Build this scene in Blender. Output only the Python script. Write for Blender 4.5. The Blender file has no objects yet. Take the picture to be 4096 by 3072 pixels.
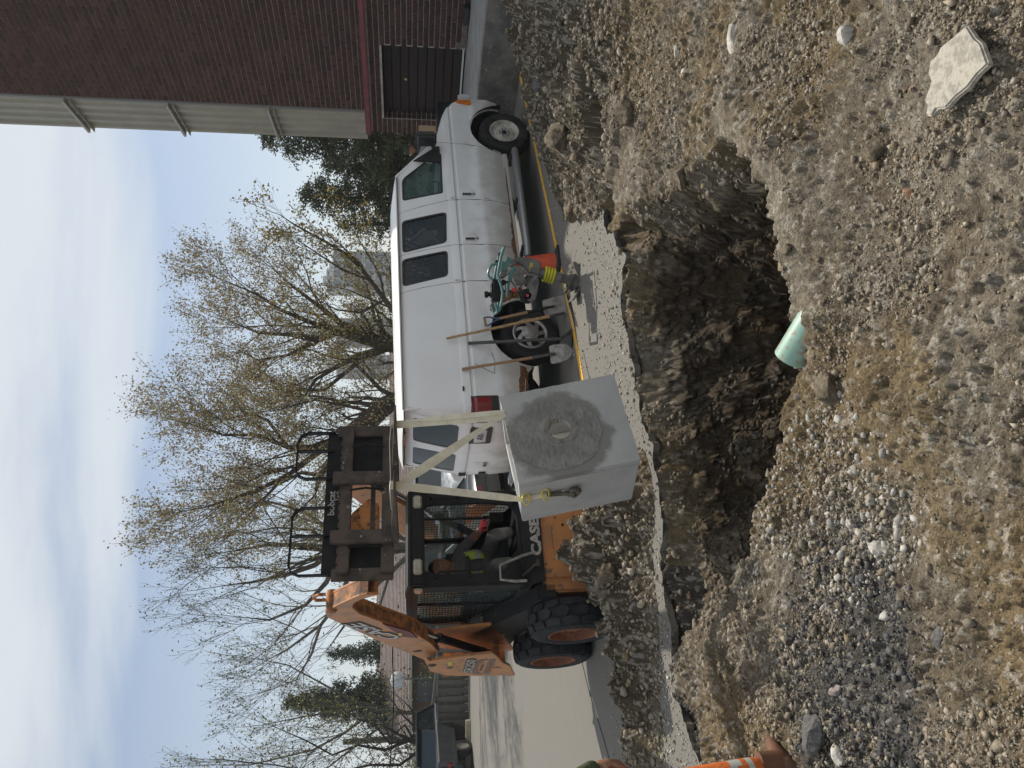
import bpy, bmesh, math, random
import numpy as np
from mathutils import Vector, Matrix, noise as mnoise
random.seed(7); rng = np.random.default_rng(11)
sc = bpy.context.scene
COL = sc.collection
# ------------------------------------------------------------ camera, light
CZ = 1.95; FPX = 3100.0
PITCH = math.atan((2048-1637)/FPX); CP, SP = math.cos(PITCH), math.sin(PITCH)
cam = bpy.data.objects.new('camera', bpy.data.cameras.new('camera')); COL.objects.link(cam)
cam.data.sensor_fit = 'HORIZONTAL'; cam.data.sensor_width = 36; cam.data.lens = 36*FPX/4096
cam.data.clip_start = 0.05; cam.data.clip_end = 3000
fw = Vector((0, CP, -SP)); dn = Vector((0, -SP, -CP)); rt = Vector((1, 0, 0))
m = Matrix((dn, rt, -fw)).transposed().to_4x4(); m.translation = (0, 0, CZ)   # the phone was held upright, the picture is stored on its side
cam.matrix_world = m; sc.camera = cam
SUN_EL, SUN_AZ = math.radians(50.5), math.radians(29)
w = bpy.data.worlds.new('World'); sc.world = w; w.use_nodes = True
nt = w.node_tree; N = nt.nodes; L = nt.links; N.clear()
out = N.new('ShaderNodeOutputWorld'); bg = N.new('ShaderNodeBackground')
sky = N.new('ShaderNodeTexSky'); sky.sky_type = 'NISHITA'; sky.sun_disc = False
sky.sun_elevation = SUN_EL; sky.sun_rotation = SUN_AZ; sky.dust_density = .5; sky.air_density = 1.0; sky.ozone_density = 1.5; sky.altitude = 100
tc = N.new('ShaderNodeTexCoord'); sep = N.new('ShaderNodeSeparateXYZ'); L.new(tc.outputs['Generated'], sep.inputs[0])
def mth(op, a, b=None, c=None, clamp=False):
    n = N.new('ShaderNodeMath'); n.operation = op; n.use_clamp = clamp
    for i, v in enumerate((a, b, c)):
        if v is None: continue
        if isinstance(v, (int, float)): n.inputs[i].default_value = v
        else: L.new(v, n.inputs[i])
    return n.outputs[0]
zz = mth('MAXIMUM', sep.outputs[2], 0.0); zd = mth('ADD', zz, 0.16)
cx = N.new('ShaderNodeCombineXYZ'); L.new(mth('DIVIDE', sep.outputs[0], zd), cx.inputs[0]); L.new(mth('DIVIDE', sep.outputs[1], zd), cx.inputs[1])
mp_ = N.new('ShaderNodeMapping'); mp_.inputs['Rotation'].default_value = (0, 0, .5); mp_.inputs['Scale'].default_value = (.55, 1.1, 1); mp_.inputs['Location'].default_value = (.3, 1.7, 0)
L.new(cx.outputs[0], mp_.inputs[0])
nz = N.new('ShaderNodeTexNoise'); nz.inputs['Scale'].default_value = 1.1; nz.inputs['Detail'].default_value = 7; nz.inputs['Roughness'].default_value = .52; nz.inputs['Distortion'].default_value = .35
L.new(mp_.outputs[0], nz.inputs[0])
nf = mth('ADD', nz.outputs[0], mth('MULTIPLY', mth('SUBTRACT', zz, .315), 1.9))
cr = N.new('ShaderNodeMapRange'); cr.interpolation_type = 'SMOOTHSTEP'; cr.inputs[1].default_value = .40; cr.inputs[2].default_value = .70
L.new(nf, cr.inputs[0])
hz = mth('MULTIPLY', mth('SUBTRACT', 1.0, mth('DIVIDE', zz, .38, clamp=True)), .62)
cf = mth('MAXIMUM', mth('MULTIPLY', cr.outputs[0], .86), mth('ADD', mth('MULTIPLY', hz, .8), .13))
mx = N.new('ShaderNodeMixRGB'); L.new(cf, mx.inputs[0]); L.new(sky.outputs[0], mx.inputs[1]); mx.inputs[2].default_value = (8.1, 8.5, 8.8, 1)
L.new(mx.outputs[0], bg.inputs[0]); bg.inputs[1].default_value = 0.098; L.new(bg.outputs[0], out.inputs[0])
sd = bpy.data.lights.new('sun', 'SUN'); sd.energy = 5.0; sd.angle = math.radians(.55); sd.color = (1, .93, .82)
sun = bpy.data.objects.new('sun', sd); COL.objects.link(sun)
SD = Vector((math.sin(SUN_AZ)*math.cos(SUN_EL), math.cos(SUN_AZ)*math.cos(SUN_EL), math.sin(SUN_EL)))
sun.rotation_euler = SD.to_track_quat('Z', 'Y').to_euler(); sun.location = (5, 8, 20)
sc.view_settings.view_transform = 'Standard'; sc.view_settings.look = 'None'; sc.view_settings.exposure = 0.0; sc.view_settings.gamma = 1
sc.view_settings.use_curve_mapping = False
sc.cycles.max_bounces = 6; sc.cycles.transparent_max_bounces = 12

# ------------------------------------------------------------ helpers
def ray(x, y):
    u = (1536-y)/FPX; v = (x-2048)/FPX
    return Vector((u, CP-v*SP, -(v*CP+SP)))
def atY(x, y, Y):
    d = ray(x, y); return Vector((0, 0, CZ)) + d*(Y/d.y)
def atZ(x, y, z=0):
    d = ray(x, y); return Vector((0, 0, CZ)) + d*((z-CZ)/d.z)
MATS = {}
def M(name, c, c2=None, scale=6, lo=.4, hi=.6, rough=.6, metal=0, bump=0, bscale=40, bdist=.01, detail=6, vcol=False, coat=0, c3=None, scale3=2, lo3=.55, hi3=.65, spec=.5, stretch=None, alpha=1, trans=0, rough2=None):
    if name in MATS: return MATS[name]
    mt = bpy.data.materials.new(name); mt.use_nodes = True; nt = mt.node_tree; n = nt.nodes; l = nt.links
    b = n['Principled BSDF']; b.inputs['Roughness'].default_value = rough; b.inputs['Metallic'].default_value = metal
    b.inputs['Specular IOR Level'].default_value = spec; b.inputs['Coat Weight'].default_value = coat
    b.inputs['Alpha'].default_value = alpha; b.inputs['Transmission Weight'].default_value = trans
    b.inputs['Base Color'].default_value = (*c, 1)
    tcn = n.new('ShaderNodeTexCoord'); vec = tcn.outputs['Object']
    if stretch:
        mpn = n.new('ShaderNodeMapping'); mpn.inputs['Scale'].default_value = stretch; l.new(vec, mpn.inputs[0]); vec = mpn.outputs[0]
    cur = None
    def noise(s, d=6, v=None):
        q = n.new('ShaderNodeTexNoise'); q.inputs['Scale'].default_value = s; q.inputs['Detail'].default_value = d; q.inputs['Roughness'].default_value = .6
        l.new(v or vec, q.inputs[0]); return q.outputs[0]
    def ramp(o, lo, hi):
        q = n.new('ShaderNodeMapRange'); q.interpolation_type = 'SMOOTHSTEP'; q.inputs[1].default_value = lo; q.inputs[2].default_value = hi; l.new(o, q.inputs[0]); return q.outputs[0]
    if c2:
        q = n.new('ShaderNodeMixRGB'); f = ramp(noise(scale, detail), lo, hi); l.new(f, q.inputs[0]); q.inputs[1].default_value = (*c, 1); q.inputs[2].default_value = (*c2, 1); cur = q.outputs[0]
        if rough2 is not None:
            rr = n.new('ShaderNodeMapRange'); l.new(f, rr.inputs[0]); rr.inputs[3].default_value = rough; rr.inputs[4].default_value = rough2; l.new(rr.outputs[0], b.inputs['Roughness'])
    if c3:
        q = n.new('ShaderNodeMixRGB'); l.new(ramp(noise(scale3, 8), lo3, hi3), q.inputs[0])
        if cur: l.new(cur, q.inputs[1])
        else: q.inputs[1].default_value = (*c, 1)
        q.inputs[2].default_value = (*c3, 1); cur = q.outputs[0]
    if vcol:
        a = n.new('ShaderNodeAttribute'); a.attribute_name = 'Col'
        q = n.new('ShaderNodeMixRGB'); q.blend_type = 'MULTIPLY'; q.inputs[0].default_value = 1; l.new(a.outputs[0], q.inputs[1])
        if cur: l.new(cur, q.inputs[2])
        else: q.inputs[2].default_value = (*c, 1)
        cur = q.outputs[0]
    if cur: l.new(cur, b.inputs['Base Color'])
    if bump:
        bn = n.new('ShaderNodeBump'); bn.inputs['Strength'].default_value = bump; bn.inputs['Distance'].default_value = bdist; l.new(noise(bscale, 5), bn.inputs['Height']); l.new(bn.outputs[0], b.inputs['Normal'])
    MATS[name] = mt; return mt
def link(name, me, parent=None, mtx=None):
    o = bpy.data.objects.new(name, me); COL.objects.link(o)
    if parent is not None: o.parent = parent
    if mtx is not None:
        if parent is None: o.matrix_world = mtx
        else: o.matrix_local = mtx
    return o
def tag(o, label=None, cat=None, group=None, kind=None):
    if label: o['label'] = label
    if cat: o['category'] = cat
    if group: o['group'] = group
    if kind: o['kind'] = kind
    return o
def thing(name, label, cat, loc=(0, 0, 0), rotz=0, group=None, mtx=None):
    o = link(name, None)
    if mtx is not None: o.matrix_world = mtx
    else: o.location = loc; o.rotation_euler = (0, 0, rotz)
    return tag(o, label, cat, group)
def frame(o, ex, ey, ez):
    mm = Matrix((Vector(ex), Vector(ey), Vector(ez))).transposed().to_4x4(); mm.translation = o; return mm
class MB:
    def __init__(s): s.v = []; s.f = []; s.mi = []; s.mats = []
    def _m(s, mat):
        if mat is None: return 0
        if mat not in s.mats: s.mats.append(mat)
        return s.mats.index(mat)
    def add(s, vs, fs, mat=None):
        k = len(s.v); s.v += [tuple(v) for v in vs]; s.f += [tuple(i+k for i in f) for f in fs]; s.mi += [s._m(mat)]*len(fs); return s
    def box(s, c, d, R=None, mat=None, taper=1.0):
        hx, hy, hz = d[0]/2, d[1]/2, d[2]/2; vs = []
        for z, t in ((-hz, 1), (hz, taper)):
            for x, y in ((-hx, -hy), (hx, -hy), (hx, hy), (-hx, hy)): vs.append(Vector((x*t, y*t, z)))
        if R is not None: vs = [R @ v for v in vs]
        c = Vector(c); return s.add([v+c for v in vs], [(0, 3, 2, 1), (4, 5, 6, 7), (0, 1, 5, 4), (1, 2, 6, 5), (2, 3, 7, 6), (3, 0, 4, 7)], mat)
    def bar(s, a, b, wd, ht, up=(0, 0, 1), mat=None):
        a, b = Vector(a), Vector(b); d = b-a; ln = d.length; d.normalize(); u = Vector(up); sdv = d.cross(u)
        if sdv.length < 1e-4: sdv = d.cross(Vector((1, 0, 0)))
        sdv.normalize(); u = sdv.cross(d)
        R = Matrix((d, sdv, u)).transposed(); return s.box((a+b)/2, (ln, wd, ht), R, mat)
    def prism(s, poly, lo, hi, ax=1, mat=None):
        """poly in the plane of the two other axes (in order), extruded along axis ax from lo to hi"""
        n = len(poly); area = sum(poly[i][0]*poly[(i+1) % n][1]-poly[(i+1) % n][0]*poly[i][1] for i in range(n))
        if area < 0: poly = poly[::-1]
        def P(p, t):
            if ax == 0: return (t, p[0], p[1])
            if ax == 1: return (p[0], t, p[1])
            return (p[0], p[1], t)
        vs = [P(p, lo) for p in poly]+[P(p, hi) for p in poly]
        fl = ax == 1
        fs = [tuple(range(n)) if fl else tuple(range(n))[::-1], tuple(range(2*n-1, n-1, -1)) if fl else tuple(range(n, 2*n))]
        for i in range(n):
            j = (i+1) % n; fs.append((j, i, n+i, n+j) if fl else (i, j, n+j, n+i))
        return s.add(vs, fs, mat)
    def tube(s, path, r, n=8, mat=None, caps=True, closed=False):
        path = [Vector(p) for p in path]; m_ = len(path); rs = r if isinstance(r, (list, tuple)) else [r]*m_
        vs = []; fs = []; prev = None
        for i, p in enumerate(path):
            if closed: d = path[(i+1) % m_]-path[i-1]
            else: d = path[min(i+1, m_-1)]-path[max(i-1, 0)]
            d.normalize()
            if prev is None:
                a = Vector((0, 0, 1)) if abs(d.z) < .9 else Vector((1, 0, 0)); u = d.cross(a).normalized()
            else: u = (prev-d*prev.dot(d)).normalized()
            prev = u; v = d.cross(u)
            for k in range(n):
                t = 2*math.pi*k/n; vs.append(p+(u*math.cos(t)+v*math.sin(t))*rs[i])
        for i in range(m_ if closed else m_-1):
            j = (i+1) % m_
            for k in range(n): fs.append((i*n+k, i*n+(k+1) % n, j*n+(k+1) % n, j*n+k))
        if caps and not closed: fs.append(tuple(range(n))[::-1]); fs.append(tuple((m_-1)*n+k for k in range(n)))
        return s.add(vs, fs, mat)
    def lathe(s, prof, c=(0, 0, 0), axis=(0, 0, 1), n=24, mat=None, a0=0, a1=2*math.pi):
        """prof = [(r, h)...] round axis"""
        ax = Vector(axis).normalized(); u = ax.orthogonal().normalized(); v = ax.cross(u); c = Vector(c); full = abs(a1-a0-2*math.pi) < 1e-4
        vs = []; fs = []; m_ = len(prof); nn = n if full else n+1
        for k in range(nn):
            t = a0+(a1-a0)*k/n
            for r, h in prof: vs.append(c+ax*h+(u*math.cos(t)+v*math.sin(t))*r)
        for k in range(n):
            k2 = (k+1) % nn
            for i in range(m_-1): fs.append((k*m_+i, k2*m_+i, k2*m_+i+1, k*m_+i+1))
        return s.add(vs, fs, mat)
    def loft(s, rings, mat=None, caps=True, closed=True):
        n = len(rings[0]); vs = [p for r in rings for p in r]; fs = []
        for i in range(len(rings)-1):
            for k in range(n if closed else n-1): fs.append((i*n+k, i*n+(k+1) % n, (i+1)*n+(k+1) % n, (i+1)*n+k))
        if caps: fs.append(tuple(range(n))[::-1]); fs.append(tuple((len(rings)-1)*n+k for k in range(n)))
        return s.add(vs, fs, mat)
    def build(s, name, mat=None, parent=None, smooth=False, bevel=0, mtx=None, seg=2, ang=35, wn=False, solid=0):
        me = bpy.data.meshes.new(name); me.from_pydata([tuple(v) for v in s.v], [], s.f)
        if s.mats:
            if mat: s.mats = [x if x else mat for x in s.mats]
            for x in s.mats: me.materials.append(x)
            me.polygons.foreach_set('material_index', s.mi)
        elif mat: me.materials.append(mat)
        bm = bmesh.new(); bm.from_mesh(me); bmesh.ops.remove_doubles(bm, verts=bm.verts, dist=1e-5); bmesh.ops.recalc_face_normals(bm, faces=bm.faces)
        if bevel:
            es = [e for e in bm.edges if len(e.link_faces) == 2 and e.calc_face_angle(0) > math.radians(ang)]
            bmesh.ops.bevel(bm, geom=es, offset=bevel, segments=seg, affect='EDGES', clamp_overlap=True)
        bm.to_mesh(me); bm.free()
        if smooth: smooth_me(me, ang)
        o = link(name, me, parent, mtx)
        if solid:
            md = o.modifiers.new('s', 'SOLIDIFY'); md.thickness = solid; md.offset = 0
        return o
def smooth_me(me, ang=40):
    me.polygons.foreach_set('use_smooth', [True]*len(me.polygons)); me.set_sharp_from_angle(angle=math.radians(ang))
def setcol(me, cols):
    """per-vertex colour attribute"""
    a = me.color_attributes.new('Col', 'FLOAT_COLOR', 'POINT'); c = np.ones((len(me.vertices), 4), np.float32); c[:, :3] = cols; a.data.foreach_set('color', c.ravel())
def npmesh(name, V, Fq, mat, cols=None, smooth=False):
    me = bpy.data.meshes.new(name); V = np.asarray(V, np.float32); Fq = np.asarray(Fq, np.int32); k = Fq.shape[1]
    me.vertices.add(len(V)); me.vertices.foreach_set('co', V.ravel()); me.loops.add(Fq.size); me.loops.foreach_set('vertex_index', Fq.ravel())
    me.polygons.add(len(Fq)); me.polygons.foreach_set('loop_start', np.arange(0, Fq.size, k, dtype=np.int32)); me.polygons.foreach_set('loop_total', np.full(len(Fq), k, np.int32))
    me.update(calc_edges=True); me.validate()
    if mat: me.materials.append(mat)
    if cols is not None: setcol(me, cols)
    if smooth: me.polygons.foreach_set('use_smooth', np.ones(len(Fq), bool))
    return me
def text(s, size, parent, mtx, mat, name='lettering', shear=0, off=0.0, sx=1.0, depth=.0015, bold=0.0, space=1.0):
    cu = bpy.data.curves.new(name, 'FONT'); cu.body = s; cu.size = size; cu.align_x = 'CENTER'; cu.align_y = 'CENTER'; cu.shear = shear; cu.offset = bold; cu.extrude = depth; cu.space_character = space; cu.resolution_u = 3
    t = bpy.data.objects.new(name, cu); COL.objects.link(t); bpy.context.view_layer.update()
    me = bpy.data.meshes.new_from_object(t.evaluated_get(bpy.context.evaluated_depsgraph_get())); bpy.data.objects.remove(t)
    me.materials.clear(); me.materials.append(mat)
    return link(name, me, parent, mtx @ Matrix.Diagonal((sx, 1, 1, 1)))
# ---- lattice noise in numpy
def _h(ix, iy, s):
    n = (ix.astype(np.int64)*374761393+iy.astype(np.int64)*668265263+s*982451653) & 0x7fffffff
    n = (n ^ (n >> 13))*1274126177 & 0x7fffffff; n = (n ^ (n >> 16)) & 0x7fffffff
    return (n % 100003)/100003.0
def vn(X, Y, s=0):
    ix, iy = np.floor(X), np.floor(Y); fx, fy = X-ix, Y-iy; fx = fx*fx*(3-2*fx); fy = fy*fy*(3-2*fy)
    a = _h(ix, iy, s); b = _h(ix+1, iy, s); c = _h(ix, iy+1, s); d = _h(ix+1, iy+1, s)
    return (a*(1-fx)+b*fx)*(1-fy)+(c*(1-fx)+d*fx)*fy
def fbm(X, Y, sc_, oc=4, s=0, g=.5):
    r = 0; a = 1; t = 0
    for i in range(oc):
        c, sn = math.cos(i*1.1), math.sin(i*1.1)
        r = r+a*vn((X*c-Y*sn)/sc_+17*i, (X*sn+Y*c)/sc_-9*i, s+i); t += a; a *= g; sc_ /= 2
    return r/t
def worley(X, Y, cell, s=0):
    X = X/cell; Y = Y/cell; ix, iy = np.floor(X), np.floor(Y); best = np.full(X.shape, 9.); rid = np.zeros(X.shape)
    for dx in (-1, 0, 1):
        for dy in (-1, 0, 1):
            jx, jy = ix+dx, iy+dy; px_ = jx+_h(jx, jy, s+1); py = jy+_h(jx, jy, s+2); d = np.hypot(X-px_, Y-py); k = d < best
            best = np.where(k, d, best); rid = np.where(k, _h(jx, jy, s+3), rid)
    return best, rid
def chunk(X, Y, cell, s, thr):
    """angular broken lumps: every cell holds a tilted, flat-topped fragment"""
    X = X/cell; Y = Y/cell; ix, iy = np.floor(X), np.floor(Y); out = np.zeros(X.shape); rid_ = np.zeros(X.shape)
    for dx in (-1, 0, 1):
        for dy in (-1, 0, 1):
            jx, jy = ix+dx, iy+dy; ax_ = X-jx-_h(jx, jy, s+1); ay = Y-jy-_h(jx, jy, s+2); t = _h(jx, jy, s+3)*6.283; k = _h(jx, jy, s+4); r = .30+.42*_h(jx, jy, s+5)
            u = ax_*np.cos(t)+ay*np.sin(t); v = -ax_*np.sin(t)+ay*np.cos(t); asp = .6+.5*_h(jx, jy, s+6)
            d = np.maximum(np.abs(u)+.35*np.abs(v), np.abs(v)/asp*.95+.2*np.abs(u))/r
            hgt = np.clip((1-d)*2.2, 0, 1)*(.55+.45*k)*r*1.6*(1+.7*u/r*(k-.5)*2)*(k > thr); m_ = hgt > out; out = np.where(m_, hgt, out); rid_ = np.where(m_, _h(jx, jy, s+7), rid_)
    return out, rid_
def sst(x, a, b):
    t = np.clip((x-a)/(b-a), 0, 1); return t*t*(3-2*t)
def segd(X, Y, pts, closed=True):
    d = np.full(np.shape(X), 1e9); inside = np.zeros(np.shape(X), bool); n = len(pts)
    for i in range(n if closed else n-1):
        (x0, y0), (x1, y1) = pts[i], pts[(i+1) % n]; ex, ey = x1-x0, y1-y0
        t = np.clip(((X-x0)*ex+(Y-y0)*ey)/(ex*ex+ey*ey+1e-12), 0, 1); d = np.minimum(d, np.hypot(X-x0-t*ex, Y-y0-t*ey))
        if closed:
            c = ((y0 > Y) != (y1 > Y)) & (X < (x1-x0)*(Y-y0)/(y1-y0+1e-12)+x0); inside ^= c
    return (np.where(inside, -d, d) if closed else d)
# ------------------------------------------------------------ ground
def gz(X): return .0375*np.maximum(np.asarray(X, float)-.676, 0)
EDGE = [(4.3, 7.6), (3.0, 7.2), (2.2, 7.3), (1.62, 7.5), (1.46, 7.4), (1.15, 6.77), (.95, 6.93), (.71, 7.01), (.4, 6.75), (-.08, 6.48), (-.26, 6.36), (-.47, 6.13), (-.8, 5.93), (-1.1, 5.81), (-1.36, 5.84), (-1.58, 5.78), (-1.9, 5.62), (-2.21, 5.52), (-2.42, 5.3), (-2.59, 5.01), (-2.85, 4.6), (-3.3, 4.0), (-4.2, 3.2)]
ASPH = [(14, 5.0), (8, 7.6)]+EDGE+[(-14, 1.5), (-60, 1.5), (-60, 26), (5.2, 26), (5.62, 11.3), (7.2, 8.2), (14, 5.2)]
HFAR = [(1.46, 7.4), (1.15, 6.77), (.71, 7.01), (-.08, 6.48), (-.47, 6.13), (-1.1, 5.81), (-1.58, 5.78), (-1.85, 5.6)]
HNEAR = [(-1.7, 5.2), (-1.46, 4.62), (-1.12, 4.25), (-.78, 4.08), (-.5, 3.8), (-.14, 3.65), (.16, 3.53), (.33, 3.48), (.66, 3.6), (1.05, 3.93), (1.54, 4.54), (1.5, 5.1), (1.4, 5.7), (1.5, 6.4), (1.62, 7.0)]
HOLE = HFAR+HNEAR
HEAP = [(6.6, 12.75), (4.10, 11.22), (3.47, 10.72), (2.25, 9.75), (1.85, 8.9), (1.62, 8.3), (1.7, 7.4), (3.2, 5.2), (9, 4), (11, 8)]
def bumpf(X, Y, x, y, rx, ry, a, rot=0):
    c, s = math.cos(rot), math.sin(rot); u = (X-x)*c+(Y-y)*s; v = -(X-x)*s+(Y-y)*c
    return a*np.exp(-(u/rx)**2-(v/ry)**2)
def terrain(X, Y, fine=True):
    X = np.asarray(X, float); Y = np.asarray(Y, float)
    dA = segd(X, Y, ASPH); Xw = X+.30*(fbm(X, Y, .40, 4, 401)-.5)*sst(-np.abs(X-.9), -1.4, -.2)+.10*(fbm(X, Y, .12, 3, 405)-.5); Yw = Y+.34*(fbm(X, Y, .40, 4, 411)-.5)*sst(-Y, -5.6, -4.8)+.10*(fbm(X, Y, .12, 3, 415)-.5)*sst(-Y, -5.8, -5.2); dH = segd(Xw, Yw, HOLE)
    wob = (fbm(X, Y, .35, 3, 5)-.5)
    z = np.where(dA < 0, gz(X)-.075, .03+gz(X)*.0)
    z = z-.095*sst(-dA, -.35, 0)*(dA > 0)
    # foreground heap, slightly higher towards the camera
    z = z+np.where(dA > 0, .1*sst(4.6-Y, 0, 2.4)+.26*(fbm(X+3, Y, .9, 3, 2)-.5)-.035*np.abs(np.sin((X*.8+Y*.6)*5.5+2*fbm(X, Y, .8, 2, 3)))*sst(fbm(X, Y, .9, 2, 8), .45, .6), 0)
    lip = .09*np.exp(-((dH-.12)/.22)**2)*(dA > .1)*sst(-Y, -5.2, -4.2)
    z = z+lip
    # the pit
    dn = segd(Xw, Yw, HNEAR, False); df = segd(X, Y, HFAR, False); nsl = .75+1.15*sst(X, -.3, .5)
    dep = np.minimum(np.minimum(.02+df*1.55, dn*nsl), (.75+.8*sst(X, -.6, .35))+.3*wob)
    dep = dep+.5*wob*sst(dep, .1, .6)+.30*(fbm(X, Y, .7, 3, 61)-.5)*sst(dep, .1, .5)
    ins = dH < 0
    z = np.where(ins, -.05-dep+(z+.05)*np.exp(-dn*6), z)
    z = z+ins*(bumpf(X, Y, -.45, 5.05, .3, .35, .45)+bumpf(X, Y, .9, 5.7, .3, .5, .22, .3)+bumpf(X, Y, -1.15, 5.25, .2, .3, .25))
    # heaps lying on the asphalt
    dR = -segd(X, Y, HEAP)+.35*(fbm(X, Y, .6, 3, 55)-.5); h1 = (.10*sst(dR, 0, .22)+.34*sst(dR, .12, 1.3))*sst(Y, 5.6, 7.6)*sst(X+.2*Y, 2.4, 3.4)+bumpf(X, Y, 2.15, 9.35, .3, .25, .07)
    h2 = bumpf(X, Y, -1.35, 6.75, .5, .34, .40, -.1)+bumpf(X, Y, -1.0, 6.35, .35, .26, .22)+bumpf(X, Y, -2.0, 6.35, .55, .36, .26, .2)+bumpf(X, Y, -2.9, 6.3, .7, .5, .135, .3)+bumpf(X, Y, -1.75, 6.9, .35, .22, .14)
    crumb = .6+.8*fbm(X, Y, .3, 4, 9)
    z = z+(h1+h2)*crumb*np.where(ins, .15, 1)+np.where((h1+h2) > .05, .03, 0)
    # ledge of hard fill at the near right of the pit
    led = np.exp(-(segd(X, Y, [(.3, 3.42), (.66, 3.5), (1.05, 3.8), (1.6, 4.45)], False)/.10)**2)
    rough = 1-.5*led
    rough = rough*np.where((dA < 0) & ((h1+h2) < .02), .1, 1)
    heap = np.clip((h1+h2)*4, 0, 1)+np.clip(dep*ins*1.2, 0, 1)*.8
    edge_ = np.exp(-(np.abs(dA)/.24)**2)*(h1+h2 < .05)
    z = z+(fbm(X, Y, .22, 4, 88)-.42)*.16*edge_+(dA > 0)*.03*np.exp(-(dA/.08)**2)
    wx_ = X+.05*(fbm(X, Y, .2, 2, 201)-.5); wy2 = Y+.05*(fbm(X, Y, .2, 2, 202)-.5)
    z = z+rough*(.09*(fbm(X, Y, .45, 4, 21)-.5)+(.7+1.0*heap)*.055*(fbm(X, Y, .12, 4, 31)-.5)-.030*np.abs(fbm(X, Y, .07, 2, 35)-.5)*2*(.4+.6*sst(fbm(X, Y, .5, 3, 36), .35, .6)))
    crid = np.zeros(X.shape)
    if fine:
        for cell, amp, s, thr, hp in ((.40, .13, 38, .62, 1), (.22, .085, 40, .5, 1), (.11, .045, 50, .5, .6), (.055, .022, 60, .35, 0), (.026, .012, 70, .2, 0)):
            f1, rid = chunk(wx_, wy2, cell, s, thr); msk = heap*np.where(h1 > .03, .55, 1) if hp == 1 else ((.25+.75*heap) if hp else (.45+.75*sst(fbm(X, Y, .45, 3, s), .36, .58)))
            z = z+rough*amp*f1*msk; crid = np.where((f1 > .1) & (msk > .3), rid, crid)
    terrain.crid = crid
    return z, dA, dH, h1, h2, dep*ins, led
T = np.concatenate([np.linspace(-.95, -.58, 40)[:-1], np.linspace(-.58, .55, 640), np.linspace(.55, .80, 28)[1:]])
Rr = np.concatenate([1.25*(3.4/1.25)**np.linspace(0, 1, 250)[:-1], np.linspace(3.4, 6.9, 420), 6.9*(13.2/6.9)**np.linspace(0, 1, 190)[1:]]); NC, NR = len(T), len(Rr)
TT, RR = np.meshgrid(T, Rr); X = TT*RR; Y = RR
Z, dA, dH, h1, h2, dep, led = terrain(X, Y)
keep = (dA > -.12) | ((h1+h2) > .035)
# the steep walls of the pit also bulge and break sideways
mk_ = sst(dep, .05, .3)
ch_, cr_ = chunk(X+.3*Z, Z*1.2+.35*Y, .16, 301, .3); ch2, _r = chunk(X+.1*Y, Z*1.1+.2*X, .06, 311, .3)
Y0_ = Y; Yd = Y-mk_*(.055*ch_+.03*ch2+.022*chunk(X, Z*1.2+Y*.2, .03, 313, .2)[0]+.14*(fbm(X, Z*1.3, .3, 4, 320)-.5)); Xd = X+mk_*.08*(fbm(X, Z, .25, 4, 330)-.5)
# soil colours; the pit's shade is partly painted in, darker with depth
def mixc(a, b, f): return a+(np.array(b)-a)*f[..., None]
c = np.zeros(X.shape+(3,))+np.array((.172, .143, .104))
c = mixc(c, (.235, .208, .165), sst(fbm(X, Y, .5, 5, 101), .44, .62)*.8)
c = mixc(c, (.205, .152, .083), sst(fbm(X, Y, .7, 4, 111), .48, .64)*.75)
c = mixc(c, (.058, .043, .028), sst(dep, .06, .5)*.93)  # damp soil, taken darker still to put the pit's shade into the colour
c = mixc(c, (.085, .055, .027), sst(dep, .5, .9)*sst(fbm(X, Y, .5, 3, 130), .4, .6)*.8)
c = mixc(c, (.088, .072, .051), sst(h1+h2, .03, .15)*.85)
c = mixc(c, (.27, .24, .19), led*.6)
c = mixc(c, (.085, .083, .08), sst(np.exp(-((X+1.3)/.85)**2-((Y-3.15)/.65)**2)+.5*(fbm(X, Y, .4, 4, 140)-.5), .35, .6)*.85)
c = mixc(c, (.06, .058, .055), sst(np.exp(-(np.minimum(np.abs(dA-.06), 9)/.09)**2)*(X < -1.4)+.6*(fbm(X, Y, .3, 4, 150)-.5), .4, .6)*.8)
crd = terrain.crid; c = mixc(c, (.36, .34, .30), (crd > .80)*.55*(1-.8*sst(dep, .05, .4))); c = c*np.where(crd > 0, .72+.5*crd, 1.)[..., None]
c = c*(.62+.62*fbm(X, Y, .06, 4, 160))[..., None]*(.85+.3*fbm(X, Y, .015, 2, 170))[..., None]
idx = np.arange(NR*NC).reshape(NR, NC); kq = keep[:-1, :-1] | keep[1:, :-1] | keep[:-1, 1:] | keep[1:, 1:]
q = np.stack([idx[:-1, :-1], idx[:-1, 1:], idx[1:, 1:], idx[1:, :-1]], -1)[kq]
used = np.unique(q); rm = np.zeros(NR*NC, np.int64); rm[used] = np.arange(len(used))
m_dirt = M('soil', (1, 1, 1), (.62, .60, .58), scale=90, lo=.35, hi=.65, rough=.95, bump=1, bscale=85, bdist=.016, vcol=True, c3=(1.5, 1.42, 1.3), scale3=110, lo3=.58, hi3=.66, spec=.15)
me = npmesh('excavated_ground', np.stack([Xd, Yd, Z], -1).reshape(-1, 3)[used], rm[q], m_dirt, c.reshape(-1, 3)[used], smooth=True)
tag(link('excavated_ground', me), kind='structure')
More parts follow.
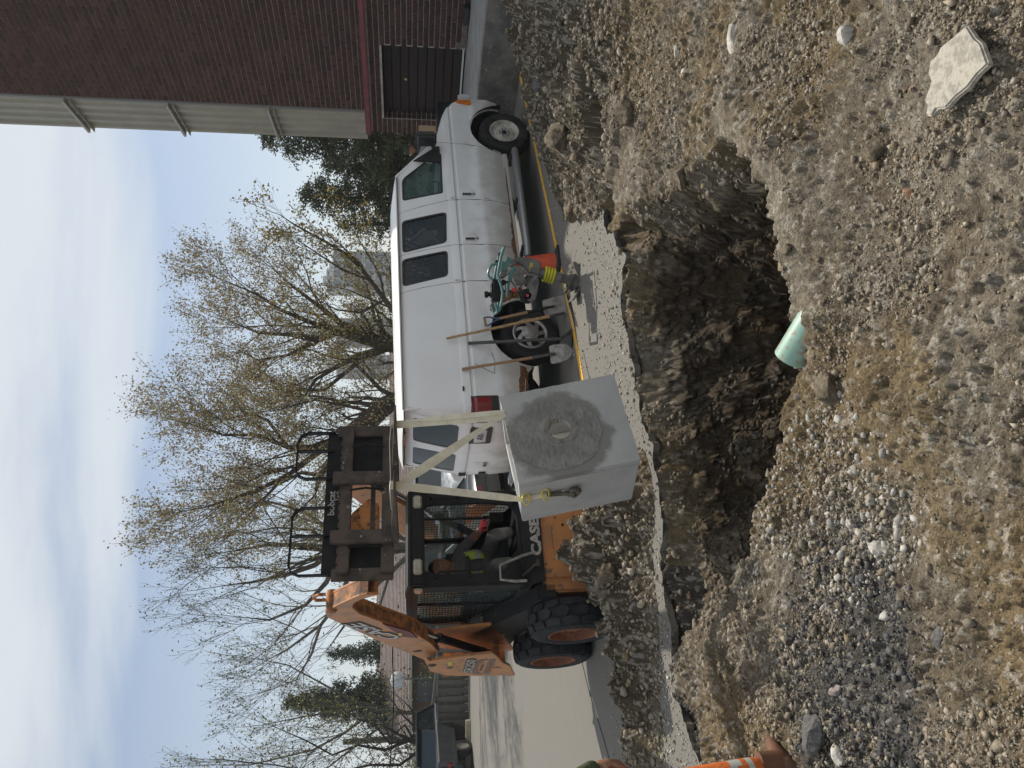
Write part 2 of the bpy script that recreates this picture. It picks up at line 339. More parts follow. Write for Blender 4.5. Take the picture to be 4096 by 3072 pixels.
# asphalt
m_asph = M('asphalt', (.150, .143, .131), (.158, .148, .132), scale=2.2, lo=.36, hi=.68, rough=.9, bump=1, bscale=70, bdist=.008, c3=(.205, .192, .168), scale3=120, lo3=.44, hi3=.66, spec=.25, detail=3)
def flat_sheet(name, poly, mat, zf, thick=0, cuts=(), kind='structure', side=None):
    bm = bmesh.new(); f = bm.faces.new([bm.verts.new((x, y, 0)) for x, y in poly]); bm.normal_update()
    if f.normal.z < 0: f.normal_flip()
    for x in cuts:
        bmesh.ops.bisect_plane(bm, geom=bm.verts[:]+bm.edges[:]+bm.faces[:], plane_co=(x, 0, 0), plane_no=(1, 0, 0))
    bmesh.ops.triangulate(bm, faces=bm.faces[:])
    for v in bm.verts: v.co.z = zf(v.co.x, v.co.y)
    if thick:
        r = bmesh.ops.extrude_face_region(bm, geom=bm.faces[:])
        for v in r['geom']:
            if isinstance(v, bmesh.types.BMVert): v.co.z -= thick
    bmesh.ops.recalc_face_normals(bm, faces=bm.faces[:])
    if side:
        for f in bm.faces: f.material_index = 1 if abs(f.normal.z) < .5 else 0
    me = bpy.data.meshes.new(name); bm.to_mesh(me); bm.free(); me.materials.append(mat); o = link(name, me)
    if side: me.materials.append(side)
    if kind: tag(o, kind=kind)
    return o
def jag(poly, amp, step, k0, k1):
    r = []; q_ = 0
    for i in range(len(poly)):
        a = Vector(poly[i]); b = Vector(poly[(i+1) % len(poly)]); r.append(tuple(a))
        if k0 <= i < k1:
            n_ = int((b-a).length/step); pr = Vector((-(b-a).y, (b-a).x)).normalized()
            for j in range(1, n_): p = a.lerp(b, j/n_); p = p+pr*(random.uniform(-amp, amp)+.10*mnoise.fractal(Vector((p.x*3.1, p.y*3.1, 2)), 1, 2, 4)); r.append(tuple(p))
    return r
m_cut = M('cut_asphalt', (.05, .048, .045), (.19, .17, .14), scale=5, lo=.42, hi=.55, rough=1, bump=1, bscale=70, bdist=.015, spec=.1)
flat_sheet('asphalt_pavement', jag(ASPH, .012, .035, 3, 24), m_asph, lambda x, y: float(gz(x)), .055, (.676,), side=m_cut)
m_far = M('far_ground', (.10, .11, .05), (.17, .15, .10), scale=.15, rough=1)
flat_sheet('ground', [(-1500, 26.2), (1500, 26.2), (1500, 2500), (-1500, 2500)], m_far, lambda x, y: -.15)
flat_sheet('ground', [(-60, -30), (60, -30), (60, 26.3), (-60, 26.3)], M('subsoil', (.2, .17, .13), rough=1), lambda x, y: -1.75)
# painted line
m_yel = M('yellow_paint', (.72, .40, .05), (.50, .30, .06), scale=14, lo=.45, hi=.7, rough=.8, c3=(.26, .23, .19), scale3=55, lo3=.60, hi3=.66, spec=.2, detail=9)
ya, yb = Vector((5.75, 13.03)), Vector((.02, 8.60)); yd = (yb-ya).normalized(); yn = Vector((-yd.y, yd.x))
P_ = []; 
for sgn in (1, -1):
    for i in range(41):
        t = i/40 if sgn > 0 else 1-i/40; p = ya.lerp(yb, t)+Vector((0, -.10))*math.sin(t*math.pi)*0+yn*sgn*(.055+random.uniform(-.006, .006)); P_.append((p.x, p.y))
o = flat_sheet('painted_line', P_, m_yel, lambda x, y: float(gz(x))+.004, 0, (.676,), None); tag(o, 'worn yellow parking line painted along the asphalt beside the van', 'painted line')
# crack in the asphalt
mbk = MB(); pc = [(.35, 8.55), (.1, 8.3), (-.05, 8.0), (-.1, 7.6), (-.22, 7.1)]
for a, b in zip(pc, pc[1:]): mbk.bar((a[0], a[1], .0045), (b[0], b[1], .0045), .008, .001)
pc = [(-2.6, 9.9), (-2.95, 9.0), (-3.35, 8.3), (-3.6, 7.6), (-3.9, 7.0)]
for a, b in zip(pc, pc[1:]): mbk.bar((a[0], a[1], .0045), (b[0], b[1], .0045), .014, .001)
tag(mbk.build('crack', M('crack_dark', (.02, .02, .02), rough=1)), kind='structure')

# ------------------------------------------------------------ stones
def ico(sub=1):
    bm = bmesh.new(); bmesh.ops.create_icosphere(bm, subdivisions=sub, radius=1); V = np.array([v.co[:] for v in bm.verts]); Fc = np.array([[v.index for v in f.verts] for f in bm.faces]); bm.free(); return V, Fc
IV, IF = ico(1)
OV = np.array([(1, 0, 0), (-1, 0, 0), (0, 1, 0), (0, -1, 0), (0, 0, 1), (0, 0, -1)], float); OF = np.array([(0, 2, 4), (2, 1, 4), (1, 3, 4), (3, 0, 4), (2, 0, 5), (1, 2, 5), (3, 1, 5), (0, 3, 5)])
def stones(n, xr, yr, rfun, colfun, accept, name, label=None, seed=1, sub=1, sink=.25, zoff=0):
    r = np.random.default_rng(seed); V0, F0 = ico(sub) if sub else (OV*1.15, OF)
    yy = yr[0]*(yr[1]/yr[0])**r.random(n*3); tt = r.uniform(xr[0], xr[1], n*3); xx = tt*yy
    z, dA, dH, h1, h2, dep, led = terrain(xx, yy, True)
    ok = accept(xx, yy, dA, dH, h1, h2, dep, led, r.random(n*3)); xx, yy, z = xx[ok][:n], yy[ok][:n], z[ok][:n]; dep = dep[ok][:n]; dAk = dA[ok][:n]; k = len(xx)
    onas = (dAk < 0) & (z < gz(xx)); z = np.where(onas, gz(xx)+.001, z)
    rad = rfun(k, r, yy); A = r.normal(size=(k, 3, 3)); Q = np.linalg.qr(A)[0]; S = rad[:, None]*r.uniform(.55, 1.15, (k, 3))
    base = V0[None]*(1+r.uniform(-.42, .30, (k, len(V0), 1))); P = np.einsum('nij,nvj->nvi', Q, base*S[:, None, :]); P[..., 2] *= .8
    P = P+np.stack([xx, yy, z+rad*(.5-sink)+zoff], -1)[:, None]
    Fc = (F0[None]+(np.arange(k)*len(V0))[:, None, None]).reshape(-1, 3); cc = colfun(k, r, xx, yy, dep); cc = np.repeat(cc, len(V0), 0)
    me = npmesh(name, P.reshape(-1, 3), Fc, m_stone, cc); o = link(name, me); tag(o, kind='stuff')
    if label: o['label'] = label
    return o
m_stone = M('stone', (1, 1, 1), (.75, .73, .7), scale=60, rough=.9, vcol=True, bump=.4, bscale=120, bdist=.004, spec=.2)
pal = np.array([(.44, .42, .39), (.38, .35, .31), (.33, .30, .26), (.26, .23, .18), (.48, .46, .42), (.32, .27, .19), (.40, .37, .33), (.24, .22, .20), (.42, .39, .34)])
def cf_(k, r, x, y, dep):
    c = (pal[r.integers(0, len(pal), k)]*.72+.28*np.array((.25, .215, .17)))*np.array((1.02, .955, .85))*r.uniform(.65, 1.15, (k, 1)); return c*.85*(1-.72*sst(dep, .05, .35))[:, None]  # stones darken with depth too, carrying the pit's painted shade
lognorm = lambda md, sg, mn, mx: (lambda k, r, y: np.clip(md*np.exp(r.normal(size=k)*sg), mn, mx))
def patch(x, y, s): return fbm(x, y, .55, 3, s)
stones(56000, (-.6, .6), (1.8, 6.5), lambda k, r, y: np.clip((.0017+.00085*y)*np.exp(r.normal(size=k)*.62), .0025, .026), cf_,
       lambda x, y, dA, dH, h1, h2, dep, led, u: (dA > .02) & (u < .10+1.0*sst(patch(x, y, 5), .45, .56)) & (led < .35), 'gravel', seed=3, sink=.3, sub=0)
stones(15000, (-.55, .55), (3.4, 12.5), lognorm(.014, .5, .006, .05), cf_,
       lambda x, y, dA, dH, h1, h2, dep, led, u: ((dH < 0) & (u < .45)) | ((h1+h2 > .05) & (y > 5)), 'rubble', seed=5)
def whitec(k, r, x, y, dep): return np.array((.46, .445, .41))*r.uniform(.6, 1.1, (k, 1))
stones(2600, (-.5, .5), (1.9, 5.4), lognorm(.0095, .5, .005, .03), whitec,
       lambda x, y, dA, dH, h1, h2, dep, led, u: (dA > .02) & (dH > .03) & (u < 1.3*sst(np.exp(-((x+.55)/.45)**2-((y-3.3)/.6)**2)+np.exp(-((x+.9)/.3)**2-((y-4.2)/.25)**2)+.25*(patch(x, y, 77)), .3, .8)), 'crushed_stone', seed=8, sink=.4)
stones(10000, (-.55, .45), (5.0, 10.5), lognorm(.0048, .65, .002, .024), lambda k, r, x, y, dep: pal[r.integers(0, len(pal), k)]*r.uniform(.85, 1.25, (k, 1)),
       lambda x, y, dA, dH, h1, h2, dep, led, u: (dA < -.02) & (h1+h2 < .08) & (u < .03+1.0*1.6*np.exp(dA/.55)+np.exp(-np.abs(h1+h2-.03)*40)*.5) & (y < 9.2+x*.55), 'grit', seed=9, sink=.05, sub=0)
# crumbs of black asphalt along the cut and in the foreground
stones(7500, (-.62, .1), (1.9, 5.8), lognorm(.006, .6, .003, .026), lambda k, r, x, y, dep: np.array((.085, .083, .085))*r.uniform(.6, 1.6, (k, 1)),
       lambda x, y, dA, dH, h1, h2, dep, led, u: (dA > 0) & (dH > .05) & (u < sst(np.exp(-((x+1.3)/.85)**2-((y-3.15)/.65)**2)+.8*np.exp(-(dA/.18)**2)*(x < -1.3), .25, .7)), 'asphalt_crumbs', seed=12, sink=.35, sub=0)
# single rocks and clods that stand out
def rock(name, label, cat, x, y, r, mat, dims=(1, 1, 1), seed=0, rot=0, sub=3, jag_=.28, sink=.3, group=None, z=None, facets=0):
    V0, F0 = ico(sub); rr = np.random.default_rng(seed); V = V0.copy()
    for _ in range(9+facets):   # knock flat facets off the lump
        n_ = rr.normal(size=3); n_ /= np.linalg.norm(n_); d = rr.uniform(.55, .9); k = V@n_ - d; V = V-np.where(k > 0, k, 0)[:, None]*n_
    V = V*(1+jag_*.5*np.array([mnoise.noise(Vector(p)*2.3+Vector((seed, 0, 0))) for p in V0]))[:, None]
    V = V*np.array(dims)*r
    zt = float(terrain(np.array([x]), np.array([y]), False)[0][0]) if z is None else z
    me = npmesh(name, V, F0, mat, smooth=True); me.set_sharp_from_angle(angle=math.radians(28))
    o = link(name, me); o.location = (x, y, zt+r*dims[2]*(1-2*sink)); o.rotation_euler = (rr.uniform(-.3, .3), rr.uniform(-.3, .3), rot); return tag(o, label, cat, group)
m_conc_c = M('broken_concrete', (.40, .37, .31), (.27, .25, .21), scale=35, lo=.45, hi=.62, rough=.95, bump=.8, bscale=70, bdist=.008, c3=(.15, .14, .13), scale3=90, lo3=.66, hi3=.7)
m_clod = M('clod', (.20, .165, .12), (.11, .09, .065), scale=16, rough=1, bump=1, bscale=45, bdist=.02, spec=.1)
m_grey = M('limestone', (.50, .47, .42), (.33, .31, .28), scale=20, rough=.95, bump=.7, bscale=60, bdist=.008, spec=.2)
m_tar = M('asphalt_chunk', (.07, .068, .065), (.13, .125, .12), scale=60, rough=.95, bump=1, bscale=90, bdist=.01)
mb = MB()
p = atZ(3835, 275, .17); pl = [tuple((atZ(x, y, .17)-p)[:2]) for x, y in ((3867, 100), (3900, 150), (3925, 172), (3957, 256), (3915, 300), (3880, 352), (3835, 392), (3800, 436), (3765, 440), (3750, 470), (3725, 464), (3732, 425), (3718, 407), (3742, 332), (3728, 300), (3734, 246), (3762, 215), (3772, 188), (3815, 150))]
mb.prism(pl, -.016, .012, 2, None); o = mb.build('concrete_slab', m_conc_c, smooth=True, bevel=.006, ang=30)
o.location = p; o.rotation_euler = (.06, .05, 0); tag(o, 'flat pale broken slab of concrete lying in the near right gravel', 'concrete slab')
for i, (px_, py_, r, lb) in enumerate([(2880, 165, .085, 'pale knobbly stone lying alone right of the pit'), (2700, 293, .04, 'small white square stone on the dirt right of the pit'), (2685, 210, .05, 'long pale stone between the heap and the knobbly stone')]):
    q = atZ(px_, py_, .1); rock('rock', lb, 'rock', q.x, q.y, r, m_grey, (1.25, .8, .5), seed=30+i, rot=i*1.7, sink=.35)
for i, (px_, py_, r, lb, mt) in enumerate([
        (2925, 2030, .075, 'pile of white crushed stone stuck together on the near lip of the pit', m_grey), (3465, 2185, .045, 'white stone with flaky edges in the foreground dirt', m_grey),
        (3230, 2930, .10, 'dark asphalt chunk with grey face at the boot of the worker', m_tar), (3310, 3030, .045, 'pale stone next to the dark asphalt chunk', m_grey),
        (3420, 600, .055, 'thin upright brown stone standing on edge in the foreground', m_clod), (3340, 130, .05, 'grey stone with black shaded side in the right foreground', m_grey),
        (3170, 1000, .035, 'clod lying on the smooth ledge of the pit', m_clod), (3290, 1560, .09, 'big brown clod overhanging the hollow near the pipe', m_clod),
        (2985, 2680, .07, 'round brown lump on the left slope', m_clod), (3310, 2760, .035, 'pinkish stone on the left slope', M('pink_stone', (.30, .24, .22), (.2, .17, .16), scale=20, rough=.9, bump=.4)),
        (3530, 765, .028, 'rusty brown stone in the middle foreground', M('rust_stone', (.36, .20, .10), (.24, .15, .09), scale=20, rough=.9, bump=.4)),
        (3560, 360, .022, 'reddish cube shaped stone near the slab', M('red_stone', (.33, .18, .11), rough=.9, bump=.4)),
        (3745, 2560, .05, 'dark lump at the lower left corner of the foreground', m_tar)]):
    q = atZ(px_, py_, .12 if px_ > 2800 else .05); rock('rock', lb, 'rock', q.x, q.y, r, mt, (1.2, .85, .7), seed=60+i, rot=i*1.3, sink=.3)
k = 0
lbs = ['clod of earth at the tip of the heap by the front wheel', 'dark lump of asphalt on the right heap', 'large grey brown clod in the middle of the right heap', 'rounded clod on the edge of the right heap', 'small clod under the front tyre at the asphalt line',
       'dark clod fallen onto the asphalt at the end of the right heap', 'grey clod above the smooth slope on the right heap', 'brown clod buried in the right heap beside the ledge']
for (px_, py_, r, mt, dz) in [(2145, 430, .12, m_clod, .3), (2220, 345, .09, m_tar, .35), (2270, 560, .20, m_clod, .3), (2215, 590, .10, m_clod, .2), (2190, 520, .07, m_clod, .1), (2290, 850, .13, m_clod, .12), (2420, 440, .12, m_clod, .25), (2680, 700, .1, m_clod, .1)]:
    q = atZ(px_, py_, dz); rock('clod', lbs[k], 'clod', q.x, q.y, r, mt, (1.1, .9, .8), seed=90+k, rot=k, jag_=.6, sink=.35); k += 1
lbs = ['large clod beside the left edge of the loader tyre', 'clod resting under the front of the loader body', 'pale stone face in the heap before the loader', 'rough clod at the loader tyre tread', 'small clod fallen on the asphalt left of the loader']
for k, (px_, py_, r, mt, dz) in enumerate([(2400, 2350, .13, m_clod, .3), (2330, 2190, .10, m_clod, .4), (2520, 2200, .05, m_grey, .2), (2440, 2300, .11, m_clod, .25), (2422, 2860, .05, m_clod, .02)]):
    q = atZ(px_, py_, dz); rock('clod', lbs[k], 'clod', q.x, q.y, r, mt, (1.1, .9, .8), seed=120+k, rot=k, jag_=.6, sink=.35)

# ------------------------------------------------------------ brick building on the right
wx, wy = Vector((-.4368, .8996, 0)), Vector((-.8996, -.4368, 0))       # along the wall away from us, outward
WB = frame((6.7, 15.5, .82), wx, wy, (0, 0, 1)) if Vector(wx).cross(wy).z > 0 else frame((6.7, 15.5, .82), wx, wy, (0, 0, 1))
bld = thing('brick_building', 'tall dark red brick building with metal siding and a brown garage door', 'building', mtx=WB)
m_mortar = M('mortar', (.40, .37, .34), (.28, .26, .24), scale=8, rough=.95, bump=.3, bscale=60)
m_brick = M('brick', (1, 1, 1), (.7, .66, .66), scale=22, rough=.9, vcol=True, bump=.5, bscale=60, bdist=.004, spec=.2)
HT = 9.75; T0, T1, TC = -6.5, 2.39, 1.764; DZ = 1.68; DW0, DW1 = .02, 1.97; FZ = 2.02
mw = MB(); D = .30
mw.box(((T0+DW0)/2, -D/2-.012, FZ/2), (DW0-T0, D, FZ)); mw.box(((T1+DW1)/2, -D/2-.012, FZ/2), (T1-DW1, D, FZ)); mw.box(((DW0+DW1)/2, -D/2-.012, (FZ+DZ)/2), (DW1-DW0-.0, D-.002, FZ-DZ))
mw.box(((T0+TC)/2, -D/2-.012, (FZ+HT)/2), (TC-T0, D-.004, HT-FZ-.004)); mw.build('wall', m_mortar, bld)
mo = MB(); mo.prism([(T0, -.33), (T1-.02, -.33), (2.9, -9), (T0, -9)], 0, 2.0, 2); mo.prism([(T0, -.33), (TC-.02, -.33), (2.7, -9), (T0, -9)], 2.03, HT, 2); mo.build('building_core', m_mortar, bld)
CH, BL = .1075, .295; bricks = []
ncr = int(HT/CH)
for r_ in range(ncr):
    z0 = r_*CH
    if FZ-.06 < z0+CH*.5 < FZ+.07: continue
    te = T1 if z0 < FZ else TC
    x = T0+(BL/2 if r_ % 2 else 0)
    while x < te:
        a, b = x, min(x+BL, te)
        if z0+CH*.6 < DZ and b > DW0 and a < DW1:
            if a < DW0-.03: b = DW0
            elif b > DW1+.03: a = DW1
            else: x += BL; continue
        if b-a > .04: bricks.append((a, b, z0))
        x += BL
def bcol(z, r): 
    base = [(.078, .040, .033), (.068, .036, .031), (.092, .048, .038), (.060, .034, .030), (.082, .045, .038)][r.randrange(5)]; k = r.uniform(.85, 1.1)
    cc = [v*k for v in base]
    if z < .22: cc = [v*.6+w_*.4 for v, w_ in zip(cc, (.30, .27, .25))] if r.random() < .7 else cc
    return cc
j = .015; rb = random.Random(3)
camL = WB.inverted() @ Vector((0, 0, CZ)); bricks.sort(key=lambda b: (Vector(((b[0]+b[1])/2, 0, b[2]))-camL).length if -1.35 < b[0] else 99)
cache = {}
def brick_mesh(ln, ci, z):
    key = (round(ln, 3), ci, z < .22)
    if key not in cache:
        mq = MB(); mq.box((0, 0, 0), (ln-j, .022, CH-j)); me_ = bpy.data.meshes.new('brick'); me_.from_pydata([tuple(v) for v in mq.v], [], mq.f); me_.materials.append(m_brick); setcol(me_, bcol(z, rb)); cache[key] = me_
    return cache[key]
for a, b, z0 in bricks[:300]:
    o = link('brick', brick_mesh(b-a, rb.randrange(9), z0), bld); o.location = ((a+b)/2, -.011+rb.uniform(-.001, .003), z0+CH/2)
mq = MB(); cl = []
for a, b, z0 in bricks[300:]:
    mq.box(((a+b)/2, -.011+rb.uniform(-.001, .003), z0+CH/2), (b-a-j, .022, CH-j)); cl += [bcol(z0, rb)]*8
# pier bricks on the end face
m_red = M('flashing_red', (.17, .035, .04), (.12, .03, .035), scale=3, rough=.5, bump=.1)
mf = MB(); mf.box(((T0+T1)/2, -.12, FZ+.005), (T1-T0+.06, .40, .10)); mf.box(((T0+T1)/2, .045, FZ+.0), (T1-T0+.02, .05, .13)); mf.build('flashing', m_red, bld, bevel=.01)
# garage door: nine horizontal panels set back in the opening
m_door = M('door_brown', (.038, .028, .024), (.030, .022, .019), scale=5, rough=.7, spec=.2, bump=.15, bscale=80, stretch=(1, 1, 12))
for k_ in range(int(DZ/CH)+1):
    for d_ in ((.0, .14), (.14, .25)):
        mq.box((DW1-.004, -.022-(d_[0]+d_[1])/2, k_*CH+CH/2), (.012, d_[1]-d_[0]-j, CH-j)); cl += [bcol(.5, rb)]*8
me = bpy.data.meshes.new('brickwork'); me.from_pydata(mq.v, [], mq.f); me.materials.append(m_brick); setcol(me, np.array(cl)); o = link('brickwork', me, bld); o['kind'] = 'stuff'
md = MB(); md.box(((DW0+DW1)/2, -.275, DZ/2), (DW1-DW0, .02, DZ)); gd = md.build('garage_door', M('door_gap', (.006, .005, .005), rough=1), bld)
ph = (DZ-.06)/9
for i in range(9):
    mp2 = MB(); mp2.box(((DW0+DW1)/2, -.255, .05+ph*(i+.5)), (DW1-DW0-.02, .03, ph-.022)); mp2.build('door_panel', m_door, gd, bevel=.004)
mh = MB(); mh.lathe([(.03, 0), (.03, .02), (.012, .03), (0, .03)], (1.05, -.24, 1.20), (0, 1, 0), 12); mh.build('lock', M('brass', (.5, .38, .15), metal=1, rough=.4), gd)
mrv = MB(); mrv.box(((DW0+DW1)/2, -.15, DZ-.004), (DW1-DW0-.01, .22, .006)); mrv.build('lintel_reveal', m_door, bld); mrv = MB(); mrv.box((DW0+.004, -.15, DZ/2), (.006, .22, DZ-.02)); mrv.build('jamb_reveal', m_door, bld)
msill = MB(); msill.box(((DW0+DW1)/2, -.20, .035), (DW1-DW0, .10, .03)); msill.build('threshold', M('white_metal_sill', (.6, .6, .58), rough=.5), bld)
# siding return
s0 = WB.inverted() @ Vector((5.93, 17.09, 0)); s1 = WB.inverted() @ Vector((5.74, 18.35, 0)); dv = (s1-s0); dv.z = 0; ln = dv.length; dv.normalize(); nvv = Vector((dv.y, -dv.x, 0))
if nvv.y < 0: nvv = -nvv
m_sid = M('siding_beige', (.30, .275, .215), (.26, .24, .19), scale=2, rough=.5)
NRIB = 4
for seg in range(4):
    z0 = 2.08+seg*2.05; z1 = z0+2.03; pr = []
    for i in range(NRIB):
        b0 = .06+i*(ln-.06)/NRIB; wv = (ln-.06)/NRIB
        pr += [(b0, 0), (b0+wv*.55, 0), (b0+wv*.65, .045), (b0+wv*.9, .045), (b0+wv, 0)]
    vs = []
    for q_, t in pr: 
        p_ = Vector((s0.x, s0.y, 0))+dv*q_+nvv*t; vs.append((p_.x, p_.y))
    mv = MB(); n_ = len(vs); mv.add([(x, y, z0) for x, y in vs]+[(x, y, z1) for x, y in vs], [(i, i+1, n_+i+1, n_+i) for i in range(n_-1)]); mv.build('siding_panel', m_sid, bld)
    mt2 = MB(); c0 = Vector((s0.x, s0.y, z1+.01))+dv*(ln/2+.03)+nvv*.05; mt2.box(c0, (ln+.10, .14, .05), Matrix((dv, nvv, Vector((0, 0, 1)))).transposed()); mt2.box(c0+Vector((0, 0, -.12)), (ln+.06, .11, .012), Matrix((dv, nvv, Vector((0, 0, 1)))).transposed()); mt2.build('siding_trim', M('trim_grey', (.33, .31, .28), rough=.5), bld)
me3 = MB(); c0 = Vector((s0.x, s0.y, (2.08+HT)/2)); me3.box(c0, (.07, .07, HT-2.08), Matrix((dv, nvv, Vector((0, 0, 1)))).transposed()); me3.build('corner_trim', M('trim_dark', (.17, .16, .15), rough=.5), bld)
mk = MB(); mk.box((-.85, .07, .06), (.42, .12, .11)); o = mk.build('vent_cover', M('black_plastic', (.02, .02, .02), rough=.4), None, bevel=.02); o.matrix_world = WB; tag(o, 'low black box lying at the foot of the brick wall', 'vent cover')  # small black vent cover at the wall foot, gives no light
# retaining wall with the raised pavement
m_conc = M('old_concrete', (.20, .19, .17), (.12, .115, .105), scale=3, rough=.95, bump=.6, bscale=30, bdist=.02, c3=(.32, .30, .27), scale3=9, lo3=.6, hi3=.7)
ra, rbv = Vector((8.02, 6.5, 0)), Vector((3.6, 15.4, 0)); rd = (rbv-ra).normalized(); rn = Vector((rd.y, -rd.x, 0))
if rn.x < 0: rn = -rn
bm = bmesh.new(); nl = 120; nh = 8
grid = []
for i in range(nl+1):
    for k in range(nh+1):
        p = ra.lerp(rbv, i/nl); z = -.1+.91*k/nh; nn = mnoise.fractal(Vector((i*.17, k*.5, 3)), 1, 2, 4)*.02+(-.02 if k == 5 and i % 7 else 0); bp = p+rn*(-nn) if k < nh else p; grid.append(bm.verts.new((bp.x, bp.y, z)))
for i in range(nl):
    for k in range(nh):
        a = i*(nh+1)+k; bm.faces.new((grid[a], grid[a+1], grid[a+nh+2], grid[a+nh+1]))
back = [bm.verts.new((*(ra.lerp(rbv, i/nl)+rn*.28)[:2], .81)) for i in range(nl+1)]
for i in range(nl): bm.faces.new((grid[i*(nh+1)+nh], back[i], back[i+1], grid[(i+1)*(nh+1)+nh]))
me = bpy.data.meshes.new('retaining_wall'); bm.to_mesh(me); bm.free(); me.materials.append(m_conc); smooth_me(me, 40)
tag(link('retaining_wall', me), 'low weathered concrete retaining wall with a long crack below the brick building', 'retaining wall')
P1 = ra+rn*.28; P2 = rbv+rn*.28
flat_sheet('raised_pavement', [(P1.x, P1.y), (P1.x+12, P1.y+6), (P2.x+8, P2.y+6), (P2.x, P2.y)], M('pavement_grey', (.20, .20, .20), (.26, .26, .255), scale=3, rough=.9, bump=.4, bscale=200, bdist=.004), lambda x, y: .805, 0)
# ------------------------------------------------------------ white van
from mathutils.geometry import tessellate_polygon
def rrect(x0, z0, x1, z1, r, n=5, skew=0.0):
    P = []
    for cx_, cz_, a in ((x1-r, z0+r, -90), (x1-r, z1-r, 0), (x0+r, z1-r, 90), (x0+r, z0+r, 180)):
        for i in range(n+1):
            t = math.radians(a+90*i/n); z = cz_+r*math.sin(t); P.append((cx_+r*math.cos(t)+skew*(z-z0), z))
    return P
def rpoly(pts, r, n=4):
    """polygon with rounded corners"""
    out = []; m_ = len(pts)
    for i in range(m_):
        p = Vector(pts[i]); a = (Vector(pts[i-1])-p); b = (Vector(pts[(i+1) % m_])-p); rr = r[i] if isinstance(r, (list, tuple)) else r
        q = min(rr, a.length*.45, b.length*.45); a = p+a.normalized()*q; b = p+b.normalized()*q
        for k in range(n+1):
            t = k/n; out.append(tuple(a*(1-t)**2+p*2*t*(1-t)+b*t*t))
    return out
def sheet(name, outline, holes, fmap, mat, parent, cx_=(), cz_=(), thick=.02, smooth=30, mtx=None, ctr=None):
    loops = [[Vector((p[0], p[1], 0)) for p in L_] for L_ in [outline]+list(holes)]
    tr = tessellate_polygon(loops); vs = [v for L_ in loops for v in L_]
    bm = bmesh.new(); bv = [bm.verts.new(v) for v in vs]
    for t in tr:
        try: bm.faces.new([bv[i] for i in t])
        except ValueError: pass
    for x in cx_: bmesh.ops.bisect_plane(bm, geom=bm.verts[:]+bm.edges[:]+bm.faces[:], plane_co=(x, 0, 0), plane_no=(1, 0, 0))
    for z in cz_: bmesh.ops.bisect_plane(bm, geom=bm.verts[:]+bm.edges[:]+bm.faces[:], plane_co=(0, z, 0), plane_no=(0, 1, 0))
    bmesh.ops.recalc_face_normals(bm, faces=bm.faces[:])
    if bm.faces[:] and bm.faces[0].normal.z < 0: bmesh.ops.reverse_faces(bm, faces=bm.faces[:])
    base = [v.co.copy() for v in bm.verts]
    for v in bm.verts: v.co = fmap(v.co.x, v.co.y)
    if thick:
        vl = list(bm.verts); bm.verts.index_update(); fl = [[v.index for v in f.verts] for f in bm.faces]; nrm = [Vector((0, 0, 0)) for _ in vl]; ed = {}
        for f in fl:
            nn = Vector((0, 0, 0)); p0 = vl[f[0]].co
            for a_, b_ in zip(f[1:-1], f[2:]): nn += (vl[a_].co-p0).cross(vl[b_].co-p0)
            for a_ in f: nrm[a_] += nn
            for a_, b_ in zip(f, f[1:]+f[:1]): ed[(a_, b_)] = 1
        if ctr is None and parent is not None and parent.name == 'white_van': ctr = Vector((1.5, .99, 1.0))
        if ctr is not None and sum(n_.dot(v.co-ctr) for v, n_ in zip(vl, nrm)) > 0: thick = -abs(thick)
        dup_ = [bm.verts.new(v.co+(n_.normalized() if n_.length > 1e-12 else Vector((0, 0, 0)))*thick) for v, n_ in zip(vl, nrm)]
        for f in fl: bm.faces.new([dup_[i] for i in f][::-1])
        for a_, b_ in list(ed):
            if (b_, a_) not in ed: bm.faces.new((vl[b_], vl[a_], dup_[a_], dup_[b_]))
    me = bpy.data.meshes.new(name); bm.to_mesh(me); bm.free(); me.materials.append(mat); smooth_me(me, smooth)
    return link(name, me, parent, mtx)
vd = Vector((.87262, .48727, .0333)).normalized(); vy = Vector((-.48754, .87310, 0)); vu = vd.cross(vy)
VM = frame((.676+.0*vy.x, 9.9, 0), vd, vy, vu)
van = thing('white_van', 'long white passenger van with rust over the rear wheel arch', 'van', mtx=VM)
m_wht = M('van_white', (.76, .755, .75), (.70, .69, .68), scale=1.3, lo=.35, hi=.75, rough=.38, coat=.25, c3=(.44, .40, .35), scale3=2.2, lo3=.66, hi3=.85, detail=9, spec=.4)
_nt = m_wht.node_tree; _b = _nt.nodes['Principled BSDF']; _src = _b.inputs['Base Color'].links[0].from_socket     # road grime thrown up along the sills
_tc = _nt.nodes.new('ShaderNodeTexCoord'); _sp = _nt.nodes.new('ShaderNodeSeparateXYZ'); _nt.links.new(_tc.outputs['Object'], _sp.inputs[0])
_nn = _nt.nodes.new('ShaderNodeTexNoise'); _nn.inputs['Scale'].default_value = 3.5; _nn.inputs['Detail'].default_value = 8; _nt.links.new(_tc.outputs['Object'], _nn.inputs[0])
_ad = _nt.nodes.new('ShaderNodeMath'); _ad.operation = 'MULTIPLY_ADD'; _nt.links.new(_nn.outputs[0], _ad.inputs[0]); _ad.inputs[1].default_value = -.9; _nt.links.new(_sp.outputs[2], _ad.inputs[2])
_mr = _nt.nodes.new('ShaderNodeMapRange'); _mr.interpolation_type = 'SMOOTHSTEP'; _mr.inputs[1].default_value = .62; _mr.inputs[2].default_value = .05; _mr.inputs[3].default_value = 0; _mr.inputs[4].default_value = .75; _nt.links.new(_ad.outputs[0], _mr.inputs[0])
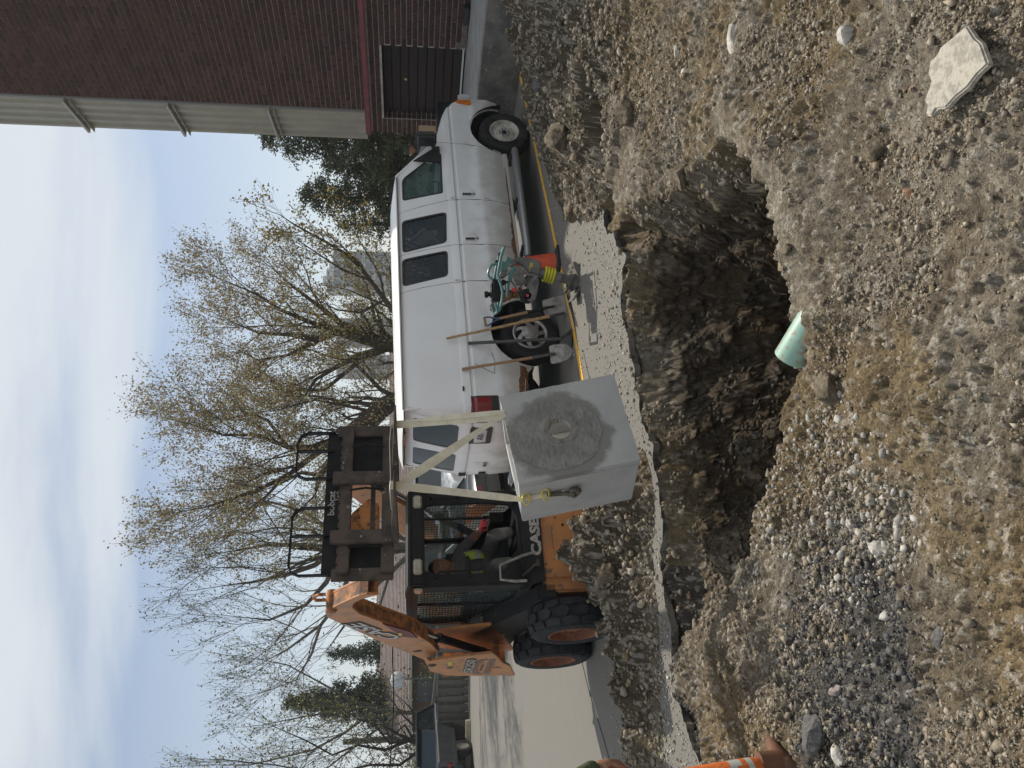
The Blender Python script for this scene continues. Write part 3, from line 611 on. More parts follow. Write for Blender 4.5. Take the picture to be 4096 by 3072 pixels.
_mx = _nt.nodes.new('ShaderNodeMixRGB'); _nt.links.new(_mr.outputs[0], _mx.inputs[0]); _nt.links.new(_src, _mx.inputs[1]); _mx.inputs[2].default_value = (.34, .30, .25, 1); _nt.links.new(_mx.outputs[0], _b.inputs['Base Color'])
m_blk = M('rubber_black', (.012, .012, .013), (.02, .02, .02), scale=20, rough=.6)
m_tyre = M('tyre', (.018, .018, .018), (.035, .033, .03), scale=6, rough=.9, bump=.2, spec=.2)
m_rust = M('rust', (.20, .085, .03), (.09, .045, .025), scale=25, rough=.95, bump=.8, bscale=60, c3=(.45, .33, .2), scale3=40, lo3=.6, hi3=.68)
m_gls = M('tinted_glass', (.006, .010, .010), rough=.02, alpha=.86, spec=.45); m_glg = M('green_glass', (.05, .12, .10), rough=.03, alpha=.38, spec=.6)
m_chr = M('galvanised', (.34, .35, .36), (.24, .24, .24), scale=18, rough=.45, metal=.6, stretch=(2, 8, 8)); m_alu = M('hub_silver', (.42, .40, .37), (.32, .30, .27), scale=14, rough=.42, metal=.55)
m_plas = M('black_trim', (.02, .02, .021), rough=.45); m_int = M('van_interior', (.10, .13, .13), rough=.8); m_intd = M('van_interior_dark', (.012, .013, .015), rough=.9)
m_seat = M('seat_fabric', (.04, .045, .05), rough=.9); m_lred = M('tail_lamp_red', (.22, .008, .012), (.15, .005, .008), scale=10, rough=.2, coat=.5)
m_amb = M('amber_lens', (.75, .22, .01), (.5, .13, .01), scale=30, rough=.2, coat=.6)
PZ = [(.40, .05), (.5, .02), (.6, .0), (.8, -.012), (.86, -.018), (.90, -.004), (1.17, -.010), (1.192, .004), (1.212, .004), (1.232, -.012), (1.32, -.004), (1.335, .004), (1.36, .006), (1.6, .045), (1.85, .092), (1.98, .12), (2.04, .145), (2.08, .16)]
def yin(z): return float(np.interp(z, [p[0] for p in PZ], [p[1] for p in PZ]))
AR = .16; UC = 1.0; WV = 1.98
def shell(u, z):
    """u = distance backwards from the rear axle line along the near side, then round the corner and across the back"""
    i = yin(z); dent = .03*math.exp(-((u-.85)/.16)**2-((z-1.45)/.10)**2)
    lean = .16*max(0, (z-1.3)/.75)**1.3
    if u < -2.6: i += .02*(-u-2.6)+.05*max(0, -u-3.2)**2
    if u <= UC: return Vector((-u, i+dent, z))
    La = AR*math.pi/2
    if u <= UC+La:
        t = (u-UC)/AR; r = AR-i; return Vector((-UC-math.sin(t)*r+lean*math.sin(t)*.55, AR-math.cos(t)*r, z))
    yl = AR+(u-UC-La); b = .05*math.sin(math.pi*min(1, yl/WV))
    x = -UC-AR+i*.8+lean*.55
    if yl > WV-AR:
        t = (yl-(WV-AR))/AR; t = min(t, math.pi/2); r = AR-i; return Vector((-UC-math.cos(t)*r+lean*.55*math.cos(t), WV-AR+math.sin(t)*r, z))
    return Vector((x-b, yl, z))
def sside(s, z): return shell(-s, z)
CZS = [p[0] for p in PZ]
def arc(cx_, cz_, r, a0, a1, n=10, sq=1.0): return [(cx_+r*math.cos(math.radians(a0+(a1-a0)*i/n)), cz_+r*sq*math.sin(math.radians(a0+(a1-a0)*i/n))) for i in range(n+1)]
G = .004
# fender with front wheel arch
fen = [(3.40+G, .50)]+[(3.22, .50)][:0]+arc(3.70, .40, .50, 168, 12, 12, 1.04)+[(4.24, .50), (4.40, .52), (4.41, .70), (4.37, 1.02), (4.30, 1.17), (4.15, 1.275), (3.95, 1.345), (3.42, 1.46), (3.405, 1.40)]
fen[0] = (3.20, .50)
fen = [(3.19, .47)]+arc(3.70, .40, .51, 172, 10, 14, 1.0)+[(4.20, .42), (4.38, .45), (4.43, .62), (4.40, .95), (4.33, 1.13), (4.18, 1.25), (3.95, 1.335), (3.44, 1.455), (3.40, 1.40), (3.38, 1.2), (3.36, 1.0), (3.31, .8), (3.24, .62)]
sheet('front_fender', fen, [], sside, m_wht, van, (3.4, 3.6, 3.8, 4.0, 4.1, 4.2, 4.3), CZS, .02)
wf = rpoly([(2.395, 1.40), (3.15, 1.385), (3.17, 1.46), (2.77, 1.925), (2.70, 1.96), (2.335, 1.965)], [.03, .02, .04, .04, .05, .05])
fd = [(2.20, .47), (3.18, .47), (3.23, .62), (3.30, .8), (3.35, 1.0), (3.37, 1.2), (3.39, 1.40), (3.42, 1.455), (2.80, 2.03), (2.115, 2.045), (2.19, 1.7), (2.25, 1.35), (2.265, 1.1), (2.25, .75)]
sheet('front_door', fd, [wf], sside, m_wht, van, (2.6, 2.9, 3.1, 3.3), CZS, .02)
w2 = rpoly([(1.50, 1.40), (2.03, 1.375), (1.955, 1.985), (1.405, 1.99)], .06)
s2 = [(1.45+G, .47), (2.19, .47), (2.24, .75), (2.255, 1.1), (2.24, 1.35), (2.18, 1.7), (2.105, 2.045), (1.36, 2.05), (1.405, 1.75), (1.44, 1.4), (1.455, 1.1), (1.445, .75), (1.41, .47)]
s2 = [(1.41, .47), (2.19, .47), (2.24, .75), (2.257, 1.1), (2.242, 1.35), (2.182, 1.7), (2.107, 2.045), (1.365, 2.05), (1.405, 1.75), (1.44, 1.4), (1.455, 1.1), (1.445, .75)]
sheet('side_door', s2, [w2], sside, m_wht, van, (), CZS, .02)
w3 = rpoly([(.93, 1.415), (1.35, 1.395), (1.285, 2.0), (.845, 2.005)], .06)
s3 = [(.80, .47), (1.40, .47), (1.437, .75), (1.447, 1.1), (1.432, 1.4), (1.397, 1.75), (1.357, 2.05), (.745, 2.055), (.79, 1.75), (.82, 1.35), (.835, 1.1), (.83, .75)]
sheet('side_door', s3, [w3], sside, m_wht, van, (), CZS, .02)
# rear quarter continues round the corner, u grows backwards
rq = [(-.79, .47)]+[(-.822, .75), (-.827, 1.1), (-.812, 1.35), (-.782, 1.75), (-.737, 2.055), (1.26, 2.055), (1.28, 1.3), (1.27, .50), (1.1, .50), (.9, .56), (.62, .52)]+[(-x, z) for x, z in arc(.03, .40, .51, 190-10, 0, 14)][:]+[(-.60, .47)]
sheet('rear_quarter', rq, [], shell, m_wht, van, [-.4, -.2, 0, .2, .4, .6, .7, .8, .9]+[UC+AR*math.pi/2*k/6 for k in range(7)], CZS, .02)
UR0, UM = 1.285, UC+AR*math.pi/2+(WV/2-AR)
UE = UM+(UM-UR0)
for k, (a, b) in enumerate(((UR0, UM-G/2), (UM+G/2, UE))):
    wn_ = rpoly([(a+.07, 1.38), (b-.07, 1.38), (b-.09, 1.94), (a+.09, 1.94)], .06)
    cc = [a+(b-a)*i/5 for i in range(6)]
    sheet('rear_door', [(a, .52), (b, .52), (b, 2.04), (a, 2.04)], [wn_], shell, m_wht, van, cc, CZS, .02)
    def inn(u, z): 
        p = shell(u, z); return p+Vector((.012, 0, 0))
    sheet('rear_window', [(a+.03, 1.34), (b-.03, 1.34), (b-.04, 1.98), (a+.04, 1.98)], [], inn, m_gls, van, cc, CZS, 0)
sheet('rear_corner', [(UE+G, .5), (UE+.34, .5), (UE+.34, 2.055), (UE+G, 2.055)], [], shell, m_wht, van, [UE+.05*k for k in range(7)], CZS, .02)
# far side
def far(s, z):
    p = sside(s, z); return Vector((p.x, WV-p.y, z))
fs = [(-1.0, .47), (-.5, .47)]+arc(.03, .40, .51, 180, 0, 12)+[(3.19, .47)]+arc(3.70, .40, .51, 172, 10, 12)+[(4.38, .45), (4.43, .62), (4.40, .95), (4.33, 1.13), (4.18, 1.25), (3.95, 1.335), (3.44, 1.455), (2.80, 2.03), (2.1, 2.05), (-1.0, 2.055)]
sheet('far_side', fs, [wf, w2, w3], far, m_wht, van, (3.4, 3.8, 4.1), CZS, .02)
for pth in ([(3.39, 1.44), (3.375, 1.2), (3.355, 1.0), (3.30, .8), (3.235, .62), (3.185, .48)], [(2.112, 2.04), (2.186, 1.7), (2.246, 1.35), (2.261, 1.1), (2.245, .75), (2.195, .48)], [(1.361, 2.045), (1.40, 1.75), (1.436, 1.4), (1.451, 1.1), (1.441, .75), (1.405, .48)], [(.741, 2.05), (.786, 1.75), (.816, 1.35), (.831, 1.1), (.826, .75), (.795, .48)]):
    mb = MB()
    for a_, b_ in zip(pth, pth[1:]): mb.bar(sside(*a_)+Vector((0, .024, 0)), sside(*b_)+Vector((0, .024, 0)), .004, .05, (1, 0, 0)); mb.bar(sside(*a_)+Vector((0, .0035, 0)), sside(*b_)+Vector((0, .0035, 0)), .006, .009, (1, 0, 0))
    mb.build('door_seal', m_blk, van)
# glass and black rubber round each side window
def glass(nm, poly, mat, off=.012, grow=.02, th=.006):
    c_ = sum((Vector(p) for p in poly), Vector((0, 0)))/len(poly); P2 = [tuple(c_+(Vector(p)-c_)*(1+grow/.3)) for p in poly]
    return sheet(nm, P2, [], lambda s, z: sside(s, z)+Vector((0, off, 0)), mat, van, (), CZS, 0)
def seal(poly, wdt, out_=-.004):
    c_ = sum((Vector(p) for p in poly), Vector((0, 0)))/len(poly); inner = [tuple(Vector(p)-(Vector(p)-c_).normalized()*wdt) for p in poly]; o_ = [tuple(Vector(p)+(Vector(p)-c_).normalized()*.008) for p in poly]
    return sheet('window_seal', o_, [inner], lambda s, z: sside(s, z)+Vector((0, out_, 0)), m_blk, van, (), CZS, .012)
glass('window_glass', wf, m_glg); glass('window_glass', w2, m_gls); glass('window_glass', w3, m_gls)
seal(wf, .022); seal(w2, .03); seal(w3, .03)
for wdw in (wf, w2, w3): sheet('far_window', wdw, [], lambda s, z: far(s, z)+Vector((0, -.01, 0)), m_glg, van, (), CZS, 0)
# roof
mr = MB(); ns, ny = 46, 18; vs = []
for i in range(ns+1):
    s = -1.12+i/ns*(2.80+1.12)
    for k in range(ny+1):
        f = k/ny; a = .135; y = a+(WV-2*a)*f; e = 1-abs(2*f-1)**3.2
        endr = min(1, (s+1.12)/.25)**.5 if s > -1.12 else 0; endf = min(1, max(0, (2.86-s)/.5))**.5
        z = 2.055+.095*e*min(1, .25+endr)*min(1, .2+endf)+(.006*math.sin(f*math.pi*14) if .12 < f < .88 and -0.9 < s < 2.2 else 0)
        vs.append((s-(.06*(1-abs(2*f-1)**2) if i == 0 else 0), y, z))
mr.add(vs, [(i*(ny+1)+k, i*(ny+1)+k+1, (i+1)*(ny+1)+k+1, (i+1)*(ny+1)+k) for i in range(ns) for k in range(ny)]); mr.build('roof', m_wht, van, smooth=True, ang=60)
mg = MB(); mg.bar((-1.0, .115, 2.062), (2.78, .125, 2.052), .03, .018); mg.bar((-1.0, WV-.115, 2.062), (2.78, WV-.125, 2.052), .03, .018); mg.build('drip_rail', m_wht, van, bevel=.004)
ms = MB(); ms.bar((-1.0, .104, 2.05), (2.78, .112, 2.04), .012, .008); ms.build('roof_seam', m_blk, van)
def grid(nm, f, nu, nv, mat, parent, smooth=60):
    g = MB(); g.add([f(i/nu, k/nv) for i in range(nu+1) for k in range(nv+1)], [(i*(nv+1)+k, i*(nv+1)+k+1, (i+1)*(nv+1)+k+1, (i+1)*(nv+1)+k) for i in range(nu) for k in range(nv)]); return g.build(nm, mat, parent, smooth=True, ang=smooth)
grid('windshield', lambda u, v: (2.86+.64*u+.09*math.sin(math.pi*v)*(.3+u), .2-.08*u+(WV-.4+.16*u)*v, 2.05-.56*u+.03*math.sin(math.pi*v)), 8, 12, m_glg, van)
for y0_, y1_ in ((.15, .08), (WV-.15, WV-.08)): mp3 = MB(); mp3.bar((2.80, y0_, 2.05), (3.46, y1_, 1.455), .05, .05, (0, 1, 0)); mp3.build('windshield_pillar', m_wht, van, bevel=.012)
HL = [(3.44, 1.462), (3.7, 1.42), (3.95, 1.35), (4.15, 1.275), (4.30, 1.18), (4.38, 1.07)]
def hood(u, v):
    s = 3.44+(4.38-3.44)*u; z = float(np.interp(s, [p[0] for p in HL], [p[1] for p in HL])); e = 1-abs(2*v-1)**4
    return (s+.10*e*u, .04+.06*u**3+(WV-.08-.12*u**3)*v, z+.035*e-.01)
grid('hood', hood, 12, 16, m_wht, van)
mfr = MB(); mfr.box((4.46, WV/2, .92), (.12, WV-.5, .34), mat=m_plas)
for k in range(6): mfr.box((4.525, WV/2, .79+k*.05), (.03, WV-.62, .018), mat=m_chr)
mfr.box((4.42, WV/2, .60), (.18, WV-.36, .20), mat=m_plas); mfr.build('grille', None, van, bevel=.01)
mh = MB(); mh.box((4.46, .20, .95), (.12, .26, .2)); mh.box((4.46, WV-.2, .95), (.12, .26, .2)); mh.build('headlight', M('lens_clear', (.5, .5, .5), rough=.1, coat=.5), van, bevel=.02)
tl = rpoly([(4.26, .86), (4.40, .86), (4.40, 1.05), (4.355, 1.10), (4.31, 1.07)], .02)
sheet('turn_signal', tl, [], lambda s, z: sside(s, z)+Vector((0, -.012, 0)), m_amb, van, (4.3, 4.35), CZS, .02)
# interior
mi = MB(); mi.box((1.55, WV/2, .60), (5.0, WV-.24, .05)); mi.build('cabin_floor', m_intd, van)
mb = MB(); mb.box((.6, WV/2, 1.3), (.04, WV-.36, 1.3)); mb.box((-.2, .3, 1.4), (1.4, .05, 1.1)); mb.build('dark_backing', m_intd, van)  # dark panels added inside so the windows read as dark
mb = MB(); mb.prism([(3.0, 1.0), (3.45, 1.0), (3.45, 1.43), (3.2, 1.46), (3.02, 1.38)], .12, WV-.12, 1); mb.build('dashboard', m_int, van, bevel=.03)
mb = MB(); mb.lathe([(.19+.016*math.cos(t*math.pi/4), .016*math.sin(t*math.pi/4)) for t in range(9)], (2.92, .55, 1.42), (-.9, 0, .5), 28); mb.bar((2.92, .38, 1.42), (2.92, .72, 1.42), .03, .02); mb.build('steering_wheel', m_plas, van, smooth=True)
for y in (.52, 1.42):
    mb = MB(); mb.box((2.42, y, 1.28), (.14, .5, .75), Matrix.Rotation(-.18, 3, 'Y')); mb.box((2.32, y, 1.72), (.10, .26, .2)); mb.box((2.65, y, .92), (.5, .5, .16)); mb.build('front_seat', m_seat, van, bevel=.05, seg=3)
mb = MB(); mb.box((1.35, WV/2, 1.3), (.14, 1.5, .6)); mb.box((1.35, WV/2, .9), (.5, 1.5, .15)); mb.build('rear_bench', m_seat, van, bevel=.05)
mb = MB()
for k in range(14):
    mb.bar((1.72, .25+k*.11, 1.35), (1.72, .25+k*.11+.35, 1.95), .012, .012, mat=m_chr); mb.bar((1.72, .25+k*.11+.35, 1.35), (1.72, .25+k*.11, 1.95), .012, .012, mat=m_chr)
mb.build('mesh_screen', None, van)
# sill, rust, running board
mb = MB(); mb.prism([(.55, .40), (3.19, .40), (3.19, .475), (.55, .475)], .02, .10, 1); mb.build('sill', m_wht, van, bevel=.01)
def rustpoly(pts, amp=.012, step=.03, seed=0):
    r = random.Random(seed); out = []
    for i in range(len(pts)):
        a = Vector(pts[i]); b = Vector(pts[(i+1) % len(pts)]); n_ = max(1, int((b-a).length/step))
        for j_ in range(n_): p = a.lerp(b, j_/n_); out.append((p.x+r.uniform(-amp, amp), p.y+r.uniform(-amp, amp)))
    return out
rp = [rustpoly([(-.53, .62), (-.50, .42), (-.42, .42), (-.43, .6), (-.47, .7)], seed=1)]
rs_ = arc(.03, .40, .535, 60, 2, 10); ro_ = arc(.03, .40, .60, 2, 52, 8)
sheet('rust_patch', rustpoly(rs_+[(.60, .42), (.66, .50), (.67, .62), (.64, .75), (.56, .82), (.42, .90)], .014, .025, 3), [], lambda s, z: sside(s, z)+Vector((0, -.004, 0)), m_rust, van, (), CZS, .008)
sheet('rust_patch', rustpoly([(-1.05, .50), (-.52, .50), (-.50, .58), (-.6, .60), (-.8, .64), (-.95, .60), (-1.05, .66)], .018, .03, 4), [], lambda s, z: sside(s, z)+Vector((0, -.004, 0)), m_rust, van, (), CZS, .008)
sheet('rust_patch', rustpoly([(.62, .42), (3.1, .42), (3.1, .455), (2.4, .462), (1.6, .475), (1.45, .50), (1.3, .478), (.62, .48)], .010, .035, 5), [], lambda s, z: sside(s, z)+Vector((0, -.02, 0)), m_rust, van, (), CZS, .008)
mb = MB(); mb.tube([(3.17, -.08, .30), (3.10, -.13, .30), (2.2, -.135, .305), (1.3, -.13, .31), (1.2, -.08, .31)], .042, 12, m_chr); mb.box((2.2, -.04, .335), (1.9, .12, .03), mat=m_chr)
for s in (1.35, 2.2, 3.05): mb.box((s, .02, .36), (.06, .2, .04), mat=m_plas)
mb.build('running_board', None, van, smooth=True, ang=50)
mb = MB(); mb.box((1.7, WV/2, .43), (2.6, 1.5, .12)); mb.box((-.7, WV/2, .45), (.7, 1.3, .16)); mb.tube([(-.4, .55, .38), (-1.0, .45, .36), (-1.25, .42, .34)], .035, 10); mb.build('underbody', m_intd, van)
mb = MB(); mb.lathe([(.10, 0), (.10, 1.8)], (0, .09, .39), (0, 1, 0), 12); mb.build('rear_axle', m_intd, van)
for s in (.03, 3.70):
    mb = MB(); pr = arc(s, .40, .53, 180, 0, 12); vs = [(x, .03, z) for x, z in pr]+[(x, .55, z) for x, z in pr]; n_ = len(pr)
    mb.add(vs, [(i, i+1, n_+i+1, n_+i) for i in range(n_-1)]); mb.add([(x, .54, z) for x, z in pr], [tuple(range(n_))]); mb.build('wheel_well', m_intd, van)
# door handles, locks, hinges
for s, z in ((2.36, 1.06), (1.55, 1.07)):
    mb = MB(); mb.box((s+.01, -.010, z), (.15, .012, .17), mat=m_wht); mb.box((s-.02, -.020, z), (.05, .014, .14), mat=m_plas); mb.build('door_handle', None, van, bevel=.005)
    mb = MB(); mb.lathe([(0, .012), (.016, .012), (.020, 0)], (s-.0, -.006, z-.10), (0, -1, 0), 14); mb.build('door_lock', m_chr, van)
for s, z in ((2.26, 1.27), (2.25, .80), (.82, 1.30)):
    mb = MB(); mb.box((s, -.02, z), (.05, .02, .075), mat=m_wht); mb.box((s, -.034, z), (.02, .012, .03), mat=m_chr); mb.build('door_latch', None, van, bevel=.004)
# mirror
mb = MB(); mb.box((3.26, -.17, 1.60), (.12, .26, .30), Matrix.Rotation(-.15, 3, 'Z')); mb.build('mirror', m_plas, van, bevel=.035, seg=3)
mb = MB(); mb.tube([(3.22, .02, 1.48), (3.24, -.10, 1.50)], .035, 8); mb.tube([(3.22, .05, 1.72), (3.24, -.10, 1.68)], .02, 8); mb.prism([(2.98, 1.40), (3.30, 1.40), (3.30, 1.44), (3.0, 1.80)], .0, .03, 1); mb.build('mirror_bracket', m_plas, van, bevel=.006)
# lamps and plate at the back
U1 = UC+AR*math.pi/2
sheet('tail_light', rpoly([(.90, .90), (1.26, .90), (1.26, 1.24), (.90, 1.24)], .02), [], lambda u, z: shell(u, z)+Vector((-.012, -.014, 0)), m_plas, van, [UC+AR*math.pi/2*k/6 for k in range(7)], CZS, .02)
sheet('tail_lens', rpoly([(.915, .99), (1.245, .99), (1.245, 1.23), (.915, 1.23)], .01), [], lambda u, z: shell(u, z)+Vector((-.02, -.022, 0)), m_lred, van, [UC+AR*math.pi/2*k/6 for k in range(7)], CZS, .012)
pu = UR0+.10
sheet('plate_recess', rpoly([(pu, .96), (pu+.42, .96), (pu+.42, 1.24), (pu, 1.24)], .03), [], lambda u, z: shell(u, z)+Vector((-.01, 0, 0)), m_plas, van, (), (), .012)
pl_ = sheet('number_plate', rpoly([(pu+.05, 1.03), (pu+.36, 1.03), (pu+.36, 1.18), (pu+.05, 1.18)], .01), [], lambda u, z: shell(u, z)+Vector((-.018, 0, 0)), M('plate_white', (.62, .62, .60), rough=.5), van, (), (), .004)
pc_ = shell(pu+.2, 1.105)+Vector((-.028, 0, 0))
text('AX', .12, pl_, frame(pc_, (0, -1, 0), (0, 0, 1), (-1, 0, 0)), M('plate_blue', (.05, .07, .2), rough=.6))
for z in (1.26, .98):
    mb = MB(); q = shell(UE-.02, z); mb.box((q.x-.015, q.y-.01, z), (.03, .06, .10)); mb.build('hinge', m_plas, van)
q = shell(UM+.42, 1.0); mb = MB(); mb.box((q.x-.012, q.y, .97), (.01, .13, .05)); mb.build('badge', m_chr, van)
text('XL', .04, van, frame((q.x-.022, q.y, .97), (0, -1, 0), (0, 0, 1), (-1, 0, 0)), m_plas)
mb = MB(); mb.box((-1.28, WV/2, .52), (.16, WV-.1, .16)); mb.build('rear_bumper', m_chr, van, bevel=.03)
q = shell(UM-.3, 2.02); mb = MB(); mb.prism([(UM*0+.55, 2.03), (1.0, 2.03), (.78, 2.10)], -1.10, -1.085, 0); mb.build('roof_lamp', m_lred, van)
mb = MB(); mb.box((-.80, .0, 1.32), (.06, .03, .02)); mb.build('drip_scar', m_plas, van)
# crack in the flank
mb = MB(); pc = [(-.45, 1.16), (-.55, 1.0), (-.60, .92), (-.42, .9), (-.3, .93)]
for a, b in zip(pc, pc[1:]): mb.bar((a[0], -.012, a[1]), (b[0], -.012, b[1]), .004, .004, (0, 1, 0))
mb.build('scratch', m_plas, van)
# wheels
def wheel(parent, s, y, z, kind, sgn=1, steer=0):
    e = link('wheel', None, parent, Matrix.Translation((s, y, z)) @ Matrix.Rotation(steer, 4, 'Z')); R_ = .388
    t = MB(); prof = [(.215, .02), (.25, .0), (.32, -.012), (.365, .0), (R_-.006, .025), (R_, .05), (R_, .09), (R_-.008, .095), (R_-.008, .10), (R_, .105), (R_, .15), (R_-.008, .155), (R_, .16), (R_, .20), (.37, .235), (.25, .235), (.215, .22)]
    t.lathe([(r, h) for r, h in prof], (0, 0, 0), (0, sgn, 0), 48); t.build('tyre', m_tyre, e, smooth=True, ang=30)
    if kind == 'steel':
        mw_ = M('rim_white', (.55, .53, .48), (.40, .36, .30), scale=9, rough=.5, c3=(.22, .12, .06), scale3=26, lo3=.62, hi3=.7)
        r = MB(); r.lathe([(.222, .012), (.226, .0), (.215, .0), (.205, .03), (.195, .06), (.16, .075), (.155, .062), (.13, .05), (.09, .055), (.085, .04), (.05, .04), (0, .04)], (0, 0, 0), (0, sgn, 0), 40); r.build('rim', mw_, e, smooth=True, ang=35)
        for k in range(8):
            a = k*math.pi/4; h = MB(); h.lathe([(0, -.004), (.020, -.004), (.020, .02)], (.145*math.cos(a), .066*sgn, .145*math.sin(a)), (0, sgn, 0), 10); h.build('rim_hole', m_blk, e)
            h = MB(); h.lathe([(0, -.03), (.013, -.028), (.014, 0)], (.072*math.cos(a+.39), .045*sgn, .072*math.sin(a+.39)), (0, sgn, 0), 6); h.build('wheel_nut', m_chr, e)
        h = MB(); h.lathe([(0, -.02), (.035, -.02), (.045, .04)], (0, .04*sgn, 0), (0, sgn, 0), 16); h.build('hub', m_intd, e)
    else:
        r = MB(); r.lathe([(.225, .02), (.232, -.004), (.215, -.012), (.195, .004), (.19, .012)], (0, 0, 0), (0, sgn, 0), 48)
        r.lathe([(.115, -.022), (.10, -.03), (.078, -.034), (.075, -.042), (.05, -.05), (0, -.053)], (0, 0, 0), (0, sgn, 0), 40)
        for k in range(7):
            a0 = k*2*math.pi/7; V_ = []
            for j_ in range(7):
                f = j_/6; rr = .108+(.198-.108)*f; ww = (.40-.16*f); off = .38*f
                for sd_ in (-1, 1): a = a0+off+sd_*ww*.62; V_.append((rr*math.cos(a), (-.022+.03*f**2)*sgn, rr*math.sin(a)))
            r.add(V_, [(2*i, 2*i+1, 2*i+3, 2*i+2) for i in range(6)])
        r.build('hubcap', m_alu, e, smooth=True, ang=50)
        b = MB(); b.lathe([(.21, .03), (0, .035)], (0, 0, 0), (0, sgn, 0), 30); b.build('wheel_disc', m_intd, e)
        for k in range(7):
            a = k*2*math.pi/7+.45; h = MB(); h.lathe([(0, -.012), (.013, -.010), (.016, 0)], (.098*math.cos(a), -.028*sgn, .098*math.sin(a)), (0, sgn, 0), 8); h.build('wheel_nut', m_alu, e)
    return e
wheel(van, 3.70, .05, .388, 'steel', 1); wheel(van, .03, .06, .388, 'cap', 1)
wheel(van, 3.70, WV-.05, .388, 'cap', -1); wheel(van, .03, WV-.06, .388, 'cap', -1)
# ------------------------------------------------------------ compact loader
LO = Vector((-1.617, 7.57, -.03)); lt = .536; lf = Vector((math.sin(lt), -math.cos(lt), 0)); ll = Vector((math.cos(lt), math.sin(lt), 0))
LM = frame(LO, lf, ll, (0, 0, 1)); LI = LM.inverted()
def onp(x, y, o, n):
    d = ray(x, y); C_ = Vector((0, 0, CZ)); return C_+d*((o-C_).dot(n)/d.dot(n))
def LA(x, y, a): return LI @ onp(x, y, LO+lf*a, lf)
def LB(x, y, b): q = LI @ onp(x, y, LO+ll*b, ll); return (q.x, q.z)
ld = thing('skid_steer_loader', 'orange skid steer loader with black cab and raised lift arms holding the concrete box', 'loader', mtx=LM)
m_or = M('loader_orange', (.46, .185, .055), (.33, .15, .06), scale=4, lo=.4, hi=.65, rough=.6, bump=.08, c3=(.13, .085, .06), scale3=13, lo3=.57, hi3=.66, detail=9, coat=.1)
m_orr = M('rusty_orange', (.50, .20, .06), (.22, .10, .05), scale=7, rough=.8, bump=.4, bscale=50, c3=(.12, .07, .045), scale3=14, lo3=.52, hi3=.62)
m_cab = M('cab_black', (.014, .014, .015), (.030, .027, .024), scale=6, lo=.5, hi=.8, rough=.65, spec=.25, bump=.06, c3=(.09, .075, .06), scale3=22, lo3=.64, hi3=.72)
m_dst = M('dusty_steel', (.042, .032, .026), (.085, .06, .045), scale=7, rough=.65, bump=.3, bscale=60, c3=(.30, .27, .25), scale3=11, lo3=.64, hi3=.68, metal=.2)
m_blks = M('black_steel', (.006, .006, .007), (.014, .013, .012), scale=8, rough=.6, spec=.2)
m_lgt = M('work_lamp', (.42, .38, .29), (.3, .28, .22), scale=60, rough=.2, coat=.5); m_whl = M('letter_white', (.36, .34, .31), rough=.6, c3=(.1, .08, .06), c2=(.28, .26, .24), scale3=40, lo3=.6, hi3=.65)
m_ltt = M('loader_tyre', (.020, .021, .024), (.038, .038, .040), scale=12, lo=.4, hi=.7, rough=.85, bump=.25, bscale=60, spec=.25, c3=(.13, .125, .12), scale3=55, lo3=.64, hi3=.72)
m_rim = M('rim_rust', (.24, .075, .025), (.13, .05, .025), scale=12, rough=.8, bump=.3)
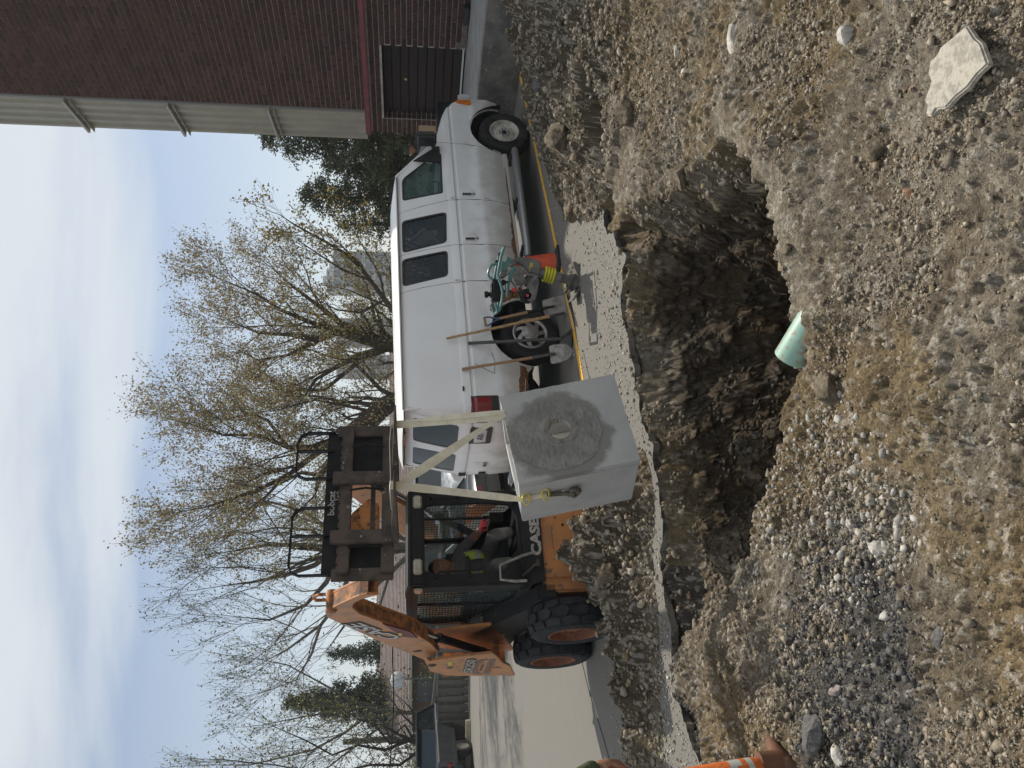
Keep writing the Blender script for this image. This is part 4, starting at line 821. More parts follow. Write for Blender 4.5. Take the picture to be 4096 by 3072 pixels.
def ltyre(a, b, z, sgn):
    e = link('wheel', None, ld, Matrix.Translation((a, b, z))); R_ = .415; w_ = .29
    t = MB(); t.lathe([(.235, .03), (.27, .008), (.33, .0), (.37, .012), (R_-.03, .04), (R_-.018, .08), (R_-.012, w_/2), (R_-.018, w_-.08), (R_-.03, w_-.04), (.37, w_-.012), (.30, w_), (.235, w_-.02)], (0, 0, 0), (0, -sgn, 0), 48)
    t.build('tyre', m_ltt, e, smooth=True, ang=30)
    n_ = 15; g = MB()
    def cyl(th, y, r): return Vector((r*math.cos(th), -sgn*y, r*math.sin(th)))
    def block(poly, top, bot):
        m__ = len(poly); c_ = (sum(p[0] for p in poly)/m__, sum(p[1] for p in poly)/m__)
        vs = [cyl(p[0], p[1], bot(p[1])) for p in poly]+[cyl(c_[0]+(p[0]-c_[0])*.9, c_[1]+(p[1]-c_[1])*.92, top(p[1])) for p in poly]
        g.add(vs, [tuple(range(m__, 2*m__))]+[(i, (i+1) % m__, m__+(i+1) % m__, m__+i) for i in range(m__)])
    crown = lambda y: R_-.035*abs((y-w_/2)/(w_/2))**3
    st = 2*math.pi/n_
    for k in range(n_):
        t0 = k*st; hx = [(t0-.30*st, w_/2-.048), (t0+.30*st, w_/2-.048), (t0+.47*st, w_/2), (t0+.30*st, w_/2+.048), (t0-.30*st, w_/2+.048), (t0-.47*st, w_/2)]
        block(hx, lambda y: crown(y)+.012, lambda y: R_-.05)
        for sd_ in (0, 1):
            tt = t0+.5*st; f = (lambda y: y) if sd_ == 0 else (lambda y: w_-y)
            sh = [(tt-.42*st, f(.03)), (tt+.42*st, f(.03)), (tt+.42*st, f(w_/2-.064)), (tt+.2*st, f(w_/2-.048)), (tt-.2*st, f(w_/2-.048)), (tt-.42*st, f(w_/2-.064))]
            block(sh, lambda y: crown(y)+.010, lambda y: R_-.06)
            sh = [(tt-.40*st, f(.0)), (tt+.40*st, f(.0)), (tt+.40*st, f(.022)), (tt-.40*st, f(.022))]
            block(sh, lambda y: R_-.030 if min(y, w_-y) > .015 else R_-.075, lambda y: R_-.09)
    g.build('tread_block', m_ltt, e, bevel=0)['kind'] = 'stuff'
    r = MB(); r.lathe([(.238, .02), (.245, .012), (.23, .008), (.215, .03), (.205, .07), (.17, .10), (.12, .095), (.115, .07), (.07, .06), (0, .06)], (0, 0, 0), (0, -sgn, 0), 36); r.build('rim', m_rim, e, smooth=True, ang=40)
    for k in range(8):
        th = k*math.pi/4; h = MB(); h.lathe([(0, .045), (.013, .047), (.014, .07)], (.095*math.cos(th), 0, .095*math.sin(th)), (0, -sgn, 0), 6); h.build('wheel_nut', m_rim, e)
for a in (0, -1.22):
    ltyre(a, -.87, .45, -1); ltyre(a, .87, .45, 1)
# chassis
mb = MB(); mb.prism([(.30, .28), (.30, .74), (-.2, .82), (-1.45, .95), (-1.62, .80), (-1.62, .36), (-1.3, .24), (.1, .22)], -.53, .53, 1); mb.build('chassis', m_or, ld, bevel=.02)
mb = MB(); mb.prism([(-.40, .30), (.42, .30), (.42, .735), (-.40, .735)], .30, .335, 0); mb.prism([(-.22, .42), (.12, .42), (.17, .48), (.14, .60), (.06, .64), (-.22, .62)], .335, .345, 0)
mb.build('front_plate', m_or, ld, bevel=.006)
for bb, z_ in ((-.17, .46), (.10, .52), (-.17, .59)):
    h = MB(); h.lathe([(0, .012), (.012, .01), (.013, 0)], (.345, bb, z_), (1, 0, 0), 8); h.build('bolt', m_blks, ld)
mb = MB(); mb.prism([(-.44, .735), (.44, .735), (.44, .95), (-.44, .90)], .28, .375, 0); mb.build('front_sill', m_cab, ld, bevel=.012)
text('CASE', .125, ld, frame((.378, -.02, .795), (0, 1, 0), (0, 0, 1), (1, 0, 0)), m_whl, sx=1.25, bold=.006)
# fender slopes beside the cab
for sg in (-1, 1):
    mb = MB(); b0, b1 = sorted((sg*.44, sg*.60)); mb.prism([(.30, .62), (.30, .80), (-.1, .93), (-.95, 1.38), (-1.15, 1.36), (-1.5, 1.0), (-1.5, .85)], b0, b1, 1); mb.build('fender', m_cab, ld, bevel=.02)
    mb = MB(); mb.bar((.36, sg*.42, .80), (.36, sg*.52, .98), .04, .03, (1, 0, 0)); mb.build('fender_brace', m_cab, ld)
# cab
CF, CR = .375, -.98
opn = rpoly([(-.31, 1.865), (.28, 1.865), (.33, 1.78), (.335, 1.22), (.31, 1.0), (.20, .955), (-.10, .955), (-.35, 1.12), (-.355, 1.72)], [.05, .05, .06, .04, .04, .03, .05, .05, .08])
def fmap(b, z): return Vector((CF-(.03 if z < 1.0 else .0), b, z))
sheet('cab_front_frame', [(-.45, .90), (.45, .90), (.45, 1.93), (-.45, 1.93)], [opn], fmap, m_cab, ld, (), (1.0,), -.05, 20)
sw = rpoly([(.22, 1.90), (-.88, 1.90), (-.97, 1.72), (-.90, 1.36), (-.55, 1.18), (-.05, .98), (.22, .97)], .04)
so = [(.37, .86), (.37, 1.97), (-.96, 1.97), (-1.06, 1.75), (-.98, 1.32), (-.55, 1.08), (-.1, .86)]
for sg in (-1, 1):
    sheet('cab_side', so, [sw], lambda a, z, sg=sg: Vector((a, sg*.45, z)), m_cab, ld, (), (), .02, 20)
    mb = MB()
    for k in range(30):
        z = .99+k*.0315
        lim = np.interp(z, [.95, .98, 1.18, 1.36, 1.72, 1.9], [.2, -.05, -.55, -.90, -.97, -.88]); mb.bar((.22, sg*.458, z), (lim, sg*.458, z), .004, .005)
    for k in range(16):
        a = .20-k*.074; zl = np.interp(-a, [-.22, .05, .55, .9, .97], [.97, .98, 1.18, 1.36, 1.72]); mb.bar((a, sg*.464, zl), (a, sg*.464, 1.90), .005, .004, (1, 0, 0))
    g = mb.build('wire_screen', m_blks, ld); g['kind'] = 'stuff'
    sheet('side_window', sw, [], lambda a, z, sg=sg: Vector((a, sg*.435, z)), M('cab_glass', (.22, .31, .30), rough=.04, alpha=.38, spec=.6), ld, (), (), 0)
    mb = MB(); mb.bar((-.32, sg*.44, 1.0), (-.32, sg*.44, 1.92), .02, .03, (1, 0, 0)); mb.build('window_post', m_blks, ld)
mb = MB(); mb.prism([(CR, 1.94), (.38, 1.94), (.44, 1.955), (.44, 1.99), (.2, 2.015), (CR, 2.0)], -.47, .45, 1); mb.build('cab_roof', m_cab, ld, bevel=.012)
mb = MB(); mb.box((.405, 0, 1.905), (.07, .92, .13)); mb.build('lamp_visor', m_cab, ld, bevel=.015)
for b_, w_ in ((.325, .13), (-.30, .15)):
    mb = MB(); mb.box((.445, b_, 1.905), (.03, w_, .085)); mb.build('work_lamp', m_lgt, ld, bevel=.018, seg=3)
mb = MB(); mb.box((.30, -.475, 1.90), (.13, .03, .075)); mb.build('work_lamp', m_lgt, ld, bevel=.012)
mb = MB(); mb.box((CR+.01, 0, 1.18), (.03, .88, .5)); mb.build('cab_back', m_cab, ld)
mb = MB(); mb.box((CR-.0, 0, 1.66), (.01, .84, .50)); mb.build('rear_window', MATS['cab_glass'], ld)
for b_ in (-.43, .43): mb = MB(); mb.box((CR, b_, 1.6), (.05, .05, .75)); mb.build('rear_post', m_cab, ld)
mb = MB(); mb.box((-.30, 0, .93), (1.3, .86, .03)); mb.build('cab_floor', m_blks, ld)
mb = MB(); mb.box((-.45, -.04, 1.06), (.5, .48, .16)); mb.box((-.68, -.04, 1.36), (.12, .46, .55), Matrix.Rotation(-.15, 3, 'Y')); mb.box((-.74, -.04, 1.70), (.08, .24, .16)); mb.build('seat', m_seat, ld, bevel=.04, seg=3)
for b_, s_ in ((.30, 1), (-.36, -1)):
    mb = MB(); mb.box((-.1, b_, 1.12), (.35, .10, .14)); mb.tube([(.05, b_, 1.16), (.08, b_, 1.26)], .012, 8); mb.build('joystick_console', m_blks, ld, bevel=.01)
# grab handles and steps
for sg, z0, z1 in ((-1, 1.42, 1.74), (1, 1.52, 1.78)):
    mb = MB(); b_ = sg*.385; mb.tube([(.37, b_, z0), (.43, b_-sg*.0, z0), (.45, b_-sg*.03, z0+.03), (.45, b_-sg*.03, z1-.03), (.43, b_, z1), (.37, b_, z1)], .012, 8); mb.build('grab_handle', m_blks, ld, smooth=True)
mb = MB(); pts = [LA(x, y, .47) for x, y in ((2140, 2208), (2090, 2222), (2000, 2262), (2003, 2318), (2060, 2325), (2108, 2322))]; mb.tube([tuple(p) for p in pts], .013, 8); mb.build('guard_bar', M('worn_bar', (.33, .31, .28), (.2, .18, .16), scale=20, rough=.5, metal=.3), ld, smooth=True)
mb = MB(); mb.bar((.40, -.40, .95), (.42, -.28, .80), .03, .02); mb.lathe([(0, .03), (.02, .03), (.02, -.03), (0, -.03)], (.43, -.29, .80), (0, 1, 0), 10); mb.build('latch', m_dst, ld)
p = LA(2290, 2190, .50); mb = MB(); mb.lathe([(0, .10), (.038, .10), (.042, .09), (.042, -.06), (0, -.06)], p, (.8, -.5, .15), 20, m_whl); mb.lathe([(.055, .03), (.06, .03), (.06, -.15), (0, -.15)], p, (.8, -.5, .15), 20, m_orr); mb.build('coupler_pin', None, ld, smooth=True, ang=40)
# lift arms and rear towers
ARM = [(1697, 2640), (1500, 2558), (1308, 2470), (1300, 2448), (1331, 2421), (1385, 2350), (1420, 2310), (1455, 2290), (1507, 2299), (1471, 2322), (1435, 2344), (1408, 2385), (1408, 2425), (1440, 2456), (1516, 2484), (1661, 2534), (1724, 2575), (1754, 2607)]
arm2 = [LB(x, y, -.80) for x, y in ARM]; arm2 = [(min(a, 1.0+(a-1.0)*.42) if a > 1.0 else a, z) for i, (a, z) in enumerate(arm2)]; armL = arm2
for sg in (-1, 1):
    b0, b1 = (-.80, -.66) if sg < 0 else (.54, .66)
    e = link('lift_arm', None, ld); arm2 = armL if sg < 0 else [(a-.42, z) for a, z in armL]
    mb = MB(); mb.prism(arm2, b0, b0+.02 if sg < 0 else b0+.02, 1); mb.prism(arm2, b1-.02, b1, 1); mb.build('arm_side', m_or, e, bevel=.004)
    mb = MB(); k_ = list(range(0, 8))
    mb.loft([[Vector((*[arm2[i][0]], b, arm2[i][1]-.004)) for b in (b0+.002, b1-.002)] for i in k_], caps=False, closed=False)
    mb.loft([[Vector((*[arm2[i][0]], b, arm2[i][1]+.006)) for b in (b0+.002, b1-.002)] for i in range(8, 18)], caps=False, closed=False); mb.build('arm_top', m_orr, e)
    # cross tube stub, pins
    for (x, y) in ((1325, 2440),):
        a, z = LB(x, y, -.80); a -= .42*(sg > 0); h = MB(); h.lathe([(0, .09), (.03, .09), (.042, .085), (.045, .07), (.045, -.07), (.042, -.085), (.03, -.09), (0, -.09)], (a, (b0+b1)/2, z), (0, 1, 0), 16); h.build('pin', m_orr, e)
    # cylinder
    A = LB(1525, 2470, -.70); B_ = LB(1975, 2612, -.70); bc = -.72 if sg < 0 else .55; A = Vector((A[0], bc, A[1])); B_ = Vector((B_[0], bc, B_[1])); Mx = A.lerp(B_, .45)
    mb = MB(); mb.tube([A, Mx], .020, 12, M('rod_chrome', (.55, .55, .55), metal=.9, rough=.25)); mb.tube([A.lerp(B_, -.03), A.lerp(B_, .06)], .045, 10, m_blks); mb.tube([Mx, Mx.lerp(B_, .04)], .046, 14, m_blks); mb.tube([Mx.lerp(B_, .02), B_], .040, 14, m_blks); mb.tube([A.lerp(B_, .88), A.lerp(B_, .90)], .046, 14, m_dst); mb.build('lift_cylinder', None, ld, smooth=True, ang=40)
    mb = MB(); mb.tube([A.lerp(B_, .72)+Vector((0, -sg*.0, .05)), A.lerp(B_, .85)+Vector((-.03, 0, .06)), B_+Vector((-.03, 0, .10))], .010, 6); mb.build('hydraulic_pipe', m_dst, ld)
TW = [(1745, 2612), (1770, 2645), (1820, 2628), (1970, 2612), (2000, 2622), (2025, 2655), (2042, 2660), (2062, 2700), (2030, 2706), (1860, 2704), (1780, 2700), (1720, 2680), (1697, 2650)]
TW = [(1697, 2642), (1708, 2634), (1722, 2645), (1850, 2625), (1970, 2613), (1985, 2622), (2010, 2650), (2040, 2665), (2060, 2702), (2038, 2708), (2030, 2702), (1900, 2704), (1780, 2702), (1720, 2686)]
tw0 = [LB(x, y, -.88) for x, y in TW]; tw = tw0
for sg in (-1, 1):
    tw = tw0 if sg < 0 else [(a-.3, .8+(z-.8)*.52) for a, z in tw0]
    b = sg*.88; mb = MB(); mb.prism(tw, min(b, b-sg*.025), max(b, b-sg*.025), 1); mb.build('tower_plate', m_or, ld, bevel=.005)
    mb = MB(); b2 = sg*.60; mb.prism(tw, min(b2, b2-sg*.025), max(b2, b2-sg*.025), 1); mb.build('tower_plate', m_or, ld, bevel=.005)
    mb = MB(); c_ = [min(p[0] for p in tw), max(p[0] for p in tw)]; b0, b1 = sorted((b-sg*.03, b2+sg*.0)); mb.box((c_[0]+.06, (b0+b1)/2, 1.25 if sg < 0 else 1.02), (.03, b1-b0, .7 if sg < 0 else .35)); mb.build('tower_web', m_orr, ld)
    a, z = LB(1728, 2660, -.88); a -= .3*(sg > 0); z = z if sg < 0 else .8+(z-.8)*.52; mb = MB(); mb.lathe([(0, .015), (.025, .015), (.04, .01), (.045, 0)], (a, b, z), (0, sg, 0), 18); mb.build('pivot_pin', m_dst, ld)
mb = MB(); mb.prism([(-.98, .95), (-.98, 1.45), (-1.55, 1.35), (-1.68, .95)], -.60, .60, 1); mb.build('engine_cover', m_or, ld, bevel=.03)
# sheet metal under the arm: side of the engine bay seen between arm, cylinder and wheel
mb = MB(); mb.tube([(-1.25, -.60, 1.06), (-1.25, -.88, 1.06)], .04, 12); mb.tube([(-1.25, .60, 1.06), (-1.25, .88, 1.06)], .04, 12); mb.build('cylinder_mount', m_orr, ld)
# lettering on the arm
pA = LB(1548, 2530, -.806); pB = LB(1440, 2492, -.806); dA_ = Vector((pB[0]-pA[0], 0, pB[1]-pA[1])); ex = dA_.normalized(); ez = Vector((0, -1, 0)); ey = ez.cross(ex)
a_, z_ = LB(1505, 2528, -.808)
m_ltr = M('letter_silver', (.42, .40, .38), (.33, .31, .3), scale=20, rough=.4); m_ltb = M('letter_black', (.015, .015, .017), rough=.5)
ctr = Vector((a_, -.804, z_)); fr_ = frame(ctr, ex, ey, ez)
text('CASE', .21, ld, fr_, m_ltb, shear=.2, sx=1.55, bold=.016, depth=.0008, space=.95); text('CASE', .20, ld, fr_ @ Matrix.Translation((0, 0, .003)), m_ltr, shear=.2, sx=1.55, bold=.004, depth=.001)
a_, z_ = LB(1672, 2606, -.806); text('6', .12, ld, frame((a_, -.804, z_), ex, ey, ez), m_ltb, bold=.002, sx=1.4)
ez = Vector((0, -1, 0)); exx = Vector((1, 0, 0)); eyy = Vector((0, 0, 1))
def onT(s, x, y, size, mt, sx=1.0, dz=0, **k):
    a, z = LB(x, y, -.884); return text(s, size, ld, frame((a, -.884-dz, z), exx, eyy, ez), mt, sx=sx, **k)
onT('SR250', 1880, 2664, .135, m_ltb, 2.0, bold=.010); onT('SR250', 1880, 2664, .13, m_ltr, 2.0, dz=.003, bold=.001)
mb = MB(); a0, z0 = LB(1932, 2696, -.884); a1, z1 = LB(1932, 2640, -.884); zt = LB(1910, 2668, -.884)[1]; zb = LB(1965, 2668, -.884)[1]
m_dec = M('decal_grey', (.13, .10, .08), rough=.6); m_ply = M('decal_yellow', (.55, .42, .08), rough=.6)

am = (a0+a1)/2; hw = abs(a1-a0)/2
pts = [(am+hw*math.cos(t), zb+.11+(.07)*math.sin(t)+.03) for t in np.linspace(math.pi, 0, 9)]+[(am+hw*math.cos(t), zb+.11+(.07)*math.sin(t)-.04) for t in np.linspace(0, math.pi, 9)]
mb = MB(); mb.prism(pts, -.885, -.8815, 1); mb.build('decal', m_dec, ld)
text('PAVEMAR', .055, ld, frame((am, -.886, zb+.175), exx, eyy, ez), m_or, sx=2.2); text('PAVING', .04, ld, frame((am, -.886, zb+.10), exx, eyy, ez), m_dec, sx=2.6)
mb = MB(); mb.box((am, -.883, zb+.02), (hw*2, .003, .075)); mb.build('decal', m_dec, ld); text('(416) 292-9050', .05, ld, frame((am, -.886, zb+.02), exx, eyy, ez), m_or, sx=1.5)
a, z = LB(1800, 2655, -.884); mb = MB(); mb.box((a, -.883, z), (.16, .003, .035)); mb.build('decal', m_ply, ld)
a, z = LB(1800, 2672, -.884); mb = MB(); mb.lathe([(0, .002), (.035, .002), (.035, 0)], (a, -.882, z), (0, -1, 0), 14); mb.build('decal', m_ltb, ld)
# small red sleeve along the lower edge of the arm
q = [LB(x, y, -.795) for x, y in ((1530, 2488), (1640, 2520), (1670, 2545), (1610, 2540))]
mb = MB(); mb.prism(q, -.812, -.80, 1); mb.build('arm_patch', M('dark_red', (.12, .02, .02), rough=.6), ld)
a, z = LB(1600, 2538, -.816); mb = MB(); mb.box((a, -.815, z), (.10, .003, .03)); mb.build('decal', m_ply, ld)
for off in (.0, .03):
    pth = [Vector((*LB(x, y, -.66),)) for x, y in ((1420, 2440), (1520, 2500), (1650, 2560), (1740, 2600))]; mb = MB(); mb.tube([(p.x, -.655+off, p.y-.01-.03*(i % 2)) for i, p in enumerate(pth)], .009, 6); mb.build('hydraulic_hose', m_blks, ld, smooth=True)
# hook on the elbow of the arm
a, z = LB(1300, 2400, -.72); mb = MB(); mb.tube([(a, -.72, z-.02), (a+.0, -.72, z+.07), (a+.10, -.72, z+.08), (a+.16, -.72, z+.03), (a+.16, -.72, z-.02)], .014, 8); mb.build('arm_hook', m_orr, ld, smooth=True)

# ------------------------------------------------------------ pallet fork frame on the arms
CA = 1.50
def CP_(x, y, a=CA): q = LA(x, y, a); return q
pf = thing('pallet_fork_frame', 'dark steel pallet fork frame with two hoops on top raised by the loader', 'fork attachment', mtx=LM)
bL, bR = -.67, .545; zT, zB = 2.545, 2.10
def bars(nm, lst, mat, **k):
    for a, b, w_, h_ in lst: g = MB(); g.bar(a, b, w_, h_); g.build(nm, mat, pf, bevel=.006, **k)
bars('frame_rail', [((CA, bL, zB+.045), (CA, bR, zB+.045), .04, .10), ((CA, bL, zT-.07), (CA, bR, zT-.07), .045, .09)], m_dst)
mb = MB()
for b0 in np.arange(bL+.03, bR-.03, .07): mb.box((CA+.0, b0, zT-.022), (.044, .05, .012))
mb.build('rail_notches', m_dst, pf)['kind'] = 'stuff'
bars('end_plate', [((CA-.03, bL, zB), (CA-.03, bL, zT+.02), .10, .02), ((CA-.03, bR, zB), (CA-.03, bR, zT+.02), .10, .02)], m_dst)
mb = MB(); mb.box((CA-.06, (bL+bR)/2, zT+.035), (.012, bR-bL, .13)); mb.build('top_plate', m_blks, pf, bevel=.004)
text('bobcat', .075, pf, frame((CA-.052, -.08, zT+.045), (0, 1, 0), (0, 0, 1), (1, 0, 0)), m_whl, bold=.001); text('Tach', .045, pf, frame((CA-.05, -.02, zT+.0), (0, 1, 0), (0, 0, 1), (1, 0, 0)), m_whl)
for a_, b_ in ((bL+.03, -.36), (.14, bR-.02)): mb = MB(); mb.box((CA-.07, (a_+b_)/2, (zB+zT)/2+.02), (.015, b_-a_, zT-zB-.12)); mb.build('back_panel', m_blks, pf)
for b_ in (-.47, .38, .0): mb = MB(); mb.tube([(CA+.02, b_, zT-.1), (CA+.035, b_+.01, (zT+zB)/2), (CA+.02, b_, zB+.08)], .010, 6); mb.build('hose', m_blks, pf)
mb = MB(); mb.prism([(-.30, 2.22), (-.08, 2.22), (-.02, 2.30), (-.15, 2.44), (-.32, 2.44)], CA-.20, CA-.10, 0); mb.build('tilt_bracket', m_orr, pf, bevel=.01)
mb = MB(); mb.bar((CA-.12, -.34, 2.27), (CA-.12, .12, 2.27), .06, .035); mb.build('cross_member', m_dst, pf)
for k, bf in enumerate((-.40, .09)):
    mb = MB(); mb.bar((CA+.045, bf, zB-.015), (CA+.045, bf, zT+.035), .11, .04, (1, 0, 0)); e = mb.build('fork', m_dst, pf, bevel=.006)
    mb = MB(); mb.prism([(CA+.025, zB-.04), (CA+1.15, zB-.03), (CA+1.15, zB-.018), (CA+.3, zB+.01), (CA+.065, zB+.01)], bf-.055, bf+.055, 1); mb.build('fork', m_dst, pf, bevel=.004)
for b0, b1 in ((-.66, -.12), (.13, .54)):
    zt = 2.885; r_ = .08
    for nm, pth in (('hoop', [(CA-.05, b0, zT+.05), (CA-.05, b0, zt-r_), (CA-.05, b0+r_*.3, zt-r_*.3), (CA-.05, b0+r_, zt), (CA-.05, b1-r_, zt), (CA-.05, b1-r_*.3, zt-r_*.3), (CA-.05, b1, zt-r_), (CA-.05, b1, zT+.05)]), ('hoop_post', [(CA-.05, (b0+b1)/2+.04, zT+.05), (CA-.05, (b0+b1)/2+.04, zt-.005)])):
        mb = MB()
        for p_, q_ in zip(pth, pth[1:]): mb.bar(Vector(p_)-(Vector(q_)-Vector(p_)).normalized()*.008, Vector(q_)+(Vector(q_)-Vector(p_)).normalized()*.008, .012, .045, (1, 0, 0))
        mb.build(nm, m_blks, pf)
# ------------------------------------------------------------ people
m_skin = M('skin', (.30, .155, .10), (.26, .13, .085), scale=14, rough=.55, spec=.35); m_hair = M('hair', (.025, .02, .018), rough=.8)
def skinbody(name, nodes, edges, mat, parent, root=0, sub=2, smooth=True):
    me = bpy.data.meshes.new(name); me.from_pydata([n[0] for n in nodes], edges, []); o = link(name+'_tmp', me)
    md = o.modifiers.new('s', 'SKIN'); md.use_smooth_shade = True
    for i, n in enumerate(nodes):
        sv = me.skin_vertices[0].data[i]; r = n[1]; sv.radius = (r, r) if not isinstance(r, tuple) else r; sv.use_root = i == root
    o.modifiers.new('u', 'SUBSURF').levels = sub; bpy.context.view_layer.update()
    m2 = bpy.data.meshes.new_from_object(o.evaluated_get(bpy.context.evaluated_depsgraph_get())); bpy.data.objects.remove(o); m2.materials.clear()
    for q in (mat if isinstance(mat, (list, tuple)) else [mat]): m2.materials.append(q)
    m2.polygons.foreach_set('use_smooth', [True]*len(m2.polygons)); return link(name, m2, parent)
def chain(pts): return [(i, i+1) for i in range(len(pts)-1)]
def head(parent, c, fwd, up, s=1.0, hair='short', mt=None):
    """head mesh with brow, eyes, nose, mouth, chin and ears; c = centre of the skull"""
    f = Vector(fwd).normalized(); u = Vector(up).normalized(); r = f.cross(u).normalized(); u = r.cross(f)
    bm = bmesh.new(); bmesh.ops.create_icosphere(bm, subdivisions=4, radius=1)
    def g(x, y, z, a, b, c_, w_): return math.exp(-(((x-a)/w_[0])**2+((y-b)/w_[1])**2+((z-c_)/w_[2])**2))
    for v in bm.verts:
        x, y, z = v.co  # x forward, y side, z up
        X_ = x*.098; Y_ = y*.077; Z_ = z*.118
        if z < 0: Y_ *= 1-.30*(-z)**1.5; X_ *= 1-.08*(-z)+(.10*(-z) if x > 0 else -.25*(-z))
        if x > .3:
            X_ += .020*g(x, y, z, .98, 0, -.12, (.4, .16, .17))+.008*g(x, y, z, .9, 0, .28, (.4, .5, .10))-.012*(g(x, y, z, .9, .36, .10, (.4, .18, .11))+g(x, y, z, .9, -.36, .10, (.4, .18, .11)))
            X_ += .008*g(x, y, z, .85, 0, -.48, (.4, .22, .06))-.005*g(x, y, z, .85, 0, -.40, (.4, .3, .035))+.010*g(x, y, z, .7, 0, -.78, (.4, .3, .16))
        for sd_ in (-1, 1): Y_ += sd_*.018*g(x, y, z, -.05, sd_, -.02, (.16, .25, .24))
        p = Vector(c)+(f*X_+r*Y_+u*Z_)*s; v.co = p
    me = bpy.data.meshes.new('head'); bm.to_mesh(me); bm.free(); me.materials.append(mt or m_skin); me.polygons.foreach_set('use_smooth', [True]*len(me.polygons)); hd = link('head', me, parent)
    for sd_ in (-1, 1):
        for nm, dx, rr_, mt_, dz, sq in (('eye', .079, .012, M('eye_white', (.5, .48, .45), rough=.3), .012, .6), ('iris', .0865, .006, M('iris', (.03, .02, .015), rough=.2), .012, 1), ('eyebrow', .090, .013, m_hair, .036, .28)):
            b_ = bmesh.new(); bmesh.ops.create_icosphere(b_, subdivisions=2, radius=rr_*s)
            for v in b_.verts: v.co = Vector(c)+(f*(dx*s)+r*(sd_*.029*s)+u*(dz*s))+f*v.co.x*.4+r*v.co.y*(1.5 if nm == 'eyebrow' else 1)+u*v.co.z*sq
            me = bpy.data.meshes.new(nm); b_.to_mesh(me); b_.free(); me.materials.append(mt_); link(nm, me, hd)
    b_ = bmesh.new(); bmesh.ops.create_icosphere(b_, subdivisions=2, radius=.019*s)
    for v in b_.verts: v.co = Vector(c)+f*(.0865*s)+u*(-.051*s)+f*v.co.x*.3+r*v.co.y*1.1+u*v.co.z*.28
    me = bpy.data.meshes.new('mouth'); b_.to_mesh(me); b_.free(); me.materials.append(M('lips', (.22, .09, .07), rough=.5)); link('mouth', me, hd)
    if hair:
        bm = bmesh.new(); bmesh.ops.create_icosphere(bm, subdivisions=3, radius=1); kill = []
        for v in bm.verts:
            x, y, z = v.co
            if z < .30+.45*x+.15*abs(y) or (z < .1 and x > -.1): kill.append(v)
            k = 1.06+.02*mnoise.noise(v.co*8); Y_ = y*.077*k; 
            if z < 0: Y_ *= 1-.25*(-z)**1.5
            v.co = Vector(c)+(f*x*.098*k+r*Y_+u*z*.118*k)*s
        bmesh.ops.delete(bm, geom=kill, context='VERTS')
        me = bpy.data.meshes.new('hair'); bm.to_mesh(me); bm.free(); me.materials.append(m_hair); me.polygons.foreach_set('use_smooth', [True]*len(me.polygons)); link('hair', me, hd)
    return hd
def hand(parent, wrist, dirn, palm_n, s=1.0, curl=.9, mat=None, name='hand'):
    """palm, four unequal bent fingers and a thumb, one continuous glove"""
    d = Vector(dirn).normalized(); n = Vector(palm_n).normalized(); sd_ = d.cross(n).normalized(); n = sd_.cross(d); w0 = Vector(wrist)
    nodes = [(w0-d*.02*s, .026*s), (w0+d*.045*s, (.030*s, .022*s))]; edges = [(0, 1)]
    for k, (off, ln) in enumerate(((-.030, .070), (-.010, .080), (.010, .075), (.030, .058))):
        b = w0+d*.09*s+sd_*off*s; i0 = len(nodes); nodes.append((b, .011*s)); edges.append((1, i0)); cur = b; ang = 0
        for q in range(3):
            ang += curl*(.55 if q == 0 else .8); cur = cur+(d*math.cos(ang)+n*math.sin(ang))*ln*s*(.45, .32, .23)[q]; nodes.append((cur, (.0095, .009, .0075)[q]*s)); edges.append((len(nodes)-2, len(nodes)-1))
    t0 = w0+d*.03*s-sd_*.035*s; i0 = len(nodes); nodes.append((t0, .013*s)); edges.append((1, i0)); t1 = t0+(d*.6-sd_*.35+n*.6).normalized()*.038*s; nodes.append((t1, .011*s)); edges.append((i0, i0+1)); t2 = t1+(d*.6+sd_*.25+n*.7).normalized()*.030*s; nodes.append((t2, .009*s)); edges.append((i0+1, i0+2))
    return skinbody(name, [(tuple(a), b) for a, b in nodes], edges, mat or m_skin, parent, 0, 1)
op = thing('person', 'driver in grey shirt and yellow hi-vis vest sitting in the loader cab', 'person', mtx=LM)
m_tee = M('tee_grey', (.13, .125, .13), (.10, .095, .10), scale=12, rough=.9, bump=.3); m_jean = M('work_trousers', (.085, .08, .07), (.13, .12, .105), scale=10, rough=.95, bump=.5, bscale=25, bdist=.02)
m_hv = M('hivis_yellow', (.50, .62, .06), (.42, .55, .06), scale=9, rough=.8, bump=.3, bscale=25); m_ref = M('reflective_tape', (.42, .43, .40), rough=.4); m_red2 = M('red_glove', (.42, .02, .03), rough=.8)
cz = 0.08
hd_c = Vector((-.17, -.115, 1.675)); pel = Vector((-.42, -.02, 1.17))
B_ = [(pel, .15), ((-.40, -.03, 1.28), (.155, .12)), ((-.36, -.05, 1.40), (.165, .12)), ((-.31, -.08, 1.49), (.14, .09)), ((-.25, -.10, 1.55), .058), ((-.21, -.11, 1.61), .055),
      ((-.34, .10, 1.475), .068), ((-.20, .19, 1.33), .050), ((.03, .20, 1.27), .036),
      ((-.32, -.25, 1.475), .068), ((-.22, -.33, 1.30), .050), ((.0, -.34, 1.25), .036),
      ((-.36, .09, 1.14), .10), ((.10, .10, 1.17), .075), ((.22, .09, .97), .05),
      ((-.36, -.13, 1.14), .10), ((.08, -.19, 1.15), .075), ((.20, -.20, .97), .05)]
